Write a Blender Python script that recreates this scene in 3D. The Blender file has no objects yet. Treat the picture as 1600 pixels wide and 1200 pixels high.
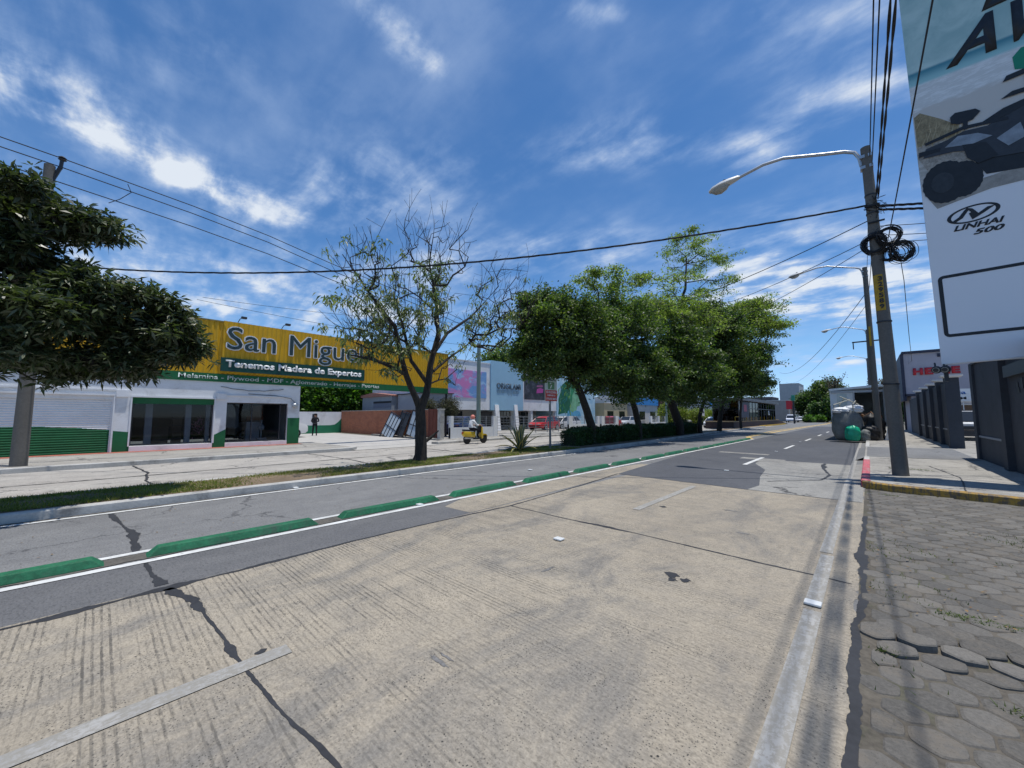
import bpy, bmesh, math, random
import numpy as np
from mathutils import Vector, Matrix, Euler
R = math.radians
SC = bpy.context.scene
COL = SC.collection
# ------------------------------------------------------------------ camera, sky, sun
cd = bpy.data.cameras.new('camera'); cam = bpy.data.objects.new('camera', cd); COL.objects.link(cam)
cd.sensor_width = 36; cd.lens = 36*600/1600; cd.clip_end = 3000; cd.clip_start = .05
cam.location = (0, 0, 1.6); cam.rotation_euler = (R(90+4.764), 0, R(42.824)); SC.camera = cam
SUN = Vector((.122, .09, 1)).normalized()
sd = bpy.data.lights.new('sun', 'SUN'); sd.energy = 3.9; sd.angle = R(.55); sd.color = (1, .965, .9)
so = bpy.data.objects.new('sun', sd); COL.objects.link(so)
so.rotation_euler = (-SUN).to_track_quat('-Z', 'Y').to_euler()
SC.view_settings.view_transform = 'Standard'; SC.view_settings.look = 'None'
SC.view_settings.exposure = .16; SC.view_settings.gamma = 1
SC.cycles.max_bounces = 6; SC.cycles.transparent_max_bounces = 8

class NT:
    def __init__(s, tree): s.t = tree; s.n = tree.nodes; s.l = tree.links
    def node(s, typ, **kw):
        n = s.n.new(typ)
        for k, v in kw.items():
            if k.startswith('i_'):
                key = k[2:]; key = int(key) if key.isdigit() else key.replace('_', ' ')
                s.put(n.inputs[key], v)
            else: setattr(n, k, v)
        return n
    def put(s, sock, v):
        if isinstance(v, bpy.types.NodeSocket): s.l.new(v, sock)
        elif isinstance(v, bpy.types.Node): s.l.new(v.outputs[0], sock)
        else:
            if sock.type == 'RGBA' and len(v) == 3: v = (*v, 1)
            sock.default_value = v
    def m(s, op, a, b=None, c=None, clamp=False):
        n = s.n.new('ShaderNodeMath'); n.operation = op; n.use_clamp = clamp
        s.put(n.inputs[0], a)
        if b is not None: s.put(n.inputs[1], b)
        if c is not None: s.put(n.inputs[2], c)
        return n.outputs[0]
    def v(s, op, a, b=None, scale=None):
        n = s.n.new('ShaderNodeVectorMath'); n.operation = op
        s.put(n.inputs[0], a)
        if b is not None: s.put(n.inputs[1], b)
        if scale is not None: s.put(n.inputs['Scale'], scale)
        return n.outputs['Value'] if op in ('LENGTH', 'DOT_PRODUCT', 'DISTANCE') else n.outputs[0]
    def ramp(s, x, lo, hi, a=0., b=1., smooth=True):
        n = s.n.new('ShaderNodeMapRange'); n.interpolation_type = 'SMOOTHSTEP' if smooth else 'LINEAR'
        for i, q in enumerate((x, lo, hi, a, b)): s.put(n.inputs[i], q)
        return n.outputs[0]
    def mix(s, f, a, b, mode='MIX'):
        n = s.n.new('ShaderNodeMix'); n.data_type = 'RGBA'; n.blend_type = mode
        s.put(n.inputs[0], f); s.put(n.inputs[6], a); s.put(n.inputs[7], b)
        return n.outputs[2]
    def noise(s, vec, scale, detail=4, rough=.55, dist=0., dim='3D'):
        n = s.n.new('ShaderNodeTexNoise'); n.noise_dimensions = dim
        s.put(n.inputs['Vector'], vec); n.inputs['Scale'].default_value = scale
        n.inputs['Detail'].default_value = detail; n.inputs['Roughness'].default_value = rough; n.inputs['Distortion'].default_value = dist
        return n.outputs[0]
    def vor(s, vec, scale, feature='F1', rnd=1.):
        n = s.n.new('ShaderNodeTexVoronoi'); n.feature = feature
        s.put(n.inputs['Vector'], vec); n.inputs['Scale'].default_value = scale; n.inputs['Randomness'].default_value = rnd
        return n
    def scale(s, vec, sc): return s.v('MULTIPLY', vec, sc)

W = bpy.data.worlds.new('World'); SC.world = W; W.use_nodes = True
def build_world():
    T = NT(W.node_tree); T.n.clear()
    sky = T.node('ShaderNodeTexSky', sky_type='NISHITA'); sky.sun_disc = False
    sky.sun_elevation = math.asin(SUN.z); sky.sun_rotation = math.atan2(SUN.x, SUN.y)
    sky.air_density = 1.0; sky.dust_density = .25; sky.ozone_density = 3.5; sky.altitude = 1500
    hs = T.node('ShaderNodeHueSaturation', i_Saturation=1.20, i_Value=1.0, i_Color=sky.outputs[0])
    g = T.node('ShaderNodeTexCoord').outputs['Generated']
    sep = T.node('ShaderNodeSeparateXYZ', i_0=g)
    skc = T.mix(T.ramp(sep.outputs[2], .16, .0), hs.outputs[0], T.mix(1., hs.outputs[0], (.74, .84, 1.12), 'MULTIPLY'))
    bg = T.node('ShaderNodeBackground', i_Strength=.132, i_Color=skc)
    z = T.m('ADD', T.m('MAXIMUM', sep.outputs[2], 0.), .15)
    P = T.v('DIVIDE', g, T.node('ShaderNodeCombineXYZ', i_0=z, i_1=z, i_2=z).outputs[0])
    P = T.v('MULTIPLY', P, (1, 1, 0))
    w1 = T.node('ShaderNodeTexNoise'); w1.inputs['Scale'].default_value = 1.6; w1.inputs['Detail'].default_value = 2; T.put(w1.inputs['Vector'], P)
    warp = T.v('SCALE', T.v('SUBTRACT', w1.outputs['Color'], (.5, .5, .5)), scale=.20)
    Q = T.v('ADD', P, T.v('MULTIPLY', warp, (1, 1, 0)))
    w2 = T.node('ShaderNodeTexNoise'); w2.inputs['Scale'].default_value = 11; w2.inputs['Detail'].default_value = 9; w2.inputs['Roughness'].default_value = .62; T.put(w2.inputs['Vector'], P)
    Q = T.v('ADD', Q, T.v('MULTIPLY', T.v('SCALE', T.v('SUBTRACT', w2.outputs['Color'], (.5, .5, .5)), scale=.07), (1, 1, 0)))
    caps = [((-1.392, -.34), (-1.425, -.16), .11, .72), ((-1.39, -.10), (-1.56, .39), .105, .95),
            ((-2.6, -.3), (-2.238, .752), .75, .78), ((-.674, .305), (-.691, .457), .045, .8), ((-.40, .58), (-.343, .659), .03, .6),
            ((-.62, .93), (-.198, 1.252), .085, .45), ((-.198, 1.252), (.08, 1.20), .10, .42), ((-.30, 2.05), (.251, 2.542), .42, .95),
            ((-.499, 2.343), (.014, 2.655), .30, .95), ((-1.241, .664), (-1.226, 1.1), .24, .42), ((-1.041, 1.337), (-.776, 1.495), .17, .6),
            ((-.56, 3.575), (.171, 4.078), .28, .6), ((-1.45, .411), (-.997, .61), .13, .32), ((-1.35, -.2), (-1.0, .1), .12, .35),
            ((-.9, .75), (-.45, 1.0), .13, .3), ((-2.3, 1.2), (-1.6, 1.6), .35, .35), ((-.05, .9), (.25, 1.3), .18, .4)]
    tot = 0.
    for a, b, w, amp in caps:
        a3 = (a[0], a[1], 0.); ba = (b[0]-a[0], b[1]-a[1], 0.); L2 = ba[0]**2+ba[1]**2
        pa = T.v('SUBTRACT', Q, a3)
        h = T.m('DIVIDE', T.v('DOT_PRODUCT', pa, ba), L2, clamp=True)
        d = T.v('LENGTH', T.v('SUBTRACT', pa, T.v('SCALE', ba, scale=h)))
        k = T.ramp(d, w*1.75, 0., 0., amp)
        tot = T.m('ADD', tot, k)
    # wispy streaks
    mp = T.node('ShaderNodeMapping', i_Vector=P); mp.inputs['Rotation'].default_value = (0, 0, R(28)); mp.inputs['Scale'].default_value = (3.2, 9.5, 1)
    st = T.noise(mp.outputs[0], 1.0, 7, .55, .25)
    n2 = T.noise(P, 4.0, 9, .6, .15)
    n3 = T.noise(P, 1.6, 4, .5)
    fb = T.m('ADD', T.m('MULTIPLY', st, .42), T.m('MULTIPLY', n2, .58))
    tot = T.m('MINIMUM', tot, 1.15)
    fld = T.m('ADD', T.m('MULTIPLY', tot, .56), T.m('MULTIPLY', T.m('SUBTRACT', fb, .5), T.m('ADD', T.m('MULTIPLY', tot, 3.3), .9)))
    cov = T.ramp(fld, .04, 1.18, 0., .95)
    veil = T.m('MULTIPLY', T.ramp(n3, .40, .70, .02, .34), T.ramp(fb, .36, .62, .25, 1.))
    cov = T.m('MINIMUM', T.m('ADD', cov, veil), .95)
    cov = T.m('MULTIPLY', cov, T.ramp(sep.outputs[2], -.02, .03))
    cl = T.node('ShaderNodeBackground', i_Color=T.mix(T.ramp(cov, .2, .9), (.50, .64, .88), (.76, .82, .90)), i_Strength=.92)
    mx = T.node('ShaderNodeMixShader', i_0=cov); T.put(mx.inputs[1], bg); T.put(mx.inputs[2], cl)
    out = T.node('ShaderNodeOutputWorld'); T.put(out.inputs[0], mx)
build_world()

# ------------------------------------------------------------------ materials
MATS = {}
def newmat(name):
    m = bpy.data.materials.new(name); m.use_nodes = True
    T = NT(m.node_tree); T.b = T.n['Principled BSDF']; MATS[name] = m; return m, T
def bump(T, h, strength=.3, dist=.01):
    b = T.node('ShaderNodeBump', i_Height=h, i_Strength=strength, i_Distance=dist); T.put(T.b.inputs['Normal'], b.outputs[0])
def lin(*c): # srgb 0-255 to linear
    return tuple((x/255/12.92 if x/255 <= .04045 else ((x/255+.055)/1.055)**2.4) for x in c)
def pm(name, col, rough=.75, var=.12, sc=3., fine=40., fvar=.06, bmp=.0, metal=0., spec=.4, world=False, dirt=0., dirtcol=(.1, .09, .08), coat=0.):
    """plain painted / mineral surface with two scales of tone variation"""
    m, T = newmat(name)
    vec = T.node('ShaderNodeNewGeometry').outputs['Position'] if world else T.node('ShaderNodeTexCoord').outputs['Object']
    a = T.noise(vec, sc, 5, .6); b = T.noise(vec, fine, 3, .6)
    f = T.m('ADD', T.ramp(a, .25, .75, 1-var, 1+var, False), T.ramp(b, .25, .75, -fvar, fvar, False))
    c = T.v('SCALE', col, scale=f)
    if dirt:
        d = T.ramp(T.noise(vec, sc*.7, 7, .7, .6), .5, .72, 0., dirt)
        c = T.mix(d, c, dirtcol)
    T.put(T.b.inputs['Base Color'], c); T.b.inputs['Roughness'].default_value = rough; T.b.inputs['Metallic'].default_value = metal
    T.b.inputs['Specular IOR Level'].default_value = spec; T.b.inputs['Coat Weight'].default_value = coat
    if bmp: bump(T, b, bmp, .01)
    return m
def road_mat(name, base, dark, light, speck=.5, tine=False, stain=.35, crack=0.):
    m, T = newmat(name)
    P = T.node('ShaderNodeNewGeometry').outputs['Position']
    big = T.noise(T.scale(P, (1, .45, 1)), .55, 6, .6, .3)
    mid = T.noise(P, 4.5, 5, .65)
    fine = T.noise(P, 60, 4, .7)
    gr = T.noise(T.scale(P, (.45, 1.3, 1)), 34, 6, .8)
    c = T.mix(T.ramp(big, .35, .68), base, light)
    c = T.mix(T.m('MULTIPLY', T.ramp(T.noise(T.scale(P, (1.4, .6, 1)), .75, 8, .72, .6), .46, .66), stain), c, dark)
    c = T.mix(T.ramp(mid, .35, .7, 0., .28), c, dark)
    c = T.v('SCALE', c, scale=T.m('MULTIPLY', T.ramp(fine, .25, .75, .70, 1.30, False), T.ramp(gr, .30, .54, .62, 1.04)))
    vs = T.vor(P, 55); c = T.mix(T.m('MULTIPLY', T.ramp(vs.outputs['Distance'], .30, .12), T.m('MULTIPLY', T.ramp(T.noise(P, 3, 3), .38, .62), speck)), c, tuple(x*.25 for x in dark))
    vb = T.vor(P, 17); c = T.mix(T.m('MULTIPLY', T.ramp(T.m('ADD', vb.outputs['Distance'], T.m('MULTIPLY', fine, .15)), .20, .15), T.m('MULTIPLY', T.ramp(T.noise(P, 1.3, 4), .5, .62), speck*1.3)), c, tuple(x*.22 for x in dark))
    h = fine
    if tine:
        Pw = T.v('ADD', P, T.v('SCALE', T.node('ShaderNodeCombineXYZ', i_1=T.noise(T.scale(P, (.5, 3, 1)), 1.2, 3)).outputs[0], scale=.025))
        sy = T.node('ShaderNodeSeparateXYZ', i_0=Pw).outputs[1]
        wv = T.m('SINE', T.m('MULTIPLY', sy, 2*math.pi/.042))
        gate = T.ramp(T.noise(T.scale(P, (.28, 5.5, 1)), 1.0, 6, .8), .43, .57)
        gate2 = T.ramp(T.noise(T.scale(P, (1.1, .8, 1)), .9, 5, .7), .34, .56)
        brk = T.ramp(T.noise(T.scale(P, (12, 40, 1)), 1.0, 3, .7), .34, .56)
        left = T.ramp(T.node('ShaderNodeSeparateXYZ', i_0=P).outputs[0], -1.0, -4.2, .42, 1.)
        g = T.m('MULTIPLY', T.m('MULTIPLY', T.ramp(wv, .15, .95), gate), T.m('MULTIPLY', T.m('MULTIPLY', gate2, brk), left))
        c = T.mix(T.m('MULTIPLY', g, .78), c, tuple(x*.34 for x in dark))
        # faint wheel tracks polished darker
        sx = T.node('ShaderNodeSeparateXYZ', i_0=P).outputs[0]
        h = T.m('SUBTRACT', fine, T.m('MULTIPLY', g, 1.5))
    if crack:
        ve = T.vor(T.v('ADD', P, T.v('SCALE', T.node('ShaderNodeCombineXYZ', i_0=mid, i_1=T.noise(P, 3, 4)).outputs[0], scale=.7)), .42, 'DISTANCE_TO_EDGE')
        k = T.m('MULTIPLY', T.ramp(ve.outputs['Distance'], .014, .004), T.ramp(T.noise(P, .5, 2), .45, .55))
        c = T.mix(T.m('MULTIPLY', k, crack), c, (.03, .03, .033))
    T.put(T.b.inputs['Base Color'], c); T.b.inputs['Roughness'].default_value = .86; T.b.inputs['Specular IOR Level'].default_value = .3
    bump(T, h, .55, .006)
    return m
M_slab = road_mat('concrete_slab', (.298, .258, .200), (.162, .154, .142), (.355, .308, .238), 1.0, True, .75)
M_slab_old = road_mat('concrete_slab_grey', (.26, .25, .23), (.15, .15, .147), (.31, .30, .275), .7, False, .45, .8)
M_opp = road_mat('concrete_slab_pale', (.36, .335, .30), (.20, .19, .18), (.42, .395, .355), .4, False, .45, .7)
M_asph = road_mat('asphalt_grey', (.168, .168, .168), (.11, .11, .113), (.205, .204, .20), .35, False, .35, .6)
M_asph_dark = road_mat('asphalt_new', (.083, .086, .096), (.06, .062, .07), (.10, .103, .112), .2, False, .3)
M_asph_strip = road_mat('asphalt_strip', (.12, .12, .124), (.08, .081, .085), (.155, .153, .152), .3, False, .35)
M_seal = pm('crack_sealant', (.028, .029, .033), .7, .3, 2., 30, .2, .2, world=True)
def paint_mat(name, col, under, wear, sc=9):
    m, T = newmat(name)
    P = T.node('ShaderNodeNewGeometry').outputs['Position']
    n = T.noise(P, sc, 8, .78, .4); n2 = T.noise(T.scale(P, (30, 6, 1)), 1, 4, .7)
    f = T.ramp(T.m('ADD', T.m('MULTIPLY', n, .6), T.m('MULTIPLY', n2, .4)), wear, wear+.12)
    c = T.mix(f, under, T.v('SCALE', col, scale=T.ramp(T.noise(P, 2.5, 5), .3, .7, .8, 1.1)))
    T.put(T.b.inputs['Base Color'], c); T.b.inputs['Roughness'].default_value = .7
    bump(T, n2, .3, .004); return m
M_line = paint_mat('road_paint_white', (.62, .62, .60), (.20, .20, .20), .36)
M_line_worn = paint_mat('road_paint_worn', (.34, .33, .31), (.25, .235, .205), .45, 26)
M_yellow_line = paint_mat('road_paint_yellow', (.62, .42, .13), (.3, .27, .2), .40)
M_kerb = pm('kerb_concrete', (.42, .41, .385), .85, .25, 1.5, 25, .12, .4, world=True, dirt=.75, dirtcol=(.11, .105, .10))
M_walk = road_mat('sidewalk_concrete', (.31, .295, .265), (.17, .16, .15), (.38, .36, .325), .5, False, .5, .8)
M_red_kerb = paint_mat('red_kerb_paint', (.48, .075, .10), (.3, .27, .25), .40)
M_yel_kerb = paint_mat('yellow_kerb_paint', (.40, .23, .03), (.12, .09, .06), .44)
M_soil = pm('median_soil', (.17, .125, .08), .95, .3, 1.2, 20, .25, .6, world=True)
M_green_block = pm('green_kerb_paint', (.014, .120, .056), .65, .35, 3, 24, .22, .25, dirt=.75, dirtcol=(.05, .075, .06), spec=.35, world=True)
M_pole = pm('pole_concrete', (.130, .121, .108), .85, .15, 1.2, 22, .14, .4, dirt=.4, dirtcol=(.09, .083, .075))
M_metal = pm('galvanised_metal', (.42, .43, .44), .4, .1, 6, 40, .05, metal=.7)
M_metal_white = pm('lamp_housing', (.55, .56, .56), .45, .08, 6)
M_lens = pm('lamp_lens', (.33, .32, .29), .25, .1, 6)
M_black = pm('black_rubber', (.012, .012, .013), .55, .2, 8)
M_dark = pm('dark_metal', (.03, .032, .038), .5, .2, 6)
M_white = pm('white_paint', (.72, .73, .74), .7, .06, 2, 20, .03, .1, dirt=.25, dirtcol=(.45, .44, .43))
M_whitewall = pm('white_wall', (.74, .745, .755), .8, .10, 1.2, 20, .04, .1, dirt=.55, dirtcol=(.40, .39, .38))
M_greenpaint = pm('green_wall_paint', (.008, .12, .04), .6, .15, 3, 20, .06, .1, dirt=.4, dirtcol=(.03, .08, .04))
M_darkgreen = pm('dark_green_sign', (.005, .055, .045), .5, .08, 3)
M_letter = pm('letter_white', (.78, .79, .79), .6, .03)
M_lettergreen = pm('letter_green', (.02, .045, .052), .6, .1)
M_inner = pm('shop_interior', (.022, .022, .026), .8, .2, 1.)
M_inner_col = pm('interior_column', (.50, .52, .55), .8, .1)
M_wood = pm('wood_board', (.13, .09, .06), .7, .2, 3)
def glass_mat(name, tint=(.6, .65, .7), alpha=.35):
    m, T = newmat(name)
    fr = T.node('ShaderNodeFresnel', i_IOR=1.5)
    tr = T.node('ShaderNodeBsdfTransparent', i_Color=tint); gl = T.node('ShaderNodeBsdfGlossy', i_Roughness=.03, i_Color=(.9, .93, .97))
    mx = T.node('ShaderNodeMixShader', i_0=T.m('MULTIPLY', fr.outputs[0], .5)); T.put(mx.inputs[1], tr); T.put(mx.inputs[2], gl)
    T.put(T.n['Material Output'].inputs[0], mx); return m
M_glass = glass_mat('shop_glass', (.62, .66, .70))
M_glass_green = glass_mat('station_glass', (.16, .20, .22), .4)
M_carglass = pm('car_glass', (.015, .018, .022), .08, .1, 2, spec=.8)
def wave_mat(name, col, axis, period, depth, rough=.55, metal=0., dark=.75, dirt=.2):
    m, T = newmat(name)
    P = T.node('ShaderNodeTexCoord').outputs['Object']
    s = T.node('ShaderNodeSeparateXYZ', i_0=P).outputs[axis]
    w = T.m('SINE', T.m('MULTIPLY', s, 2*math.pi/period))
    c = T.v('SCALE', col, scale=T.ramp(T.noise(P, 1.4, 5), .3, .7, 1-dirt, 1.08))
    T.put(T.b.inputs['Base Color'], c); T.b.inputs['Roughness'].default_value = rough; T.b.inputs['Metallic'].default_value = metal
    bump(T, w, 1., depth); return m
M_yellow = pm('yellow_sheet_metal', (.60, .335, .008), .5, .10, 1.2, 18, .04, dirt=.3, dirtcol=(.40, .22, .01))
M_grey_sheet = pm('grey_sheet', (.30, .33, .36), .6, .12, 1.5, dirt=.3, dirtcol=(.2, .2, .2))
def brick_mat():
    m, T = newmat('red_brick')
    P = T.node('ShaderNodeTexCoord').outputs['Object']
    s = T.node('ShaderNodeSeparateXYZ', i_0=P)
    v = T.node('ShaderNodeCombineXYZ', i_0=T.m('ADD', s.outputs[0], s.outputs[1]), i_1=s.outputs[2])
    b = T.node('ShaderNodeTexBrick', i_Vector=v.outputs[0], i_Scale=1., i_Color1=(.46, .125, .045), i_Color2=(.33, .08, .035), i_Mortar=(.36, .22, .15))
    b.inputs['Brick Width'].default_value = .26; b.inputs['Row Height'].default_value = .085; b.inputs['Mortar Size'].default_value = .012
    c = T.mix(T.ramp(T.noise(P, 1.2, 6, .6), .45, .7, 0, .4), b.outputs[0], (.2, .07, .04))
    T.put(T.b.inputs['Base Color'], c); T.b.inputs['Roughness'].default_value = .9; bump(T, b.outputs[1], -.5, .01); return m
M_brick = brick_mat()
M_rust = pm('rusty_red_gate', (.15, .045, .03), .8, .25, 2, 20, .15)
def bark(name, col):
    m, T = newmat(name)
    P = T.node('ShaderNodeTexCoord').outputs['Object']
    n = T.noise(T.scale(P, (1, 1, .3)), 16, 6, .7, .5)
    T.put(T.b.inputs['Base Color'], T.v('SCALE', col, scale=T.ramp(n, .3, .7, .45, 1.5))); T.b.inputs['Roughness'].default_value = .95
    bump(T, n, .9, .03); return m
M_bark = bark('bark_grey', (.075, .062, .05)); M_bark_dark = bark('bark_dark', (.03, .025, .02))
def leafmat(name, cols, rough=.5, trans=.35):
    m, T = newmat(name)
    g = T.node('ShaderNodeNewGeometry'); r = g.outputs['Random Per Island']
    cr = T.node('ShaderNodeValToRGB', i_Fac=r); e = cr.color_ramp.elements
    e[0].color = (*cols[0], 1); e[0].position = 0; e[1].color = (*cols[-1], 1); e[1].position = 1
    for i, c in enumerate(cols[1:-1]): q = e.new((i+1)/(len(cols)-1)); q.color = (*c, 1)
    big = T.noise(g.outputs['Position'], .6, 3)
    c = T.v('SCALE', cr.outputs[0], scale=T.ramp(big, .3, .7, .75, 1.3))
    T.put(T.b.inputs['Base Color'], c); T.b.inputs['Roughness'].default_value = rough; T.b.inputs['Specular IOR Level'].default_value = .45
    tl = T.node('ShaderNodeBsdfTranslucent', i_Color=T.v('MULTIPLY', c, (1.5, 1.9, .6)))
    mx = T.node('ShaderNodeMixShader', i_0=trans); T.put(mx.inputs[1], T.b.outputs[0]); T.put(mx.inputs[2], tl)
    T.put(T.n['Material Output'].inputs[0], mx); return m
L_dark = leafmat('leaves_glossy_dark', [(.026, .036, .016), (.042, .058, .024), (.062, .08, .035), (.13, .135, .085)], .40, .2)
L_mid = leafmat('leaves_mid', [(.028, .048, .018), (.05, .085, .024), (.085, .128, .035), (.17, .20, .06)], .5, .36)
L_olive = leafmat('leaves_olive', [(.085, .11, .035), (.12, .16, .05), (.17, .21, .065), (.24, .25, .10)], .55, .5)
L_bright = leafmat('leaves_bright', [(.035, .085, .01), (.07, .15, .02), (.12, .22, .03)], .5, .35)
L_pale = leafmat('leaves_pale', [(.06, .09, .04), (.11, .14, .07), (.18, .20, .11), (.24, .24, .10)], .45, .35)
L_hedge = leafmat('leaves_hedge', [(.012, .035, .010), (.022, .06, .014), (.045, .09, .02)], .5, .2)
L_far = leafmat('leaves_far', [(.03, .06, .02), (.05, .095, .025), (.08, .13, .03)], .6, .25)
L_dry = leafmat('leaves_dry', [(.09, .08, .05), (.06, .065, .035), (.05, .04, .03)], .8, .2)
L_yel = leafmat('leaves_yellow_green', [(.07, .11, .015), (.13, .17, .02), (.19, .2, .03)], .6, .3)
L_grass = leafmat('grass_blades', [(.08, .12, .02), (.14, .16, .035), (.24, .21, .08)], .7, .4)

# ------------------------------------------------------------------ object helpers
def thing(name, label, cat, loc=(0, 0, 0), rotz=0., group=None, kind=None):
    o = bpy.data.objects.new(name, None); COL.objects.link(o); o.empty_display_size = .2
    o.location = loc; o.rotation_euler = (0, 0, rotz); tag(o, label, cat, group, kind)
    o['_w'] = [float(x) for x in loc] + [float(rotz)]
    return o
def tag(o, label=None, cat=None, group=None, kind=None):
    if label: o['label'] = label
    if cat: o['category'] = cat
    if group: o['group'] = group
    if kind: o['kind'] = kind
    return o
def mworld(o):
    m = Matrix.Identity(4)
    while o: m = o.matrix_basis @ m; o = o.parent
    return m
class MB:
    def __init__(s): s.v = []; s.f = []; s.mi = []; s.cur = 0
    def add(s, vs, fs):
        k = len(s.v); s.v += [tuple(v) for v in vs]; s.f += [[i+k for i in f] for f in fs]; s.mi += [s.cur]*len(fs); return s
    def box(s, a, b, rot=None, piv=None):
        x0, y0, z0 = a; x1, y1, z1 = b
        v = [Vector(p) for p in ((x0, y0, z0), (x1, y0, z0), (x1, y1, z0), (x0, y1, z0), (x0, y0, z1), (x1, y0, z1), (x1, y1, z1), (x0, y1, z1))]
        if rot is not None:
            c = Vector(piv) if piv is not None else sum(v, Vector())/8
            v = [c + rot @ (p-c) for p in v]
        return s.add(v, [(0, 3, 2, 1), (4, 5, 6, 7), (0, 1, 5, 4), (1, 2, 6, 5), (2, 3, 7, 6), (3, 0, 4, 7)])
    def quad(s, *p): return s.add(p, [tuple(range(len(p)))])
    def prism(s, pts, off):
        """polygon (3d points) extruded by vector off"""
        n = len(pts); off = Vector(off); p = [Vector(q) for q in pts]
        return s.add(p+[q+off for q in p], [tuple(range(n))[::-1], tuple(range(n, 2*n))]+[(i, (i+1) % n, n+(i+1) % n, n+i) for i in range(n)])
    def tube(s, pts, rad, seg=8, caps=True):
        pts = [Vector(p) for p in pts]; n = len(pts)
        rad = [rad]*n if isinstance(rad, (int, float)) else rad
        vs = []; fs = []; ref = None
        for i, p in enumerate(pts):
            d = (pts[min(i+1, n-1)]-pts[max(i-1, 0)]).normalized()
            if ref is None: ref = d.orthogonal().normalized()
            ref = (ref-d*ref.dot(d)); ref = ref.normalized() if ref.length > 1e-6 else d.orthogonal().normalized()
            b = d.cross(ref)
            for k in range(seg):
                a = 2*math.pi*k/seg; vs.append(p+(ref*math.cos(a)+b*math.sin(a))*rad[i])
        for i in range(n-1):
            for k in range(seg):
                k2 = (k+1) % seg; fs.append((i*seg+k, i*seg+k2, (i+1)*seg+k2, (i+1)*seg+k))
        if caps: fs += [tuple(range(seg))[::-1], tuple((n-1)*seg+k for k in range(seg))]
        return s.add(vs, fs)
    def lathe(s, c, prof, axis=(0, 0, 1), seg=16):
        ax = Vector(axis).normalized(); u = ax.orthogonal().normalized(); w = ax.cross(u); c = Vector(c)
        vs = []; fs = []; n = len(prof)
        for r, h in prof:
            for k in range(seg):
                a = 2*math.pi*k/seg; vs.append(c+ax*h+(u*math.cos(a)+w*math.sin(a))*max(r, 1e-4))
        for i in range(n-1):
            for k in range(seg):
                k2 = (k+1) % seg; fs.append((i*seg+k, i*seg+k2, (i+1)*seg+k2, (i+1)*seg+k))
        fs += [tuple(range(seg))[::-1], tuple((n-1)*seg+k for k in range(seg))]
        return s.add(vs, fs)
    def build(s, name, mat, parent=None, world=False, smooth=False, bevel=0., fix=True):
        me = bpy.data.meshes.new(name)
        vs = s.v
        if world and parent is not None:
            inv = mworld(parent).inverted(); vs = [tuple(inv @ Vector(v)) for v in vs]
        me.from_pydata(vs, [], s.f)
        mats = mat if isinstance(mat, (list, tuple)) else [mat]
        for q in mats: me.materials.append(q)
        if len(mats) > 1: me.polygons.foreach_set('material_index', s.mi)
        if fix or bevel:
            bm = bmesh.new(); bm.from_mesh(me)
            if fix: bmesh.ops.recalc_face_normals(bm, faces=bm.faces)
            if bevel: bmesh.ops.bevel(bm, geom=[e for e in bm.edges if len(e.link_faces) == 2 and e.calc_face_angle(0) > .5], offset=bevel, segments=2, affect='EDGES', profile=.6, clamp_overlap=True)
            bm.to_mesh(me); bm.free()
        if smooth:
            me.polygons.foreach_set('use_smooth', [True]*len(me.polygons)); me.set_sharp_from_angle(angle=R(38))
        me.update()
        o = bpy.data.objects.new(name, me); COL.objects.link(o); o.parent = parent
        return o
def struct(name, mb, mat, **kw):
    o = mb.build(name, mat, **kw); o['kind'] = 'structure'; return o
def copy_tree(o, loc=None, rotz=None, parent=None, label=None):
    c = o.copy(); COL.objects.link(c); c.parent = parent
    for ch in list(o.children): copy_tree(ch, parent=c)
    if loc is not None: c.location = loc
    if rotz is not None: c.rotation_euler = (0, 0, rotz)
    if label: c['label'] = label
    return c
def text(s, name, mat, parent, origin, w, h, face='+x', extrude=.02, offset=0., shear=0., bold=.02, world=True, align='L', spacing=1.):
    """solid letters fitted to w x h; baseline-left at origin; the face looks along +x or -y"""
    cu = bpy.data.curves.new(name, 'FONT'); cu.body = s; cu.size = 1; cu.offset = bold+offset; cu.extrude = 0; cu.shear = shear; cu.space_character = spacing; cu.resolution_u = 3
    ob = bpy.data.objects.new(name, cu); COL.objects.link(ob)
    dg = bpy.context.evaluated_depsgraph_get(); dg.update()
    me = bpy.data.meshes.new_from_object(ob.evaluated_get(dg)); bpy.data.objects.remove(ob); bpy.data.curves.remove(cu)
    xs = [v.co.x for v in me.vertices]; ys = [v.co.y for v in me.vertices]
    o2 = offset
    x0, x1, y0, y1 = min(xs)+o2, max(xs)-o2, min(ys)+o2, max(ys)-o2
    sx, sy = w/(x1-x0), h/(y1-y0)
    bm = bmesh.new(); bm.from_mesh(me)
    for v in bm.verts: v.co = Vector(((v.co.x-x0)*sx, (v.co.y-y0)*sy, 0))
    bmesh.ops.remove_doubles(bm, verts=bm.verts, dist=1e-5)
    g = bmesh.ops.extrude_face_region(bm, geom=bm.faces[:])
    for v in [e for e in g['geom'] if isinstance(e, bmesh.types.BMVert)]: v.co.z += extrude
    bmesh.ops.recalc_face_normals(bm, faces=bm.faces)
    rot = Matrix(((0, 0, 1), (1, 0, 0), (0, 1, 0))) if face == '+x' else Matrix(((1, 0, 0), (0, 0, -1), (0, 1, 0)))
    for v in bm.verts: v.co = Vector(origin)+rot @ v.co
    if world and parent is not None:
        inv = mworld(parent).inverted()
        for v in bm.verts: v.co = inv @ v.co
    bm.to_mesh(me); bm.free(); me.materials.clear(); me.materials.append(mat)
    me.name = name
    o = bpy.data.objects.new(name, me); COL.objects.link(o); o.parent = parent; return o
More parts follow.
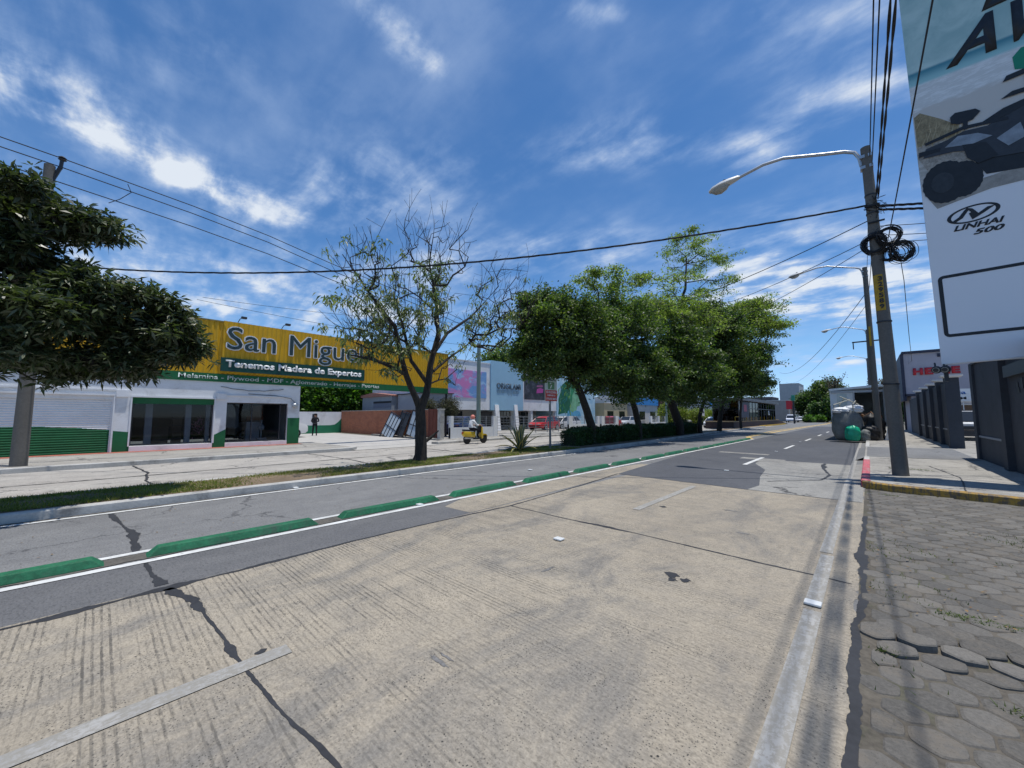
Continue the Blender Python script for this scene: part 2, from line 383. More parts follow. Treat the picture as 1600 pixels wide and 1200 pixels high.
def ribbon(pts, widths, z):
    """flat strip following pts (x,y); widths left/right pairs"""
    mb = MB(); L = []; Rr = []
    for i, p in enumerate(pts):
        a = Vector(pts[max(i-1, 0)]); b = Vector(pts[min(i+1, len(pts)-1)]); d = (b-a).normalized(); n = Vector((-d.y, d.x))
        l, r = widths[i]; L.append(Vector(p)+n*l); Rr.append(Vector(p)-n*r)
    n = len(pts); mb.add([(q.x, q.y, z) for q in L]+[(q.x, q.y, z) for q in Rr], [(i, n+i, n+i+1, i+1) for i in range(n-1)])
    return mb
def rough_ribbon(pts, w, z, seed, step=.12, jit=.6, blobs=()):
    """sealant or crack: smooth centre line, ragged edges with fine teeth"""
    rg = np.random.default_rng(seed); P = []; step = max(.02, step*.35)
    for i in range(len(pts)-1):
        a, b = Vector(pts[i]), Vector(pts[i+1]); n = max(2, int((b-a).length/step))
        for k in range(n + (i == len(pts)-2)): P.append(tuple(a.lerp(b, k/n)))
    n = len(P)
    def nz(scales):
        o = np.zeros(n)
        for L, amp in scales:
            m = max(3, int(n*step/L)+3); o += amp*np.interp(np.linspace(0, m-1, n), np.arange(m), rg.uniform(-1, 1, m))
        return o
    ce = nz([(.9, 1.2), (.25, .5), (.07, .2)])*w*jit; ce2 = nz([(.9, 1.2), (.25, .5), (.07, .2)])*w*jit
    Wd = []
    el, er = nz([(.35, .45), (.09, .35), (.03, .3)]), nz([(.35, .45), (.09, .35), (.03, .3)])
    for i, p in enumerate(P):
        e = sum(bw*max(0, 1-math.hypot(p[0]-bx, p[1]-by)/br) for bx, by, br, bw in blobs)
        Wd.append((max(.002, w*(1+jit*el[i])+e*(1+.8*el[i])), max(.002, w*(1+jit*er[i])+e*(1+.8*er[i]))))
    return ribbon([(p[0]+ce[i], p[1]+ce2[i]) for i, p in enumerate(P)], Wd, z)
def rect(x0, y0, x1, y1, z, n=1):
    mb = MB(); mb.quad((x0, y0, z), (x1, y0, z), (x1, y1, z), (x0, y1, z)); return mb
# ------------------------------------------------------------------ ground, roads, paving
struct('ground', rect(-600, -300, 600, 1200, -.03), pm('ground_earth', (.16, .15, .12), .95, .2, .2, 4, .1, world=True))
struct('road', rect(-17.6, -25, -.15, 420, 0), M_asph)
# near carriageway: tined concrete slabs, edge follows the ragged joint with the paving
rnd = random.Random(4)
edge = [(-.16+rnd.uniform(-.035, .035)+(.05 if 8.2 < y < 9.4 else 0), y) for y in np.arange(-25, 11.45, .11)]
mb = MB(); n = len(edge)
mb.add([(-4.92, y, .003) for x, y in edge]+[(x, y, .003) for x, y in edge], [(i, n+i, n+i+1, i+1) for i in range(n-1)])
struct('road_slab', mb, M_slab)
struct('road_slab_strip', ribbon([(-5.4, 4.3), (-5.42, 5.0), (-5.5, 7), (-5.5, 9.9), (-5.5, 12.5)], [(.2, .45), (.5, .47), (.5, .47), (.45, .4), (.2, .2)], .003), M_slab)
struct('road_asphalt_strip', rect(-5.95, -25, -4.9, 4.8, .002), M_asph_strip)
struct('road_new_asphalt', MB().quad((-5.2, 9.92, .0045), (-2.05, 9.74, .0045), (-1.95, 10.5, .0045), (-2.2, 12.0, .0045), (-2.35, 13.6, .0045), (-2.9, 15.2, .0045), (-3.1, 16.8, .0045), (-.5, 16.75, .0045), (-.5, 75, .0045), (-5.9, 75, .0045), (-5.85, 17, .0045)), M_asph_dark)
mb = MB(); mb.quad((-2.05, 9.74, .0035), (-.18, 9.7, .0035), (-.18, 17.6, .0035), (-.5, 16.75, .0035), (-3.1, 16.8, .0035), (-2.9, 15.2, .0035), (-2.35, 13.6, .0035), (-2.2, 12., .0035), (-1.95, 10.5, .0035))
struct('road_old_concrete', mb, M_slab_old)
struct('road_patch', MB().quad((-5.0, 18.85, .006), (-3.1, 18.6, .012), (-3.1, 19.1, .012), (-5.0, 19.3, .012)), M_slab_old)
struct('road_patch_second', MB().quad((-3.7, 16.7, .006), (-2.3, 16.6, .006), (-2.3, 17.15, .006), (-3.7, 17.3, .006)), M_slab_old)
struct('road_shoulder', rect(-.5, 17.4, -.2, 60, .0025), M_asph)
for i, (x0, y0, x1, y1) in enumerate([(-17.55, -25, -11.25, 75)]): struct('road_opposite', rect(x0, y0, x1, y1, .004), M_opp)
# joints and sealed cracks
struct('sealed_crack', rough_ribbon([(-4.85, .55), (-4.4, .68), (-3.6, .72), (-3.0, .74), (-2.4, .78), (-1.8, .86), (-1.0, 1.0), (-.2, 1.05)], .0105, .006, 2, .05, .95, [(-4.78, .6, .22, .06), (-4.25, .68, .22, .035), (-3.3, .72, .16, .025), (-4.5, .66, .3, .02)]), M_seal)
struct('sealed_crack', rough_ribbon([(-9.35, .25), (-8.6, .3), (-7.6, .42), (-6.4, .42), (-5.0, .52)], .018, .006, 3, .05, 1.0, [(-8.9, .27, .5, .02), (-7.4, .4, .5, .05), (-6.7, .4, .4, .025), (-5.0, .52, .3, .04)]), M_seal)
struct('sealed_crack', rough_ribbon([(-4.86, -6), (-4.88, -.9), (-4.84, -.2), (-4.86, .6), (-4.95, 2.2), (-4.88, 3.8), (-4.80, 5.1), (-4.95, 7.4), (-5.2, 9.95)], .02, .006, 5, .07, .7, [(-4.76, -.05, .25, .06), (-4.84, .55, .3, .06), (-4.9, 1.4, .4, .015)]), M_seal)
struct('sealed_crack', rough_ribbon([(-4.8, 5.12), (-3.6, 5.08), (-2.4, 5.1), (-1.2, 5.04), (-.2, 5.0)], .013, .006, 6, .06, .9, [(-2.9, 5.1, .5, .02)]), M_seal)
struct('sealed_crack', rough_ribbon([(-5.2, 9.9), (-3.6, 9.82), (-2., 9.74), (-.2, 9.7)], .014, .006, 7, .07, .9), M_seal)
struct('sealed_crack', rough_ribbon([(-.14, -2), (-.12, 1.2), (-.13, 2.6), (-.16, 3.6), (-.12, 4.6), (-.14, 6.2), (-.12, 8.4)], .026, .0088, 8, .05, .8, [(-.14, 2.2, .4, .02), (-.13, 3.3, .3, .02), (-.12, 6, .8, .03)]), M_seal)
struct('sealed_crack', rough_ribbon([(-1.2, 16.7), (-1.1, 15), (-.9, 13.6), (-1.0, 12.4), (-1.9, 11.3)], .03, .006, 9, .12, .9, [(-1.15, 15.8, .8, .05)]), M_seal)
for i, (x, y, r) in enumerate([(-1.55, 4.05, .07), (-1.4, 4.0, .05), (-1.5, 3.93, .045), (-2.75, 6.9, .06), (-3.12, .86, .035)]):
    rr = random.Random(i); struct('tar_spot', MB().quad(*[(x+math.cos(a)*r*rr.uniform(.5, 1.3), y+math.sin(a)*r*rr.uniform(.5, 1.3), .0065) for a in np.linspace(0, 6.0, 11)]), M_seal)
rr = random.Random(12)
def ragged(x, y, rx, ry, seed):
    q = random.Random(seed); return MB().quad(*[(x+math.cos(a)*rx*k, y+math.sin(a)*ry*k, .0055) for a in np.linspace(0, 6.1, 26) for k in (q.uniform(.55, 1.15),)])
M_stain = pm('tyre_scuff', (.15, .145, .14), .85, .3, 12, 60, .3, .3, world=True)
for i, (x, y, rx, ry) in enumerate([(-2.15, 1.62, .10, .018), (-2.15, 1.68, .08, .012), (-2.55, 3.3, .02, .12), (-1.35, 6.1, .10, .03), (-1.8, 7.4, .14, .03)]):
    struct('road_scuff', ragged(x, y, rx, ry, i), M_stain)
for pts in ([(-17.4, .9), (-15, 1.1), (-13.2, .9), (-11.3, 1.1)], [(-17.4, 6.2), (-14, 6.4), (-11.4, 6.3)], [(-17.4, 11.2), (-14, 11.0), (-11.4, 11.3)], [(-14.4, -8), (-14.3, 0), (-14.5, 9), (-14.3, 22)]):
    struct('sealed_crack', rough_ribbon(pts, .03, .012, int(abs(pts[0][1]*7))+1, .2, .9), M_seal)
# painted markings
def line(name, x, y0, y1, w, m, z=.009):
    ys = np.arange(y0, y1+.01, max(.5, (y1-y0)/40)); return struct(name, ribbon([(x, y) for y in ys], [(w/2, w/2)]*len(ys), z), m)
line('lane_line_white', -5.93, -25, 31, .11, M_line)
line('lane_line_white', -6.38, -25, 31, .10, M_line, .007)
line('lane_line_white', -9.27, -25, 17, .11, M_line)
struct('lane_line_white', ribbon([(-9.27, 17), (-9.5, 26), (-10, 36), (-10.4, 60)], [(.06, .06)]*4, .009), M_line)
line('edge_line', -.43, -25, 4.1, .12, M_line_worn); line('edge_line', -.44, 4.3, 5.8, .12, M_line_worn)
line('edge_line', -.46, 5.9, 32, .12, M_line_worn)
for y0, y1 in [(-10, -6.9), (-2, 1.33), (6.37, 9.5), (14.6, 17.9), (22.9, 26.2), (31.2, 34.5), (39.6, 43), (48, 51.4), (56.5, 59.8)]:
    line('lane_dash', -3.02 if y0 < 10 else -3.1, y0, y1, .13, M_line_worn if y0 < 10 else M_line)
struct('lane_line_yellow', ribbon([(-6.1, 31), (-6.9, 34), (-6.95, 50), (-6.6, 75), (-6.2, 96), (-7, 150)], [(.16, .16)]*6, .011), M_yellow_line)
struct('lane_line_yellow', ribbon([(-7.3, 37), (-7.6, 50), (-7.2, 75), (-6.7, 96), (-7.5, 150)], [(.1, .1)]*5, .011), M_yellow_line)
line('opposite_lane_line', -14.2, 20, 70, .12, M_line_worn)
struct('road_dirt', rough_ribbon([(-6.17, -6), (-6.17, 31)], .125, .0078, 14, .3, .35), pm('gutter_dirt', (.10, .092, .08), .95, .35, 4, 30, .3, .3, world=True))
struct('road_dirt', rough_ribbon([(-9.40, -10), (-9.40, 16)], .035, .0095, 15, .3, .9), MATS['gutter_dirt'])
# kerbs and median
def kerb(name, pts, w, z, m, z0=-.02):
    mb = MB(); n = len(pts); A = []; B = []
    for i, p in enumerate(pts):
        a = Vector(pts[max(i-1, 0)]); b = Vector(pts[min(i+1, n-1)]); d = (b-a).normalized(); q = Vector((-d.y, d.x))
        A.append(Vector(p)+q*w/2); B.append(Vector(p)-q*w/2)
    vs = []
    for i in range(n):
        a, b = A[i], B[i]; e = (b-a)*.12
        vs += [(a.x, a.y, z0), (a.x, a.y, z-.02), (a.x+e.x, a.y+e.y, z), (b.x-e.x, b.y-e.y, z), (b.x, b.y, z-.02), (b.x, b.y, z0)]
    fs = [(i*6+k, i*6+k+1, i*6+k+7, i*6+k+6) for i in range(n-1) for k in range(5)]+[tuple(range(6)), tuple((n-1)*6+k for k in range(6))]
    mb.add(vs, fs); return struct(name, mb, m)
kerb('median_kerb', [(-9.53, y) for y in range(-25, 19)]+[(-9.7, 22), (-10.05, 28), (-10.6, 37), (-10.9, 50), (-11.2, 66)], .17, .15, M_kerb)
kerb('median_kerb', [(-11.28, y) for y in range(-25, 7)]+[(-11.45, 8), (-11.55, 12), (-11.6, 20), (-12.2, 40), (-12.6, 66)], .15, .15, M_kerb)
mb = MB(); ys = list(range(-25, 19))+[22, 28, 37, 50, 66]
def mx(y): return np.interp(y, [-25, 18, 22, 28, 37, 50, 66], [-9.53, -9.53, -9.7, -10.05, -10.6, -10.9, -11.2])-.07
def mfar(y): return np.interp(y, [-25, 7, 12, 20, 40, 66], [-11.28, -11.3, -11.55, -11.6, -12.2, -12.6])+.06
n = len(ys); cc = 9
mb.add([(mx(y)+(mfar(y)-mx(y))*j/(cc-1), y, .135+.03*math.sin(math.pi*j/(cc-1))) for y in ys for j in range(cc)], [(i*cc+j, (i+1)*cc+j, (i+1)*cc+j+1, i*cc+j+1) for i in range(n-1) for j in range(cc-1)])
struct('median_ground', mb, M_soil)
# grass on the median
rg = np.random.default_rng(3)
def blades(N, xr, yr, z, h, w, seed, clumps=None):
    rg = np.random.default_rng(seed)
    y = rg.uniform(yr[0], yr[1], N); a = rg.uniform(0, 1, N); x = xr(y, a) if callable(xr) else xr[0]+(xr[1]-xr[0])*a
    keep = (np.sin(x*3.1+y*1.3)+np.sin(y*2.2-x*1.7)+np.sin(y*.9+2)+rg.normal(0, .7, N)) > -.5
    x, y = x[keep], y[keep]; n = len(x)
    th = rg.uniform(0, 2*np.pi, n); hh = h*rg.uniform(.4, 1.2, n); ww = w*rg.uniform(.6, 1.3, n); lx, ly = rg.normal(0, .5, (2, n))*hh
    v = np.empty((n, 3, 3)); dx, dy = np.cos(th)*ww, np.sin(th)*ww
    zz = z(x, y) if callable(z) else z
    v[:, 0] = np.c_[x-dx, y-dy, np.zeros(n)+zz]; v[:, 1] = np.c_[x+dx, y+dy, np.zeros(n)+zz]; v[:, 2] = np.c_[x+lx, y+ly, zz+hh]
    return v.reshape(-1, 3), 3
def npmesh(name, v, k, mat, parent=None, origin=(0, 0, 0)):
    v = np.asarray(v, np.float32)-np.asarray(origin, np.float32)
    me = bpy.data.meshes.new(name); n = len(v); m = n//k
    me.vertices.add(n); me.vertices.foreach_set('co', v.ravel())
    me.loops.add(n); me.loops.foreach_set('vertex_index', np.arange(n, dtype=np.int32))
    me.polygons.add(m); me.polygons.foreach_set('loop_start', np.arange(0, n, k, dtype=np.int32)); me.polygons.foreach_set('loop_total', np.full(m, k, dtype=np.int32))
    me.materials.append(mat); me.update(calc_edges=True); me.validate()
    o = bpy.data.objects.new(name, me); COL.objects.link(o); o.parent = parent; return o
v, k = blades(60000, lambda y, a: mx(y)-.06+(mfar(y)-mx(y)+.12)*a, (-5, 15), .15, .06, .008, 5)
tag(npmesh('grass', v, k, L_grass), 'short patchy green and straw grass covering the narrow median strip', 'grass', kind='stuff')
# opposite sidewalks, apron and lot
mb = MB().prism([(-17.62, -25, -.02), (-17.62, 7.6, -.02), (-18.0, 8.3, -.02), (-23.0, 8.3, -.02), (-23, -25, -.02)], (0, 0, .17)); struct('opposite_sidewalk', mb, M_walk)
kerb('opposite_kerb', [(-17.6, y) for y in range(-25, 8)]+[(-17.75, 8.1), (-18.1, 8.5)], .16, .155, M_kerb)
struct('parking_lot_ground', MB().quad((-17.6, 8.3, .015), (-17.6, 13.2, .015), (-19.5, 14.9, .03), (-37, 15.3, .03), (-37, 8.3, .03)), pm('lot_concrete', (.40, .385, .36), .85, .12, 1.3, 20, .08, .2, world=True, dirt=.5, dirtcol=(.25, .24, .22)))
mb = MB().prism([(-18.05, 13.2, -.02), (-18.3, 18, -.02), (-18.6, 40, -.02), (-18.9, 75, -.02), (-30, 75, -.02), (-30, 15.4, -.02), (-19.6, 14.9, -.02), (-18.4, 13.1, -.02)], (0, 0, .15)); struct('opposite_sidewalk', mb, M_walk)
kerb('opposite_kerb', [(-18.0, 13.2), (-18.3, 18), (-18.6, 40), (-18.9, 75)], .14, .14, M_kerb)
struct('road_opposite', MB().quad((-17.6, 13.2, .002), (-17.6, 75, .002), (-18.9, 75, .002), (-18.3, 18, .002), (-18.0, 13.2, .002)), M_opp)
mb = MB(); mb.quad((-21.7, -25, .155), (-21.7, 7.4, .155), (-22.3, 7.4, .155), (-22.3, -25, .155)); struct('sidewalk_red_strip', mb, pm('red_tile', (.36, .11, .075), .8, .2, 2, 20, .1, world=True))
# right-hand sidewalk with the red and yellow kerbs
arc = [(-.2+.55*(1-math.cos(a)), 11.45+.55*(1-math.sin(a))) for a in np.linspace(0, math.pi/2, 7)]
outline = [(-.2, 62), (-.2, 18)] + arc[:1]+arc[1:] + [(1.2, 11.38), (2.2, 11.2), (6, 10.7), (14, 10.2), (14, 62)]
arc2 = [(-.2, 12.0), (-.15, 11.8), (.0, 11.62), (.3, 11.5)]
outline = [(-.2, 62), (-.2, 12.0), (-.15, 11.8), (.0, 11.62), (.3, 11.5), (1.2, 11.38), (2.2, 11.2), (6, 10.7), (14, 10.2), (14, 62)]
struct('sidewalk', MB().prism([(x, y, -.02) for x, y in outline], (0, 0, .165)), M_walk)
kerb('kerb_yellow', [(-.13, 11.85), (.02, 11.66), (.3, 11.54), (1.2, 11.42), (2.2, 11.24), (4, 10.97), (6, 10.74), (14, 10.24)], .17, .155, M_yel_kerb)
kerb('kerb_red', [(-.13, 11.85)]+[(-.14, y) for y in (12.2, 13, 14, 15, 16, 17, 17.6)], .17, .157, M_red_kerb)
kerb('kerb_right', [(-.14, y) for y in (25, 30, 40, 60)], .16, .155, M_kerb)
kerb('kerb_right', [(-.14, 17.6), (-.14, 19)], .16, .15, M_kerb)
struct('driveway_ramp', MB().quad((-.45, 18.6, .02), (-.13, 19, .15), (2.6, 19.6, .151), (2.6, 25.6, .151), (-.13, 25, .15), (-.45, 25.5, .02)), M_asph)
for pts in ([(.0, 14.2), (2.6, 13.4)], [(0, 16.6), (1.4, 16.5), (2.6, 16.8)], [(1.3, 11.5), (1.5, 14), (1.2, 16.5)], [(-.1, 26.5), (2.6, 26.6)], [(-.1, 28.5), (2.6, 28.6)]):
    struct('sidewalk_joint', rough_ribbon(pts, .012, .153, 3, .15, .8), M_seal)
# hexagonal block paving of the side street
def pavers():
    rnd = random.Random(11); mb = MB(); s = .122; dx = s*math.sqrt(3); dy = s*1.5
    base = rect(-.16, -8, 30, 11.6, .0075); struct('side_street_bed', base, pm('paving_joint_soil', (.095, .083, .066), .95, .35, 2, 25, .3, .5, world=True, dirt=.5, dirtcol=(.05, .07, .02)))
    j = 0; y = -1.5
    while y < 11.5:
        x = -.05+(dx/2 if j % 2 else 0)
        while x < 7.5:
            front = 11.42-.13*max(0, x-1)
            if y < front-.10 and (x < 2.2+.55*y or y > 9):
                if x > -.13:
                    # buckled ridge near (0.1..2.2, 4)
                    d = abs(y-(3.95+.35*x)); lift = .042*max(0, 1-d/.28)*(.4+.6*math.sin(x*3.1+1)**2) if -.2 < x < 3 else 0
                    tx = rnd.uniform(-.03, .03); ty = rnd.uniform(-.03, .03)
                    if d < .35 and -.2 < x < 3: tx *= 3; ty = .10*(1 if y > 3.95+.35*x else -.5)+rnd.uniform(-.04, .04)
                    z0 = .013+rnd.uniform(-.003, .004)+lift; sc = rnd.uniform(.94, .985)
                    rot = rnd.uniform(-.05, .05); jit = [rnd.uniform(.95, 1.03) for _ in range(6)]
                    top = []; mid = []; bot = []; cl = lambda q: max(q, -.105+.03*math.sin(y*9)); V6 = []
                    for k in range(6):
                        a = math.pi/6+k*math.pi/3+rot; V6.append((math.cos(a)*s*sc*jit[k], math.sin(a)*s*sc*jit[k]))
                    rc = rnd.uniform(.16, .30)
                    for k in range(6):
                        p0, p1, p2 = V6[k-1], V6[k], V6[(k+1) % 6]
                        for q in (p0, None, p2):
                            if q is None: ca, sa = p1[0]*(1-rc*.22), p1[1]*(1-rc*.22)
                            else: ca, sa = p1[0]+(q[0]-p1[0])*rc, p1[1]+(q[1]-p1[1])*rc
                            zz = z0+ca*tx+sa*ty
                            top.append((cl(x+ca*.91), y+sa*.91, zz)); mid.append((cl(x+ca)-.005, y+sa, zz-.008)); bot.append((cl(x+ca)-.005, y+sa, -.01))
                    n_ = len(top); mb.add(top+mid+bot, [tuple(range(n_))]+[(k, n_+k, n_+(k+1) % n_, (k+1) % n_) for k in range(n_)]+[(n_+k, 2*n_+k, 2*n_+(k+1) % n_, n_+(k+1) % n_) for k in range(n_)])
            x += dx
        y += dy; j += 1
    m, T = newmat('hex_paver_concrete')
    g = T.node('ShaderNodeNewGeometry'); P = g.outputs['Position']
    f = T.m('ADD', T.ramp(g.outputs['Random Per Island'], 0, 1, .66, 1.2, False), T.ramp(T.noise(P, 50, 5, .7), .3, .7, -.25, .25, False))
    c = T.v('SCALE', (.130, .120, .105), scale=f)
    c = T.mix(T.ramp(T.noise(P, 1.1, 6, .65), .42, .7, 0, .6), c, (.082, .078, .072)); c = T.mix(T.ramp(T.noise(P, 2.7, 8, .75), .48, .66, 0, .75), c, (.15, .128, .10)); c = T.mix(T.ramp(T.noise(P, 7, 8, .8), .56, .66, 0, .6), c, (.05, .047, .043))
    c = T.mix(T.m('MULTIPLY', T.ramp(T.vor(P, 75).outputs['Distance'], .25, .1), .5), c, (.03, .03, .03))
    T.put(T.b.inputs['Base Color'], c); T.b.inputs['Roughness'].default_value = .9; bump(T, T.noise(P, 45, 6, .75), .6, .0045)
    o = struct('hex_paving', mb, m, fix=False)
pavers()
v, k = blades(9000, (-.1, 3.2), (2.4, 8.5), .004, .035, .006, 8)
keep = (np.sin(v[::3, 0]*5.3+1)+np.sin(v[::3, 1]*4.1)+np.sin(v[::3, 0]*11+v[::3, 1]*9)) > 1.15
v = v.reshape(-1, 3, 3)[keep].reshape(-1, 3)
extra = []
for cx, cy, r, q in [(.55, 4.75, .16, 150), (1.15, 4.45, .2, 150), (.02, 3.72, .05, 90), (1.2, 3.7, .18, 200), (.6, 3.45, .12, 110), (.75, 15.2, .3, 240), (.2, 10.9, .1, 60)]:
    a, rr = rg.uniform(0, 6.28, q), r*np.sqrt(rg.uniform(0, 1, q)); x, y = cx+np.cos(a)*rr*1.5, cy+np.sin(a)*rr*.45
    th = rg.uniform(0, 6.28, q); hh = rg.uniform(.01, .032, q); z0 = .012 if cy < 12 else .15
    t = np.empty((q, 3, 3)); t[:, 0] = np.c_[x-np.cos(th)*.005, y-np.sin(th)*.005, np.full(q, z0)]; t[:, 1] = np.c_[x+np.cos(th)*.005, y+np.sin(th)*.005, np.full(q, z0)]
    t[:, 2] = np.c_[x+rg.normal(0, .02, q), y+rg.normal(0, .02, q), z0+hh]; extra.append(t.reshape(-1, 3))
v = np.concatenate([v]+extra)
tag(npmesh('weeds', v, 3, leafmat('weed_blades', [(.05, .08, .02), (.08, .11, .03), (.13, .14, .05)], .7, .3)), 'small green weeds growing between the hexagonal paving blocks', 'weeds', kind='stuff')
# dry leaf litter and grit lying on the road and paving
def litter(N, xr, yr, z, size, seed):
    r = np.random.default_rng(seed); x = r.uniform(*xr, N); y = yr[0]+(yr[1]-yr[0])*r.beta(1, 1.6, N); th = r.uniform(0, 6.28, N); s = size*r.uniform(.4, 1.4, N)
    q = np.empty((N, 4, 3)); c, sn = np.cos(th), np.sin(th)
    for i, (a, b) in enumerate(((-1, 0), (0, -.5), (1, 0), (0, .5))): q[:, i] = np.c_[x+s*(a*c-b*sn), y+s*(a*sn+b*c), z+r.uniform(.002, .01, N)]
    return q.reshape(-1, 3)
tag(npmesh('leaf_litter', np.concatenate([litter(130, (-.1, 1.6), (4.5, 9), .03, .016, 2), litter(420, (-11.1, -9.7), (2, 16), .175, .03, 3), litter(150, (-9.4, -6.5), (-1, 16), .006, .018, 5)]), 4, leafmat('litter_leaf', [(.16, .08, .03), (.22, .14, .05), (.10, .06, .03), (.3, .22, .12)], .8, .1)), 'scattered dry brown leaves on the median and at the paving edge', 'fallen leaves', kind='stuff')

# ------------------------------------------------------------------ green lane-divider blocks and road studs
ORD = ['first', 'second', 'third', 'fourth', 'fifth', 'sixth', 'seventh', 'eighth', 'ninth', 'tenth', 'eleventh', 'twelfth', 'thirteenth', 'fourteenth', 'fifteenth', 'sixteenth']
def block_mesh():
    L, w, h = 1.86, .105, .092; mb = MB()
    b = [(-w, 0), (w, 0), (w, L), (-w, L)]; t = [(-w*.62, .10), (w*.62, .10), (w*.62, L-.10), (-w*.62, L-.10)]
    mb.add([(x, y, .0) for x, y in b]+[(x, y, h) for x, y in t], [(0, 3, 2, 1), (4, 5, 6, 7), (0, 1, 5, 4), (1, 2, 6, 5), (2, 3, 7, 6), (3, 0, 4, 7)])
    return mb
first = None
for i in range(15):
    y = -1.72+2.2*i if i else -1.70
    lab = f'{ORD[i]} green painted concrete divider block from the left, standing beside the white lane line'
    if i == 0: lab = 'green concrete divider block with chalky scuffs, cut off by the left edge of the photo'
    if i == 14: lab = 'farthest green concrete divider block, beside the start of the yellow line'
    if first is None:
        first = block_mesh().build('divider_block', M_green_block, bevel=.012); first.location = (-6.17, y, .004); o = first
    else:
        o = first.copy(); COL.objects.link(o); o.location = (-6.17+.01*math.sin(i*2), y, .004); o.rotation_euler = (0, 0, .012*math.sin(i*5))
    tag(o, lab, 'divider block', 'green divider blocks along the lane')
fs = None
for x, y, lab in [(-.44, 4.23, 'white road stud on the worn right edge line, nearest the hexagonal paving'), (-3.03, 4.16, 'white road stud in the middle of the beige concrete lanes'), (-6.0, 4.04, 'white road stud on the solid white line beside a green divider block'),
                  (-3.14, 12.58, 'white road stud in the middle of the dark asphalt patch'), (-3.14, 20.8, 'white road stud between the lane dashes just past the pale patch'), (-3.19, 29.4, 'small far white road stud between lane dashes left of the grey sack'), (-7.43, 8.8, 'white road stud in the grey lane between kerb and green blocks'), (-9.5+.1, 3.1, 'white fragment lying beside the long median kerb')]:
    if fs is None:
        fs = MB().prism([(-.06, -.05, 0), (.06, -.05, 0), (.06, .05, 0), (-.06, .05, 0)], (0, 0, .022)).build('road_stud', pm('stud_white', (.62, .63, .62), .35, .04), bevel=.012); o = fs
    else: o = fs.copy(); COL.objects.link(o)
    o.location = (x, y, .009); tag(o, lab, 'road stud', 'white road studs')
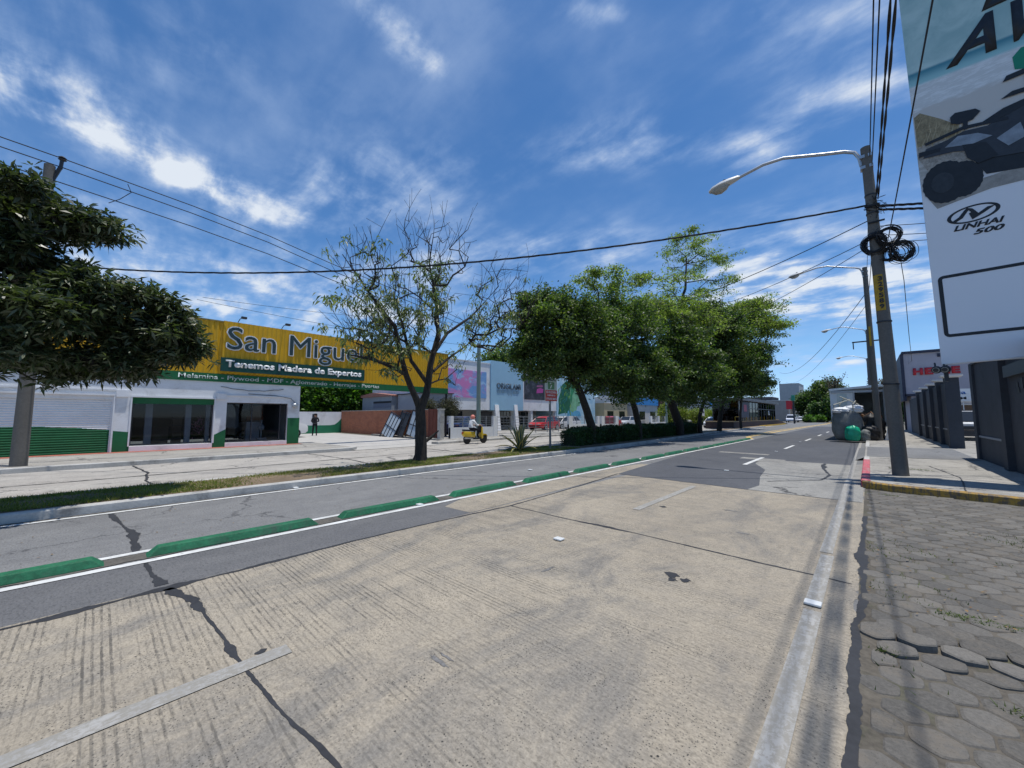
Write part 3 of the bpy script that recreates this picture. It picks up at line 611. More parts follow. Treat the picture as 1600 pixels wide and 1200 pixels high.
# ------------------------------------------------------------------ trees
def grow(seed, trunks, blobs, step=.45, wig=.12, droop=0., twig=.008, cost=.35, pipe=2.3, rmul=1., shoots=None, clump=0, jag=.09, fill=.35):
    """skeleton: given trunk polylines [(points)], attach points scattered in blobs (x,y,z,rx,rz,count)"""
    rg = np.random.default_rng(seed); N = []; par = []; dist = []
    def addnode(p, pa):
        N.append(np.asarray(p, float)); par.append(pa); dist.append(0 if pa < 0 else dist[pa]+np.linalg.norm(N[-1]-N[pa])); return len(N)-1
    rmin = {}
    for tr in trunks:
        pts = tr['p']; rs = tr['r']; pa = -1
        if 'at' in tr: pa = int(np.argmin([np.linalg.norm(q-np.array(tr['at'])) for q in N]))
        for i, p in enumerate(pts):
            if i == 0:
                pa = addnode(p, pa); rmin[pa] = rs[0]; continue
            a = np.array(pts[i-1], float); b = np.array(p, float); k = max(1, int(np.linalg.norm(b-a)/step))
            for q in range(1, k+1):
                t = q/k; w = rg.normal(0, wig*.25*np.linalg.norm(b-a)/k, 3)*(t < 1)
                pa = addnode(a+(b-a)*t+w, pa); rmin[pa] = rs[i-1]+(rs[i]-rs[i-1])*t
    att = []
    for bi, (x, y, z, rx, rz, cnt) in enumerate(blobs):
        d = rg.normal(0, 1, (cnt, 3)); d /= np.linalg.norm(d, axis=1)[:, None]; r = rg.uniform(.25, 1, cnt)**.5
        az_ = np.arctan2(d[:, 1], d[:, 0]); ph_ = rg.uniform(0, 6.28, 3); r = r*(1+.20*np.sin(3*az_+ph_[0]+2*d[:, 2])+.14*np.sin(5*az_+4*d[:, 2]+ph_[1]))*rg.uniform(.9, 1.14, cnt)
        if clump:
            kc = max(3, cnt//clump); cc = d[:kc]*(rg.uniform(.5, 1.02, kc)[:, None]); cc[:, 2] = np.where(rg.random(kc) < .7, np.abs(cc[:, 2]), cc[:, 2]); own = rg.integers(0, kc, cnt); dd = (cc[own]+rg.normal(0, .13, (cnt, 3))*np.array([1, 1, .6])); q = dd*np.array([rx, rx, rz])+np.array([x, y, z]); hm = rg.random(cnt) < fill; q[hm] = (d*r[:, None]*np.array([rx, rx, rz])+np.array([x, y, z]))[hm]
        else: q = d*r[:, None]*np.array([rx, rx, rz])+np.array([x, y, z])
        att += [(p, bi) for p in q]
    root = np.array(trunks[0]['p'][-1]); att.sort(key=lambda t: np.linalg.norm(t[0]-root))
    tips = []
    for p, bi in att:
        A = np.array(N); D = np.linalg.norm(A-p, axis=1); c = D+cost*np.array(dist)*.3+.9*np.maximum(0, A[:, 2]-p[2])
        c[np.array([rmin.get(i, .02) > .0 and A[i, 2] < trunks[0]['p'][-1][2]*.55 for i in range(len(N))])] += 3
        i = int(np.argmin(c)); a = N[i]; L = np.linalg.norm(p-a); k = max(1, int(L/step)); pa = i
        side = rg.normal(0, 1, 3)*L*wig
        for q in range(1, k+1):
            t = q/k; b = a+(p-a)*t+side*math.sin(math.pi*t)+rg.normal(0, step*jag, 3)*(t < 1)-np.array([0, 0, droop*math.sin(math.pi*t)*L*-1])
            pa = addnode(b, pa)
        tips.append((pa, bi))
    if shoots:
        cnt, L0, L1, upb, zmin, rad = shoots; ax = np.array(trunks[0]['p'][-1]); cand = [i for i in range(len(N)) if N[i][2] > zmin and rmin.get(i, 0) < .05]
        bi0 = [b for _, b in tips]
        for k in range(cnt):
            i = cand[int(rg.integers(len(cand)))]; p = N[i]; out = p-ax; out[2] *= .35; out = out/(np.linalg.norm(out)+1e-6)
            d = out*rg.uniform(.15, .75)+np.array([0, 0, upb])*rg.uniform(.5, 1.2)+rg.normal(0, .28, 3); d /= np.linalg.norm(d); L = rg.uniform(L0, L1); m = 4; bend = rg.normal(0, .12, 3)+np.array([0, 0, .10]); pa = i
            near = min(range(len(blobs)), key=lambda b: (p[0]-blobs[b][0])**2+(p[1]-blobs[b][1])**2+(p[2]-blobs[b][2])**2)
            for q in range(1, m+1): pa = addnode(N[i]+d*L*q/m+bend*L*(q/m)**2, pa)
            tips.append((pa, near))
            if rg.random() < .55:
                j = pa-2; d2 = d+rg.normal(0, .5, 3); d2 /= np.linalg.norm(d2); pb = j
                for q in range(1, 3): pb = addnode(N[j]+d2*L*.22*q, pb)
                tips.append((pb, near))
    n = len(N); load = np.zeros(n)
    for t, _ in tips: load[t] += 1
    for i in range(n-1, -1, -1):
        if par[i] >= 0: load[par[i]] += load[i]
    r = twig*np.maximum(load, 1)**(1/pipe)*rmul
    for i, v in rmin.items(): r[i] = max(v, 0.0) if v > 0 else r[i]
    return np.array(N), par, r, tips
def skeleton_mesh(name, N, par, r, mat, parent, origin, minr=0., seed=0):
    mb = MB(); n = len(N); kids = [[] for _ in range(n)]
    for i, p in enumerate(par):
        if p >= 0: kids[p].append(i)
    used = [False]*n
    for i in range(n):
        p = par[i]
        if p >= 0 and kids[p] and kids[p][0] != i and max(kids[p], key=lambda k: r[k]) == i: pass
    main = [max(k, key=lambda q: r[q]) if k else -1 for k in kids]
    starts = [i for i in range(n) if par[i] < 0 or main[par[i]] != i]
    for s in starts:
        ch = [s]; 
        while main[ch[-1]] >= 0: ch.append(main[ch[-1]])
        pts = [N[q] for q in ch]; rr = [r[q] for q in ch]
        if par[s] >= 0: pts = [N[par[s]]]+pts; rr = [min(r[par[s]]*.9, rr[0]*1.25)]+rr
        if len(pts) < 2: continue
        seg = 14 if rr[0] > .09 else (8 if rr[0] > .035 else (5 if rr[0] > .012 else 3))
        mb.tube([Vector(p)-Vector(origin) for p in pts], rr, seg)
    return mb.build(name, mat, parent, smooth=True, fix=False)
def leaves(name, centers, per, spread, L, Wd, mat, parent, origin, seed, up=.35, flat=.6, droop=.2, rosette=False):
    rg = np.random.default_rng(seed); C = np.repeat(centers, per, axis=0); n = len(C)
    if rosette: C = C+np.repeat(rg.normal(0, spread, (len(centers)*(per//9+1)+1, 3)), 9, axis=0)[:n]*np.array([1, 1, flat])
    else: C = C+rg.normal(0, spread, (n, 3))*np.array([1, 1, flat])
    d = rg.normal(0, 1, (n, 3)); d[:, 2] = d[:, 2]*.6-droop; d /= np.linalg.norm(d, axis=1)[:, None]
    nr = rg.normal(0, .7, (n, 3))+np.array([0, 0, up*2]); s = np.cross(d, nr); s /= np.linalg.norm(s, axis=1)[:, None]+1e-9
    l = L*rg.uniform(.55, 1.25, n)[:, None]; w = Wd*rg.uniform(.6, 1.2, n)[:, None]
    if rosette: C = C+d*l*.15
    nn = np.cross(s, d)
    q = np.empty((n, 4, 3)); q[:, 0] = C; q[:, 1] = C+d*l*.5+s*w+nn*w*.25; q[:, 2] = C+d*l-np.array([0, 0, 1])*l*droop*.5; q[:, 3] = C+d*l*.5-s*w+nn*w*.25
    return npmesh(name, q.reshape(-1, 3), 4, mat, parent, origin)
def tree(name, label, cat, seed, trunks, blobs, lm, bm_, per, spread, L, Wd, extra=None, group=None, leafy=None, **kw):
    base = trunks[0]['p'][0]
    t = thing(name, label, cat, base, group=group)
    rs = kw.pop('rosette', False); up = kw.pop('up', .35); fl = kw.pop('flat', .6); dr = kw.pop('leafdroop', .2)
    N, par, r, tips = grow(seed, trunks, blobs, **kw)
    skeleton_mesh('trunk', N, par, r, bm_, t, base)
    idx = [i for i, (q, b) in enumerate(tips) if leafy is None or random.Random(seed*7+i).random() < leafy[b]]
    for mi_, (mat_, bl) in enumerate(lm if isinstance(lm, list) else [(lm, None)]):
        ii = [i for i in idx if bl is None or tips[i][1] in bl]
        C = np.array([N[tips[i][0]] for i in ii]+[N[par[tips[i][0]]]*.5+N[tips[i][0]]*.5 for i in ii if par[tips[i][0]] >= 0])
        leaves('crown' if mi_ == 0 else 'upper_crown', C, per if not isinstance(per, list) else per[mi_], spread, L, Wd, mat_, t, base, seed+1+mi_, up, fl, dr, rs)
    return t
FT = 0.16
# dark broad-leaved tree on the left of the median
tree('broadleaf_tree', 'dense dark glossy-leaved tree filling the left edge, hiding part of the yellow wall', 'tree', 21,
     [dict(p=[(-10.5, -3.3, FT), (-10.5, -3.1, 1.2), (-10.6, -2.8, 2.1)], r=[.17, .13, .11]), dict(p=[(-10.6, -2.2, 3.0), (-10.4, -1.2, 4.2), (-10.3, -.8, 4.9)], r=[.07, .04, .02], at=(-10.6, -2.8, 2.1)),
      dict(p=[(-10.5, -2.0, 2.6), (-10.3, -.9, 3.1), (-10.1, .4, 3.5)], r=[.07, .045, .015], at=(-10.6, -2.8, 2.1))],
     [(-10.5, -1.5, 5.15, 1.05, .42, 120), (-10.2, -.5, 4.92, .75, .22, 50), (-10.5, -1.2, 4.45, .8, .3, 50), (-10.6, -1.1, 4.0, 1.22, .60, 170), (-10., .1, 3.66, .88, .46, 105), (-10.0, .85, 3.30, .55, .42, 55), (-10.6, -.2, 2.98, 1.25, .46, 150),
      (-10.6, -2.3, 4.0, 1.05, 1.15, 170), (-10.2, .75, 2.72, .62, .17, 40), (-9.3, -.8, 3.1, .6, .42, 60), (-9.6, -1.1, 2.55, .7, .25, 55), (-11.6, -2.5, 3.6, 1.1, .9, 60), (-10.4, -.3, 2.42, 1.0, .2, 70), (-10.2, .95, 3.05, .6, .35, 60)],
     L_dark, M_bark_dark, 34, .12, .165, .024, step=.3, rosette=True, up=.5, wig=.1, clump=5, fill=.12)
# half-bare tree in front of the timber yard
tree('half_bare_tree', 'half bare tree with sparse drooping leaves and open twigs on the grassy median', 'tree', 5,
     [dict(p=[(-10.75, 7.2, FT-.05), (-10.72, 7.22, .35), (-10.72, 7.2, 1.3), (-10.7, 7.15, 1.85)], r=[.25, .20, .175, .16]),
      dict(p=[(-10.75, 7.0, 2.2), (-10.7, 6.6, 2.9), (-10.5, 6.3, 3.4), (-10.4, 6.0, 4.3), (-10.3, 5.3, 4.9), (-10.3, 4.3, 6.0)], r=[.105, .09, .075, .06, .04, .012], at=(-10.7, 7.15, 1.85)),
      dict(p=[(-10.6, 7.3, 2.3), (-10.6, 7.45, 3.3), (-10.6, 7.75, 4.4), (-10.7, 7.7, 5.6), (-10.7, 7.4, 6.8), (-10.6, 7.5, 8.0)], r=[.12, .10, .075, .055, .03, .01], at=(-10.7, 7.15, 1.85)),
      dict(p=[(-10.7, 8.2, 4.5), (-10.7, 9.3, 5.3), (-10.6, 10.2, 6.3)], r=[.055, .04, .012], at=(-10.6, 7.6, 3.8)),
      dict(p=[(-10.4, 6.1, 3.0), (-10.1, 5.3, 3.15), (-9.9, 4.4, 3.2)], r=[.055, .045, .02], at=(-10.7, 6.6, 2.9)),
      dict(p=[(-10.8, 8.3, 3.6), (-10.8, 9.3, 4.3)], r=[.04, .02], at=(-10.6, 7.45, 3.0)),
      dict(p=[(-10.9, 6.9, 3.4), (-11.0, 6.6, 4.6), (-11, 6.3, 5.4)], r=[.06, .04, .02], at=(-10.6, 7.35, 2.6)),
      dict(p=[(-10.6, 7.6, .95), (-10.5, 7.75, 1.12)], r=[.05, .02], at=(-10.72, 7.2, .8))],
     [(-10.6, 7.5, 7.15, 1.35, 1.2, 100), (-10.3, 4.9, 5.8, .65, .95, 60), (-10.8, 7.0, 5.5, 1.5, 1.2, 150), (-10.7, 10.7, 6.3, 1.45, 1.35, 130), (-10.1, 5.2, 4.2, .80, .5, 60),
      (-10.8, 10.1, 4.9, 1.15, .8, 85), (-10.2, 5.7, 3.3, 1.0, .55, 60), (-9.9, 4.3, 3.7, .45, .3, 14), (-10.9, 6.6, 4.3, 1.3, .7, 80), (-10.9, 8.3, 3.1, .7, .4, 22)],
     L_pale, M_bark_dark, 10, .08, .16, .026, leafy=[.0, .10, .20, .03, .20, .16, .30, .3, .42, .2], step=.3, wig=.07, jag=.035, twig=.0052, pipe=2.15, leafdroop=.75, up=.1, shoots=(420, .4, 1.15, .75, 3.0, .05), clump=0)
G5 = 'median trees behind the hedge'
tree('round_tree', 'dense round dark green tree, nearest of the group rising behind the low hedge', 'tree', 31,
     [dict(p=[(-10.6, 17.5, FT), (-10.5, 17.4, 1.0), (-10.5, 16.4, 2.7), (-10.5, 15.8, 3.6)], r=[.24, .22, .17, .13])],
     [(-10.6, 14.3, 5.9, 1.85, 1.7, 300), (-10.8, 13.5, 4.3, 1.25, 1.1, 150), (-10.0, 15.8, 4.5, 1.8, 1.4, 240), (-10.2, 17.6, 4.2, 1.6, 1.0, 140), (-11, 15.9, 6.9, 1.6, 1.1, 120), (-10.4, 17.6, 5.6, 1.9, 1.8, 240)],
     L_mid, M_bark_dark, 46, .19, .15, .046, group=G5, step=.45, clump=7, fill=.5)
tree('spreading_tree', 'tree with lower dark crown and lighter open top, second behind the hedge', 'tree', 32,
     [dict(p=[(-10.6, 23, FT), (-10.5, 22.9, 1.0), (-10.5, 21.8, 3.1), (-10.6, 21.2, 4.6), (-10.8, 20.6, 7)], r=[.22, .2, .16, .12, .06])],
     [(-11, 19.9, 9.35, 1.75, .85, 80), (-10.6, 20.6, 6.3, 2.5, 2.2, 360), (-9.7, 21.6, 4.3, 1.9, 1.5, 180), (-10, 19.2, 3.5, 1.7, 1.2, 150), (-9.8, 22.4, 3.4, 1.8, 1.0, 140), (-10.7, 22.3, 8.0, 2.2, 1.1, 100)],
     [(L_mid, [1, 2, 3, 4]), (L_olive, [0, 5])], M_bark_dark, [44, 18], .21, .16, .05, group=G5, step=.5, clump=7, fill=.5)
tree('tall_tree', 'tallest thin-topped tree of the median group, open crown against the blue sky', 'tree', 33,
     [dict(p=[(-10.6, 30, FT), (-10.5, 29.8, 1.0), (-10.5, 27.2, 3.8), (-10.5, 28.0, 6.5), (-10.6, 30.5, 9.5), (-10.5, 32.3, 12), (-10.6, 33.2, 15)], r=[.36, .32, .26, .2, .14, .10, .05])],
     [(-10.6, 33.2, 16.6, 1.7, .75, 34), (-10.4, 32.0, 15.2, 2.2, .7, 40), (-9.5, 35.0, 14.4, 2.6, .9, 60), (-9.3, 36, 12.6, 2.5, .6, 34), (-11.0, 28, 11.6, 2.4, .7, 60), (-10.6, 30.8, 10.0, 3.0, 1.2, 110), (-9.6, 27.0, 5.6, 2.5, 2.3, 260), (-10.6, 25.4, 8.4, 2.1, 1.5, 120), (-9.6, 29.5, 8.6, 2.6, 1.8, 160), (-9.6, 26.5, 3.7, 2.0, 1.1, 140), (-9.8, 30.5, 4.3, 2.2, 1.4, 140)],
     [(L_mid, [6, 9, 10]), (L_olive, [0, 1, 2, 3, 4, 5, 7, 8])], M_bark_dark, [44, 17], .24, .19, .05, group=G5, step=.6, flat=.4, clump=5)
tree('shade_tree', 'leafy green tree at the right of the group, overhanging the grey lanes', 'tree', 34,
     [dict(p=[(-10.6, 35, FT), (-10.6, 35, 1.6), (-10.3, 35.8, 3.4), (-10, 36.5, 6)], r=[.18, .15, .12, .08])],
     [(-10.0, 36.8, 7.4, 3.3, 3.0, 340), (-10, 32.2, 4.1, 2.4, 2.0, 200), (-9.2, 38.2, 4.9, 2.4, 1.8, 180), (-9.4, 34.5, 9.6, 2.4, 1.4, 110)],
     L_mid, M_bark_dark, 44, .27, .20, .06, group=G5, step=.7, clump=7, fill=.5)
tree('flat_topped_tree', 'flat topped yellow-green tree at the right end of the group, edge against the sky', 'tree', 35,
     [dict(p=[(-10.7, 41, FT), (-10.5, 40.8, 1.6), (-10.0, 41, 4), (-9.2, 41.6, 7)], r=[.24, .2, .16, .1])],
     [(-7.4, 42.6, 11.8, 2.6, 1.0, 120), (-8.2, 41.6, 9.6, 2.9, 1.9, 240), (-8.6, 40.8, 6.6, 2.7, 2.2, 260), (-6.3, 40.8, 9.6, 1.8, 1.2, 90), (-8.4, 42, 4.4, 2.4, 1.1, 110), (-9.5, 41.5, 11.2, 2.4, 1.3, 110)],
     [(L_mid, [2, 4]), (L_olive, [0, 1, 3, 5])], M_bark_dark, [44, 19], .27, .21, .058, group=G5, step=.7, flat=.45, clump=6, fill=.3)
tree('thin_median_tree', 'small dark tree at the far end of the median, before the glass bus station', 'tree', 36,
     [dict(p=[(-11.2, 52, FT), (-11.2, 52, 2.0), (-11, 52.3, 4)], r=[.16, .13, .1])],
     [(-11, 52, 6.0, 2.6, 1.8, 110), (-9.9, 54, 5.4, 2.0, 1.2, 60)], L_mid, M_bark_dark, 36, .35, .24, .07, group=G5, step=.8, clump=7, fill=.5)
# clipped hedge in the median
def hedge(name, label, y0, y1, seed, n):
    rg = np.random.default_rng(seed); y = rg.uniform(y0, y1, n); cx = np.interp(y, [15, 22, 28, 37], [-10.72, -10.85, -11.1, -11.4])
    a = rg.uniform(-1, 1, (n, 2)); edge_ = rg.random(n) < .75
    u = np.where(edge_ & (rg.random(n) < .5), np.sign(a[:, 0])*rg.uniform(.85, 1.05, n), a[:, 0]); w = np.where(edge_ & (np.abs(u) < .85), rg.uniform(.85, 1.06, n), a[:, 1])
    top = .78+.07*np.sin(y*2.3)+.05*np.sin(y*5.1)
    x = cx+u*.46; z = .16+(w*.5+.5)*top; C = np.c_[x, y, z]
    t = thing(name, label, 'hedge', (-10.72, y0, FT))
    leaves('foliage', C, 3, .035, .085, .026, L_hedge, t, (-10.72, y0, FT), seed+3, .4, 1., .0)
    core = MB(); yy = np.linspace(y0+.1, y1-.1, 24); ccx = np.interp(yy, [15, 22, 28, 37], [-10.72, -10.85, -11.1, -11.4])
    vs = []; 
    for k_, (c_, q) in enumerate(zip(ccx, yy)):
        tt = .16+.62+.05*math.sin(q*2.3)
        vs += [(c_-.36, q, .15), (c_-.34, q, tt-.06), (c_-.2, q, tt), (c_+.2, q, tt), (c_+.34, q, tt-.06), (c_+.36, q, .15)]
    fs = [(i*6+k, i*6+k+1, i*6+k+7, i*6+k+6) for i in range(23) for k in range(5)]+[tuple(range(6)), tuple(23*6+k for k in range(6))]
    core.add(vs, fs); core.build('branches', pm('hedge_twigs', (.018, .026, .012), .95, .4, 5, 30, .3), t, world=True)
hedge('clipped_hedge', 'long low dark green clipped hedge along the median under the trees', 15.6, 35.5, 3, 26000)
# variegated agave
def agave():
    base = (-10.68, 12.0, FT); t = thing('agave', 'spiky agave with yellow-edged green leaves on the median beside the red sign', 'plant', base)
    ga = pm('agave_green', (.05, .085, .06), .55, .2, 4); yl = pm('agave_yellow_margin', (.42, .36, .11), .6, .15, 5)
    rnd = random.Random(3); k = 0
    for i in range(26):
        az = i*2.399+rnd.uniform(-.2, .2); u = i/25; el = 1.45-1.15*u+rnd.uniform(-.08, .08); L = 1.18-.22*u+rnd.uniform(-.1, .1); curl = .25+1.3*u*u*(1.3 if i > 18 else .7)
        pts = []; p = Vector((0, 0, .02)); e = el
        for s in range(9):
            pts.append(p.copy()); e -= curl/9*(1 if s > 3 else .3); p = p+Vector((math.cos(az)*math.cos(e), math.sin(az)*math.cos(e), math.sin(e)))*L/8
        mb = MB(); side = Vector((-math.sin(az), math.cos(az), 0)); vs = []
        for s, q in enumerate(pts):
            t_ = s/8; w = .075*(math.sin(math.pi*min(1, .25+t_*.75))**.8)*(1 if s < 8 else .05)
            d = (pts[min(s+1, 8)]-pts[max(s-1, 0)]).normalized(); up = side.cross(d)*-1
            vs += [q-side*w+up*w*.35, q-side*w*.62+up*w*.06, q-up*.012, q+side*w*.62+up*w*.06, q+side*w+up*w*.35]
        for s in range(8):
            for c in range(4):
                mb.cur = 1 if c in (0, 3) else 0; mb.add([], []) if 0 else None
                mb.f.append([s*5+c, s*5+c+1, s*5+c+6, s*5+c+5]); mb.mi.append(1 if c in (0, 3) else 0)
        mb.v = vs; mb.build('leaf', [ga, yl], t, smooth=True, fix=False)
agave()

# background vegetation
def bush(name, label, cat, cx, cy, z0, rx, ry, rz, n, L, Wd, lm, seed, group=None, trunk=None, stuffcore=True):
    rg = np.random.default_rng(seed); t = thing(name, label, cat, (cx, cy, z0 if trunk is None else trunk[2]), group=group)
    lob = rg.normal(0, 1, (9, 3)); lob /= np.linalg.norm(lob, axis=1)[:, None]; lob[:, 2] = abs(lob[:, 2])*.8
    C = []
    for l in lob:
        d = rg.normal(0, 1, (n//9, 3)); d /= np.linalg.norm(d, axis=1)[:, None]
        C.append(l*np.array([rx, ry, rz])*.55+d*np.array([rx, ry, rz])*.5*rg.uniform(.6, 1, (n//9, 1)))
    C = np.concatenate(C)+np.array([cx, cy, z0+rz*.45]); C = C[C[:, 2] > z0+.02]
    leaves('crown' if trunk else 'foliage', C, 3, .09*rx, L, Wd, lm, t, (cx, cy, z0 if trunk is None else trunk[2]), seed+5, .4, 1., .1)
    if trunk:
        mb = MB(); r0, r1, zb = trunk; h = z0+rz*.5-zb
        mb.tube([(0, 0, 0), (.05*h, .02*h, h*.5), (.02*h, -.03*h, h)], [r0, (r0+r1)/2, r1], 8)
        for k in range(5):
            a = k*1.26+seed; mb.tube([(.04*h, 0, h*.6), (math.cos(a)*rx*.35, math.sin(a)*ry*.35, h*.85), (math.cos(a)*rx*.6, math.sin(a)*ry*.6, h*1.1)], [r1, r1*.6, r1*.25], 5)
        mb.build('trunk', M_bark_dark, t, smooth=True)
    else:
        mb = MB(); mb.lathe((0, 0, 0), [(rx*.5, 0), (rx*.62, rz*.3), (rx*.45, rz*.6), (rx*.1, rz*.8)], seg=9); mb.build('branches', MATS['hedge_twigs'], t)
    return t
# ------------------------------------------------------------------ timber yard shop (left)
FX = -22.3
def shop():
    t = thing('timber_shop', 'white and green timber yard shop with roller shutter under a long yellow corrugated fascia', 'building', (FX, 3, .15))
    B = lambda mb, name, mat, par=t, **k: mb.build(name, mat, par, world=True, **k)
    z0, zt = .15, 3.36
    y0, yE = -9.0, 7.36
    ops = [(-7.6, -4.0, .15, 2.45), (-3.5, .44, .15, 2.42), (.98, 3.70, .36, 2.38), (4.18, 6.80, .34, 2.24)]
    w = MB(); T_ = .35
    ys = [y0]+[q for o in ops for q in o[:2]]+[yE]
    for i in range(0, len(ys), 2): w.box((FX-T_, ys[i], z0), (FX, ys[i+1], zt))           # piers
    for (a, b, lo, hi) in ops:
        w.box((FX-T_, a, hi), (FX-.002, b, zt))
        if lo > .2: w.box((FX-T_-.4, a, z0), (FX+.04, b, lo))
    B(w, 'wall', M_whitewall)
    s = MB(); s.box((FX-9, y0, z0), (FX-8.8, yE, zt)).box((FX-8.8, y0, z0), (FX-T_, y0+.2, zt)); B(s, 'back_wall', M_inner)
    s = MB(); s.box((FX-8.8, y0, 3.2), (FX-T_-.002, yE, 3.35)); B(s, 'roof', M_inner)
    s = MB(); s.box((FX-8.8, yE-.22, z0), (FX-T_-.002, yE-.002, 3.2)); B(s, 'side_wall', M_whitewall)
    # raised frames round the openings
    fr = MB()
    for (a, b, lo, hi) in ops[1:3]:
        fr.box((FX+.001, a-.06, hi), (FX+.05, b+.06, hi+.07)); fr.box((FX+.001, a-.05, lo), (FX+.045, a+.0, hi)); fr.box((FX+.001, b, lo), (FX+.045, b+.05, hi))
    fr.box((FX+.001, y0, 2.62), (FX+.035, .5, 2.68)); fr.box((FX+.001, 4.0, 2.56), (FX+.05, 6.9, 2.60)); B(fr, 'plaster_band', M_white)
    for yy in (.5, 3.78): B(MB().box((FX+.001, yy, 2.38), (FX+.08, yy+.36, 2.66)), 'pier_capital', M_whitewall)
    # green dado with a swooping top
    def dado(a, b, f, x, name='green_dado'):
        m = MB(); n = 14; yy = [a+(b-a)*i/n for i in range(n+1)]
        m.prism([(x, a, z0+.001), (x, b, z0+.001)]+[(x, q, f(q)) for q in yy[::-1]], (.012, 0, 0)); B(m, name, M_greenpaint)
    sw = lambda q: 1.22-.20*max(0, (q+2.0)/2.5)**1.6*(1 if q > -2 else 0)-.10*max(0, (-1.5-q)/3)
    dado(.44, .98, lambda q: sw(q)-.02, FX+.003); dado(3.70, 4.18, lambda q: .70+.28*(q-3.7)/.48, FX+.003)
    dado(6.80, yE, lambda q: 1.50, FX+.003); dado(-4.0, -3.5, lambda q: 1.0, FX+.003)
    dm = MB(); dm.prism([(FX-.35, yE+.002, z0), (FX+.01, yE+.002, z0), (FX+.01, yE+.002, 1.5), (FX-.35, yE+.002, 1.5)], (0, .012, 0)); B(dm, 'green_dado', M_greenpaint)
    # roller shutters: ribbed sheets, white above and green below
    for (a, b, lo, hi) in ops[:2]:
        g = MB(); wh = MB(); per = .088; n = int((hi-lo)/per)
        for i in range(n):
            za = lo+(hi-lo)*i/n; zb = lo+(hi-lo)*(i+1)/n; m_ = 6
            for k in range(30):
                ya = a+(b-a)*k/30; yb = a+(b-a)*(k+1)/30
                for s_ in range(m_):
                    q4 = [(FX-.12+.026*math.sin(math.pi*u)**.8, za+(zb-za)*u) for u in (s_/m_, (s_+1)/m_)]; (xa, z1_), (xb, z2_) = q4
                    (g if z1_ < sw((ya+yb)/2) else wh).add([(xa, ya, z1_), (xa, yb, z1_), (xb, yb, z2_), (xb, ya, z2_)], [(0, 1, 2, 3)])
        o = B(wh, 'roller_shutter', M_white, fix=False); B(g, 'green_dado', M_greenpaint, fix=False)
        r = MB().box((FX-.16, a, lo), (FX-.05, a+.05, hi)).box((FX-.16, b-.05, lo), (FX-.05, b, hi)).box((FX-.16, a, hi-.16), (FX-.04, b, hi)); B(r, 'shutter_rail', M_white)
    # glazed shopfronts
    a, b, lo, hi = ops[2]
    B(MB().box((FX-.20, a, hi-.26), (FX-.06, b, hi)), 'shutter_box', M_greenpaint)
    o = B(MB().box((FX-.24, a, lo), (FX-.23, b, hi-.26)), 'shop_window', M_glass)
    f = MB()
    for yy in (a, b-.05): f.box((FX-.26, yy, lo), (FX-.20, yy+.05, hi-.26))
    f.box((FX-.26, a, lo), (FX-.20, b, lo+.05)); B(f, 'window_frame', M_dark)
    for q, q2 in ((a+.45, a+.68), (a+1.78, a+1.98), (b-.2, b-.05)): B(MB().box((FX-.75, q, lo), (FX-.5, q2, hi)), 'column', M_inner_col)
    f = MB().box((FX-1.6, a+.75, lo), (FX-1.2, a+1.3, lo+.75)).box((FX-1.5, a+1.42, lo), (FX-1.1, a+1.74, lo+1.2)); B(f, 'counter', M_wood)
    for q in range(6): B(MB().box((FX-1.08, a+1.33, lo+.2+q*.3), (FX-.85, a+1.76, lo+.23+q*.3)), 'shelf', M_dark)
    fl = MB(); rr = random.Random(2)
    for i in range(60):
        c = Vector((FX-.62+rr.uniform(-.12, .12), b-.45+rr.gauss(0, .13), lo+.75+rr.gauss(0, .22))); u = Vector((rr.gauss(0, 1), rr.gauss(0, 1), rr.gauss(0, 1))).normalized()*.055; v_ = u.orthogonal().normalized()*.035
        fl.quad(c-u, c+v_, c+u, c-v_)
    B(fl, 'flower_sticker', pm('pink_sticker', (.42, .16, .26), .6, .2), fix=False)
    a, b, lo, hi = ops[3]
    B(MB().box((FX-.20, a, lo), (FX-.19, b-.28, hi)), 'shop_window', M_glass)
    f = MB()
    for yy in (a, a+1.04, b-.34, b-.05): f.box((FX-.23, yy, lo), (FX-.16, yy+.045, hi))
    f.box((FX-.23, a, lo), (FX-.16, b, lo+.06)).box((FX-.23, a, hi-.05), (FX-.16, b, hi)); B(f, 'window_frame', M_dark)
    f = MB().box((FX-2.2, a+.05, 1.0), (FX-2.15, a+.95, 2.2)).box((FX-1.6, a+1.1, lo), (FX-1.3, a+1.7, 1.3)); B(f, 'display_panel', M_inner_col)
    f = MB().box((FX-1.2, a+1.55, lo), (FX-.9, a+1.95, lo+.12)).box((FX-1.1, a+1.7, lo), (FX-1.06, a+1.76, 1.4)).lathe((FX-1.1, a+1.72, 1.0), [(0, -.16), (.14, -.1), (.17, .05), (.08, .16), (0, .2)], seg=8); B(f, 'display_stand', M_metal_white)
    f = MB().box((FX-3.1, a+1.5, 1.35), (FX-3.0, a+2.3, 1.6)).box((FX-3.3, b-.9, 1.5), (FX-3.25, b-.3, 2.2)); B(f, 'display_board', pm('orange_board', (.5, .15, .05), .6))
    # yellow corrugated fascia
    ya, yb = -9.0, 17.2; f = MB(); zc, zd = 3.58, 6.04
    def corr(mb, ya, yb, za, zb, x, per=.20, d=.028):
        n = int((yb-ya)/per*8); ys_ = [ya+(yb-ya)*i/n for i in range(n+1)]
        xo = [x+d*(max(-1, min(1, 2.2*math.sin(2*math.pi*i/8)))+1)/2 for i in range(n+1)]
        zb_ = zb if callable(zb) else (lambda q: zb)
        mb.add([(xx, q, za) for xx, q in zip(xo, ys_)]+[(xx, q, zb_(q)) for xx, q in zip(xo, ys_)], [(i, i+1, n+2+i, n+1+i) for i in range(n)])
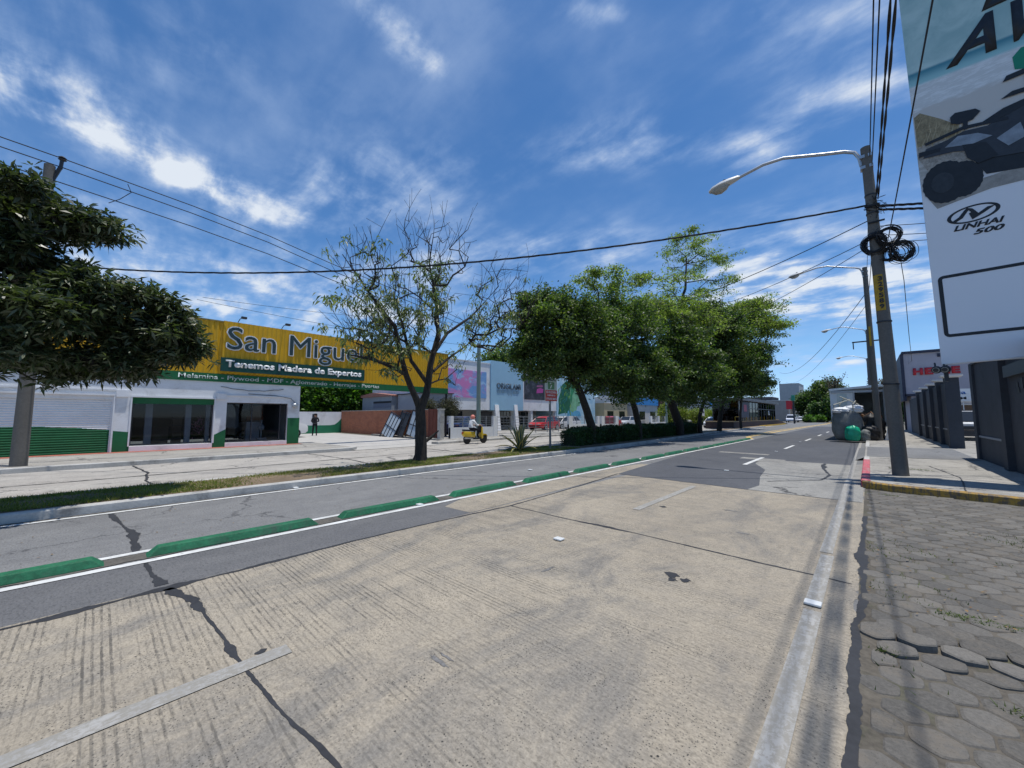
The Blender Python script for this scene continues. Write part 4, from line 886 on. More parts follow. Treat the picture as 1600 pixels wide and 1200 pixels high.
    corr(f, ya, yb, zc, zd, FX+.02); fa = B(f, 'fascia', M_yellow, fix=False)
    f = MB(); corr(f, 3.84, 10.75, 3.62, 6.10, FX+.16); f.quad((FX+.02, 10.75, 3.62), (FX+.17, 10.75, 3.62), (FX+.17, 10.75, 6.10), (FX+.02, 10.75, 6.10)).quad((FX+.02, 3.84, 3.62), (FX+.17, 3.84, 3.62), (FX+.17, 3.84, 6.10), (FX+.02, 3.84, 6.10)); B(f, 'sign_panel', M_yellow, fix=False)
    f = MB(); f.box((FX-.1, ya, 3.22), (FX+.0, yb, 3.579)); f.box((FX+.0, ya, 3.20), (FX+.05, yb, 3.575)); B(f, 'green_band', M_greenpaint)
    f = MB().box((FX-.25, ya, 6.04), (FX+.07, yb, 6.10)); B(f, 'fascia_cap', pm('flashing', (.25, .2, .06), .6, .2))
    f = MB()
    for q in np.arange(-8.5, 17.0, 1.9): B(MB().box((FX-.12, q, 3.58), (FX-.04, q+.08, 6.04)), 'fascia_post', M_dark)
    B(MB().box((FX-.16, yb-.12, .1), (FX-.04, yb, 6.04)), 'fascia_post', M_dark)
    f = MB().box((FX-.035, ya, 3.58), (FX-.02, yb, 6.03)); B(f, 'fascia_back', M_grey_sheet)
    # lettering
    ring = []
    for k in range(10):
        a = k*math.pi/5; ring.append(text('San Miguel', 'lettering_outline', M_letter, t, (FX+.19+.0012*k, 4.0+.05*math.cos(a), 4.42+.05*math.sin(a)), 6.62, 1.42, '+x', .03, bold=0.))
    bm = bmesh.new()
    for o in ring: bm.from_mesh(o.data)
    me = ring[0].data; bm.to_mesh(me); bm.free()
    for o in ring[1:]: bpy.data.objects.remove(o)
    text('San Miguel', 'lettering', M_lettergreen, t, (FX+.235, 4.0, 4.42), 6.62, 1.42, '+x', .03, bold=0.)
    B(MB().box((FX+.20, 3.80, 3.70), (FX+.27, 10.78, 4.34)), 'sign_board', M_darkgreen)
    text('Tenemos Madera de Expertos', 'lettering', M_letter, t, (FX+.272, 3.98, 3.80), 6.6, .44, '+x', .012, bold=.035)
    text('Melamina - Plywood - MDF - Aglomerado - Herrajes - Puertas', 'lettering', pm('letter_grey', (.5, .56, .54), .6, .03), t, (FX+.052, 2.35, 3.245), 9.5, .27, '+x', .008, bold=.012)
    # drooping service wire and meter on the wall
    f = MB().tube([(FX+.03, 3.9+.22*i, 2.98-.14*math.sin(math.pi*i/12)+.015*math.sin(i*2.1)) for i in range(13)], .012, 5).tube([(FX+.04, 5.0, 2.68), (FX+.04, 6.2, 2.63), (FX+.05, 6.9, 2.52), (FX+.05, 7.1, 2.3)], .012, 5); B(f, 'service_wire', M_black)
    B(MB().lathe((FX+.0, 7.1, 2.15), [(.1, 0), (.12, .04), (.12, .1), (.07, .14)], (1, 0, 0), 12), 'electric_meter', M_metal)
    B(MB().box((FX, 6.96, 1.98), (FX+.03, 7.26, 2.26)), 'meter_plate', M_metal_white)
    for i, q in enumerate((4.4, 6.3)):
        f = MB().tube([(FX-.05, q, 6.08), (FX+.2, q+.05, 6.28), (FX+.55, q+.1, 6.30)], .018, 5).box((FX+.5, q+.02, 6.24), (FX+.68, q+.24, 6.33)); B(f, 'floodlight', M_dark)
    return t
shop()

# ------------------------------------------------------------------ lot behind the driveway
LZ = .03
def seg_wall(name, label, cat, a, b, h, z0, th, mat, group=None, extra=None):
    t = thing(name, label, cat, (a[0], a[1], z0), group=group); d = Vector((b[0]-a[0], b[1]-a[1])); L = d.length; ang = math.atan2(d.y, d.x); t.rotation_euler.z = ang
    o = MB().box((0, -th/2, 0), (L, th/2, h)).build('wall', mat, t)
    if extra: extra(t, L)
    return t
seg_wall('brick_wall', 'low red brick wall closing the side of the parking lot', 'wall', (-36.8, 15.95), (-22.4, 15.95), 2.0, LZ, .2, M_brick, extra=lambda t, L: MB().box((0, -.13, 2.001), (L, .13, 2.06)).build('coping', pm('coping_cement', (.42, .36, .3), .9, .2), t))
def backw(t, L):
    MB().box((0, -.125, .0), (L-1.0, .125, .72)).build('green_dado', pm('teal_green_paint', (.015, .17, .085), .6, .1), t)
    MB().prism([(L-1.0, -.125, 0), (L, -.125, 0), (L, -.125, 1.35), (L-.3, -.125, 1.0), (L-.6, -.125, .78), (L-1.0, -.125, .72)], (0, .02, 0)).build('green_dado', MATS['teal_green_paint'], t)
    MB().box((L-2.6, -.16, .95), (L-2.2, -.10, 1.75)).build('vent', M_dark, t)
seg_wall('painted_wall', 'white wall with green lower band behind the guard in the lot', 'wall', (-37.0, 4.0), (-36.9, 15.85), 1.95, LZ, .2, M_whitewall, extra=backw)
t = thing('tin_shed', 'pale grey tin shed with dark window strip rising behind the brick wall', 'shed', (-33, 17.5, 0))
for nm, mat, (a, b) in [('wall', M_grey_sheet, ((-3.0, 0, 0), (2.4, 4, 3.35))), ('window', M_dark, ((-.8, -.03, 2.75), (2.35, -.005, 2.92))), ('lower_panel', pm('blue_grey_panel', (.2, .22, .27), .6, .1), ((-.8, -.02, 2.35), (2.35, -.004, 2.74)))]:
    MB().box(a, b).build(nm, mat, t)
MB().prism([(-3.1, -.15, 3.35), (2.5, -.15, 3.35), (2.5, -.15, 3.45), (-.8, -.15, 3.75), (-3.1, -.15, 3.55)], (0, 4.3, 0)).build('roof', pm('shed_roof', (.35, .16, .12), .8, .2), t)
t = thing('warehouse', 'plain grey warehouse wall behind the stacked window frames', 'building', (-26, 18, 0)); MB().box((-4.4, 0, 0), (.1, 2.5, 3.45)).build('wall', pm('plain_grey_wall', (.38, .39, .41), .85, .08, 1), t)
MB().box((-4.5, -.1, 3.451), (.2, 2.6, 3.52)).build('roof', M_dark, t)
# leaning metal window frames
def frames():
    for i, (x, tilt, lab) in enumerate([(-27.7, .32, 'black metal grid frame with pale panes leaning on the brick wall'), (-26.0, .24, 'dark metal frame leaning second in the row on the brick wall'), (-24.6, .2, 'dark frame with pale board leaning beside the rusty gate')]):
        t = thing('metal_frame', lab, 'metal frame', (x, 14.9+.15*i, LZ)); rot = Matrix.Rotation(-tilt, 3, 'X') @ Matrix.Rotation(tilt*.9, 3, 'Y')
        W_, H_ = 1.9 if i == 0 else 1.2, 2.05; f = MB(); k = 4 if i == 0 else 2
        for j in range(k+1): f.box((W_*j/k-.03, -.03, 0), (W_*j/k+.03, .03, H_), rot, (0, 0, 0))
        for j in range(3): f.box((-.03, -.035, H_*j/2), (W_+.03, .035, H_*j/2+.06), rot, (0, 0, 0))
        f.build('frame', M_dark, t); MB().box((.05, .0, .3), (W_-.05, .012, H_-.05), rot, (0, 0, 0)).build('pane', pm('pale_pane', (.42, .48, .54), .3, .06) if i != 1 else M_dark, t)
frames()
t = thing('rusty_gate', 'rusty dark red sheet metal gate between brick wall and concrete post', 'gate', (-22.0, 15.6, LZ)); f = MB()
for i in range(8): f.box((-.35+i*.19, -.02+.015*(i % 2), 0), (-.17+i*.19, .03+.015*(i % 2), 2.05))
f.build('panel', M_rust, t); MB().box((-.4, .05, .3), (1.2, .1, .4)).box((-.4, .05, 1.6), (1.2, .1, 1.7)).build('rail', M_dark, t)
t = thing('concrete_post', 'squat grey concrete gate post beside the white fence wall', 'post', (-20.5, 15.3, .1)); MB().box((-.16, -.16, 0), (.16, .16, 1.9)).build('shaft', M_kerb, t, bevel=.02); MB().box((-.19, -.19, 1.901), (.19, .19, 1.98)).build('cap', M_kerb, t)
for i, (x, y, z, r, lab) in enumerate([(-24.6, 17.2, 1.5, .8, 'dry brown bush spilling over the wall above the dark frames'), (-22.2, 17.3, 1.6, .9, 'dry tangled bush above the rusty gate')]):
    bush('dry_bush', lab, 'bush', x, y, z, r*1.2, r, 1.1, 1500, .12, .02, L_dry, 60+i, 'dry bushes behind the gate')
# trees behind the lot
for i, (x, y, r, h, lab) in enumerate([(-41, 9.5, 3.2, 5.0, 'bright green leafy tree behind the white wall, nearest the shop corner'), (-41, 14.0, 3.0, 4.9, 'bright green leafy tree behind the white wall, middle of three'), (-41.5, 18.5, 3.0, 5.0, 'bright green leafy tree partly behind the grey tin shed')]):
    bush('leafy_tree', lab, 'tree', x, y, .3, r, r, h, 5200, .34, .13, L_bright, 70+i, 'bright trees behind the parking lot', trunk=(.2, .12, 0.))

# ------------------------------------------------------------------ people
def person_mesh(name, joints, edges, radii, parent, mats, matf, sub=2):
    me = bpy.data.meshes.new(name); me.from_pydata(joints, edges, []); o = bpy.data.objects.new(name, me); COL.objects.link(o)
    m = o.modifiers.new('s', 'SKIN'); m.use_smooth_shade = True
    for i, r in enumerate(radii): me.skin_vertices[0].data[i].radius = (r, r) if isinstance(r, (int, float)) else r
    me.skin_vertices[0].data[0].use_root = True
    q = o.modifiers.new('u', 'SUBSURF'); q.levels = sub; q.render_levels = sub
    dg = bpy.context.evaluated_depsgraph_get(); dg.update(); m2 = bpy.data.meshes.new_from_object(o.evaluated_get(dg)); m2.name = name
    bpy.data.objects.remove(o)
    m2.materials.clear()
    for x in mats: m2.materials.append(x)
    for p in m2.polygons: p.material_index = matf(p.center)
    o = bpy.data.objects.new(name, m2); COL.objects.link(o); o.parent = parent; return o
M_skin = pm('skin', (.30, .16, .10), .55, .06, 8)
M_blackcloth = pm('black_cloth', (.012, .012, .016), .9, .2, 6)
M_whitecloth = pm('white_cloth', (.66, .67, .68), .85, .1, 6)
def fingers(J, E, Rr, palm, dirv, side, s=1.):
    b = len(J)
    for k in range(4):
        o = Vector(side)*(k-1.5)*.02; d = Vector(dirv).normalized(); L = (.07, .08, .075, .06)[k]
        i = len(J); J.append(tuple(Vector(J[palm])+o+d*.05)); J.append(tuple(Vector(J[palm])+o*1.1+d*(.05+L*.5)+Vector((0, 0, -.006)))); J.append(tuple(Vector(J[palm])+o*1.1+d*(.05+L)+Vector((0, 0, -.02))))
        E += [(palm, i), (i, i+1), (i+1, i+2)]; Rr += [.011, .009, .008]
    i = len(J); J.append(tuple(Vector(J[palm])+Vector(side)*-.045+Vector(dirv).normalized()*.02)); J.append(tuple(Vector(J[palm])+Vector(side)*-.06+Vector(dirv).normalized()*.055)); E += [(palm, i), (i, i+1)]; Rr += [.012, .009]
def face(parent, c, fwd, mat_skin, hairmat=None):
    c = Vector(c); f = Vector(fwd).normalized(); s = f.cross(Vector((0, 0, 1))).normalized()
    m = MB()
    for k in (-1, 1): m.lathe(c+f*.092+s*.032*k+Vector((0, 0, .0)), [(0, 0), (.011, .004), (0, .008)], f, 8)
    m.build('eye', M_dark, parent)
    MB().lathe(c+f*.09+Vector((0, 0, -.03)), [(.018, 0), (.014, .014), (0, .026)], f, 6).build('nose', mat_skin, parent)
    MB().box(c+f*.088+Vector((-.022, -.006, -.066)), c+f*.088+Vector((.022, .006, -.06))).build('mouth', pm('lips', (.2, .07, .06), .6), parent)
    for k in (-1, 1): MB().lathe(c+s*.078*k+Vector((0, 0, -.01)), [(.028, 0), (.024, .014), (.01, .016)], s*k, 8).build('ear', mat_skin, parent)
# standing guard in black
def guard():
    t = thing('person', 'person in black uniform and cap standing with folded arms in the lot', 'person', (-32.3, 11.85, LZ), R(70))
    J = [(0, 0, .93), (0, 0, 1.1), (0, 0, 1.3), (0, 0, 1.44), (0, .01, 1.52), (0, .02, 1.60), (0, .02, 1.69),
         (.1, 0, .90), (.11, .01, .50), (.12, -.01, .09), (.13, .12, .04), (-.1, 0, .90), (-.13, .02, .50), (-.15, -.01, .09), (-.17, .12, .04),
         (.19, 0, 1.40), (.26, .02, 1.14), (.10, .22, 1.12), (.0, .24, 1.14), (-.19, 0, 1.40), (-.27, .02, 1.14), (-.10, .24, 1.10), (.0, .27, 1.07)]
    E = [(0, 1), (1, 2), (2, 3), (3, 4), (4, 5), (5, 6), (0, 7), (7, 8), (8, 9), (9, 10), (0, 11), (11, 12), (12, 13), (13, 14), (3, 15), (15, 16), (16, 17), (17, 18), (3, 19), (19, 20), (20, 21), (21, 22)]
    Rr = [(.15, .11), (.14, .11), (.16, .12), (.10, .09), .055, .085, .085, .095, .065, .05, .045, .095, .065, .05, .045, .065, .052, .04, .035, .065, .052, .04, .035]
    fingers(J, E, Rr, 18, (-1, .1, -.1), (0, 0, 1)); fingers(J, E, Rr, 22, (1, .1, .1), (0, 0, 1))
    def mf(c): return 0 if c.z > 1.49 or (c.y > .2 and abs(c.x) < .13 and c.z > 1.0) else 1
    person_mesh('body', J, E, Rr, t, [M_skin, M_blackcloth], mf)
    face(t, (0, .03, 1.62), (0, 1, 0), M_skin)
    MB().lathe((0, .02, 1.66), [(.10, 0), (.105, .05), (.09, .1), (0, .12)], seg=14).box((-.07, .08, 1.665), (.07, .20, 1.68)).build('cap', M_blackcloth, t, smooth=True)
    MB().box((-.17, -.13, .95), (.17, .14, 1.01)).build('belt', M_dark, t, bevel=.02)
guard()

# ------------------------------------------------------------------ scooter and rider
def scooter():
    px, py = -16.9, 15.1
    t = thing('motor_scooter', 'yellow and black motor scooter with white stripes riding along the far carriageway', 'scooter', (px, py, .006), R(-2))
    Y = pm('scooter_yellow', (.62, .42, .02), .3, .05, 5, coat=.5)
    for y, in ((-.62,), (.62,)):
        m = MB(); m.lathe((-.06, y, .26), [(.17, -.02), (.235, 0), (.26, .03), (.26, .09), (.235, .12), (.17, .14)], (1, 0, 0), 24); w = m.build('wheel', M_black, t, smooth=True)
        MB().lathe((-.055, y, .26), [(0, .0), (.15, .0), (.16, .06), (.15, .11), (0, .11)], (1, 0, 0), 12).build('rim', M_metal, w)
    m = MB(); m.prism([(-.13, -.95, .55), (-.13, -.85, .42), (-.13, -.2, .36), (-.13, -.05, .42), (-.13, -.12, .68), (-.13, -.9, .74)], (.26, 0, 0)); m.build('rear_body', Y, t, bevel=.05, smooth=True)
    MB().prism([(-.12, -.9, .745), (-.12, -.1, .70), (-.12, -.15, .80), (-.12, -.55, .82), (-.12, -.92, .84)], (.24, 0, 0)).build('seat', M_black, t, bevel=.03, smooth=True)
    MB().prism([(-.14, -.25, .24), (-.14, .38, .24), (-.14, .38, .32), (-.14, -.25, .36)], (.28, 0, 0)).build('footboard', M_dark, t, bevel=.02)
    MB().prism([(-.19, .34, .26), (-.19, .46, .30), (-.19, .42, .95), (-.19, .33, .98), (-.19, .28, .6)], (.38, 0, 0)).build('front_shield', Y, t, bevel=.05, smooth=True)
    MB().prism([(-.16, .32, .60), (-.16, .37, 1.0), (-.16, .28, 1.04), (-.16, .22, .65)], (.32, 0, 0)).build('inner_shield', M_black, t, bevel=.03)
    MB().prism([(-.09, .45, .45), (-.09, .80, .50), (-.09, .86, .38), (-.09, .78, .53), (-.09, .5, .57)], (.18, 0, 0)).build('front_fender', Y, t, bevel=.02)
    MB().tube([(0, .62, .26), (0, .48, .55), (0, .38, .95), (0, .34, 1.05)], .035, 8).build('fork', M_dark, t)
    h = MB().tube([(-.33, .20, 1.05), (-.12, .30, 1.04), (.12, .30, 1.04), (.33, .20, 1.05)], .018, 6).build('handlebar', M_dark, t)
    MB().lathe((0, .38, .98), [(.0, .08), (.07, .06), (.09, 0), (.05, -.08)], (0, 1, 0), 12).build('headlight', M_metal_white, t)
    for s in (-1, 1): MB().tube([(s*.22, .25, 1.05), (s*.28, .26, 1.2)], .008, 4).lathe((s*.29, .26, 1.22), [(.0, -.01), (.055, 0), (0, .015)], (0, 1, 0), 10).build('mirror', M_dark, t)
    MB().box((-.05, -.98, .6), (.05, -.93, .68)).build('tail_light', pm('red_lens', (.5, .02, .02), .3), t)
    MB().tube([(.14, -.3, .3), (.16, -.9, .34)], [.03, .05], 8).build('exhaust', M_metal, t)
    p = thing('person', 'scooter rider in white shirt, dark trousers and salmon pink helmet', 'person', (px, py, .006), R(-2))
    J = [(0, -.38, .88), (0, -.37, 1.02), (0, -.30, 1.20), (0, -.25, 1.33), (0, -.22, 1.41), (0, -.20, 1.50), (0, -.20, 1.58),
         (.11, -.30, .87), (.17, .10, .78), (.15, .02, .42), (.15, .16, .36), (-.11, -.30, .87), (-.17, .10, .78), (-.15, .02, .42), (-.15, .16, .36),
         (.18, -.26, 1.29), (.27, -.12, 1.08), (.29, .10, 1.06), (.29, .18, 1.065), (-.18, -.26, 1.29), (-.27, -.12, 1.08), (-.29, .10, 1.06), (-.29, .18, 1.065)]
    E = [(0, 1), (1, 2), (2, 3), (3, 4), (4, 5), (5, 6), (0, 7), (7, 8), (8, 9), (9, 10), (0, 11), (11, 12), (12, 13), (13, 14), (3, 15), (15, 16), (16, 17), (17, 18), (3, 19), (19, 20), (20, 21), (21, 22)]
    Rr = [(.15, .13), (.15, .12), (.165, .12), (.10, .09), .055, .085, .085, .09, .07, .055, .05, .09, .07, .055, .05, .07, .055, .04, .035, .07, .055, .04, .035]
    fingers(J, E, Rr, 18, (0, 1, -.3), (1, 0, 0)); fingers(J, E, Rr, 22, (0, 1, -.3), (1, 0, 0))
    def mf(c):
        if c.z > 1.40 or (c.y > .0 and abs(c.x) > .22 and c.z > .95): return 0
        return 1 if c.z > .93 else 2
    person_mesh('body', J, E, Rr, p, [M_skin, M_whitecloth, M_blackcloth], mf)
    face(p, (0, -.19, 1.50), (0, 1, 0), M_skin)
    hm = MB().lathe((0, -.21, 1.50), [(.12, -.07), (.135, 0), (.13, .07), (.10, .13), (.05, .165), (0, .17)], seg=20).build('helmet', pm('salmon_helmet', (.62, .20, .15), .35, .05, 5), p, smooth=True)
    MB().prism([(-.08, -.09, 1.56), (.08, -.09, 1.56), (.09, -.075, 1.47), (-.09, -.075, 1.47)], (0, .008, 0)).build('visor', M_carglass, p)
scooter()

# ------------------------------------------------------------------ cars
CARP = {}
def car(name, label, cat, loc, rot, col, kind='sedan', group=None):
    t = thing(name, label, cat, loc, rot, group=group)
    nm = 'car_paint_'+str(abs(hash(col)) % 997) if False else f'car_paint_{col[0]:.2f}_{col[1]:.2f}_{col[2]:.2f}'
    m = MATS.get(nm) or pm(nm, col, .32, .04, 2, coat=.6)
    if kind == 'sedan': L, Wd = 4.5, .88; st = [(0, .45, .60, .58, .70, .8), (.04, .30, .72, .72, .80, .8), (.16, .26, .80, .82, .86, .8), (.30, .24, .92, .95, .88, .72), (.42, .24, .94, 1.42, .88, .62), (.62, .24, .94, 1.46, .88, .62), (.76, .24, .95, 1.38, .88, .62), (.88, .26, .98, 1.0, .87, .7), (.97, .30, .95, .95, .82, .8), (1, .42, .86, .86, .76, .8)]
    elif kind == 'hatch': L, Wd = 4.0, .86; st = [(0, .42, .62, .62, .68, .8), (.05, .28, .76, .76, .80, .8), (.20, .25, .88, .90, .85, .78), (.34, .24, .94, 1.30, .86, .64), (.46, .24, .95, 1.48, .86, .62), (.72, .24, .96, 1.50, .86, .62), (.90, .26, .98, 1.42, .85, .64), (.97, .30, .98, 1.05, .82, .76), (1, .40, .90, .90, .78, .8)]
    else: L, Wd = 4.9, .95; st = [(0, .45, .80, .80, .80, .9), (.04, .32, .98, .98, .90, .9), (.14, .28, 1.08, 1.12, .94, .84), (.24, .27, 1.14, 1.78, .95, .78), (.32, .27, 1.15, 1.95, .95, .78), (.9, .27, 1.15, 1.97, .95, .80), (.98, .32, 1.12, 1.85, .93, .80), (1, .42, 1.0, 1.05, .9, .85)]
    lo = MB(); vs = []
    for u, zb, zm, zr, hw, rw in st:
        y = L/2-u*L; vs += [(-hw, y, zb), (-hw*1.03, y, (zb+zm)/2), (-hw*.98, y, zm), (hw*.98, y, zm), (hw*1.03, y, (zb+zm)/2), (hw, y, zb)]
    n = len(st); fs = [(i*6+k, i*6+(k+1) % 6, (i+1)*6+(k+1) % 6, (i+1)*6+k) for i in range(n-1) for k in range(6)]+[tuple(range(6)), tuple((n-1)*6+k for k in range(6))]
    lo.add(vs, fs); b = lo.build('body', m, t, smooth=True, bevel=.0)
    cab = [s for s in st if s[3]-s[2] > .06]; i0 = st.index(cab[0])-1; i1 = min(st.index(cab[-1])+1, n-1); cs = st[i0:i1+1]
    g = MB(); vs = []
    for k, (u, zb, zm, zr, hw, rw) in enumerate(cs):
        y = L/2-u*L; e = k in (0, len(cs)-1); top = zm+.005 if e else zr-.03
        vs += [(-hw*.95, y, zm-.03), (-rw, y, top), (rw, y, top), (hw*.95, y, zm-.03)]
    c = len(cs); g.add(vs, [(i*4+k, i*4+(k+1) % 4, (i+1)*4+(k+1) % 4, (i+1)*4+k) for i in range(c-1) for k in range(4)]+[(0, 1, 2, 3), tuple((c-1)*4+k for k in range(4))]); g.build('window', M_carglass, t, smooth=False)
    r = MB(); rs = [s for s in cs if s[3]-s[2] > .3]; vs = []
    for (u, zb, zm, zr, hw, rw) in rs:
        y = L/2-u*L; vs += [(-rw*1.02, y, zr-.05), (-rw*.85, y, zr), (rw*.85, y, zr), (rw*1.02, y, zr-.05)]
    c = len(rs); r.add(vs, [(i*4+k, i*4+k+1, (i+1)*4+k+1, (i+1)*4+k) for i in range(c-1) for k in range(3)]); 
    r.build('roof', m, t, smooth=True, fix=False)
    pl = MB()
    for s in (-1, 1):
        for j in range(len(cs)-1):
            if j % 2 == 0 or kind != 'van':
                a, b_ = cs[j], cs[j+1]
                if j in (0, len(cs)-2): pl.tube([(s*a[4]*.95, L/2-a[0]*L, a[2]), (s*b_[5]*1.0, L/2-b_[0]*L, b_[3]-.03)] if j == 0 else [(s*a[5], L/2-a[0]*L, a[3]-.03), (s*b_[4]*.95, L/2-b_[0]*L, b_[2])], .035, 5)
        mid = rs[len(rs)//2]; pl.tube([(s*mid[4]*.955, L/2-mid[0]*L, mid[2]-.02), (s*mid[5]*1.01, L/2-mid[0]*L, mid[3]-.04)], .035, 5)
    pl.build('pillar', m, t)
    for yy in (L/2-.85, -L/2+.8):
        for s in (-1, 1):
            w = MB(); w.lathe((s*(st[3][4]-.16), yy, .32), [(.2, 0), (.31, .01), (.33, .05), (.33, .16), (.31, .2), (.2, .2)], (s, 0, 0), 20); wo = w.build('wheel', M_black, t, smooth=True)
            MB().lathe((s*(st[3][4]-.16), yy, .32), [(0, .19), (.10, .205), (.2, .2), (.2, .18)], (s, 0, 0), 10).build('rim', M_metal, wo)
    for s in (-1, 1):
        MB().box((s*.5-.17, L/2-.10, .58), (s*.5+.17, L/2-.015, .70)).build('headlight', M_metal_white, t, bevel=.02)
        MB().box((s*.62-.12, -L/2+.0, .72), (s*.62+.12, -L/2+.07, .86)).build('tail_light', MATS['red_lens'], t, bevel=.02)
    MB().box((-.55, L/2-.06, .40), (.55, L/2+.0, .52)).build('grille', M_dark, t)
    MB().box((-.75, -L/2-.0, .36), (.75, -L/2+.08, .5)).build('bumper', M_dark, t)
    return t
car('parked_van', 'white van nosing out from behind the shop corner in the lot', 'van', (-31.6, 8.35, LZ), 0, (.7, .71, .72), 'van')
car('parked_car', 'dark blue car parked behind the railed white fence wall', 'car', (-24.8, 21.0, .1), R(20), (.02, .04, .12), 'sedan')
car('parked_car', 'bright red car parked before the club entrance, left of the sign pole', 'car', (-25.2, 32.2, .1), R(188), (.45, .015, .02), 'hatch')
car('parked_car', 'white and black car parked just right of the bright red car', 'car', (-26.0, 36.9, .1), R(170), (.6, .6, .62), 'hatch')
car('parked_car', 'red car parked farther along, right of the dark red railed panel', 'car', (-24.5, 45.2, .1), R(190), (.4, .02, .03), 'hatch')
car('parked_car', 'silver white car parked beyond the second red car, seen under the trees', 'car', (-24.8, 50.6, .1), R(175), (.6, .62, .65), 'sedan')
car('driving_car', 'white hatchback coming along the far carriageway beyond the hedge', 'car', (-15.8, 58, .0), R(180), (.68, .69, .7), 'hatch')
car('driving_car', 'grey sedan behind the white hatchback on the far carriageway', 'car', (-15.3, 64.5, .0), R(180), (.28, .30, .33), 'sedan')
car('parked_car', 'white car half hidden by yellow-green shrubs beyond the median', 'car', (-23.6, 66, .0), R(90), (.62, .64, .66), 'sedan')
FG = 'far vehicles beyond the bus station'
car('far_van', 'far white van just past the end of the bus station ramp', 'van', (-14.2, 118, 0), R(180), (.65, .68, .75), 'van', FG)
car('far_car', 'far white car between the far van and the dark signal post', 'car', (-12.6, 122, 0), R(180), (.6, .6, .62), 'hatch', FG)
car('far_car', 'far dark car right behind the dark signal post', 'car', (-11.4, 126, 0), R(180), (.08, .09, .1), 'sedan', FG)
car('far_truck', 'far pale delivery van right of the signal post before the trees', 'van', (-9.6, 128, 0), R(180), (.55, .6, .6), 'van', FG)

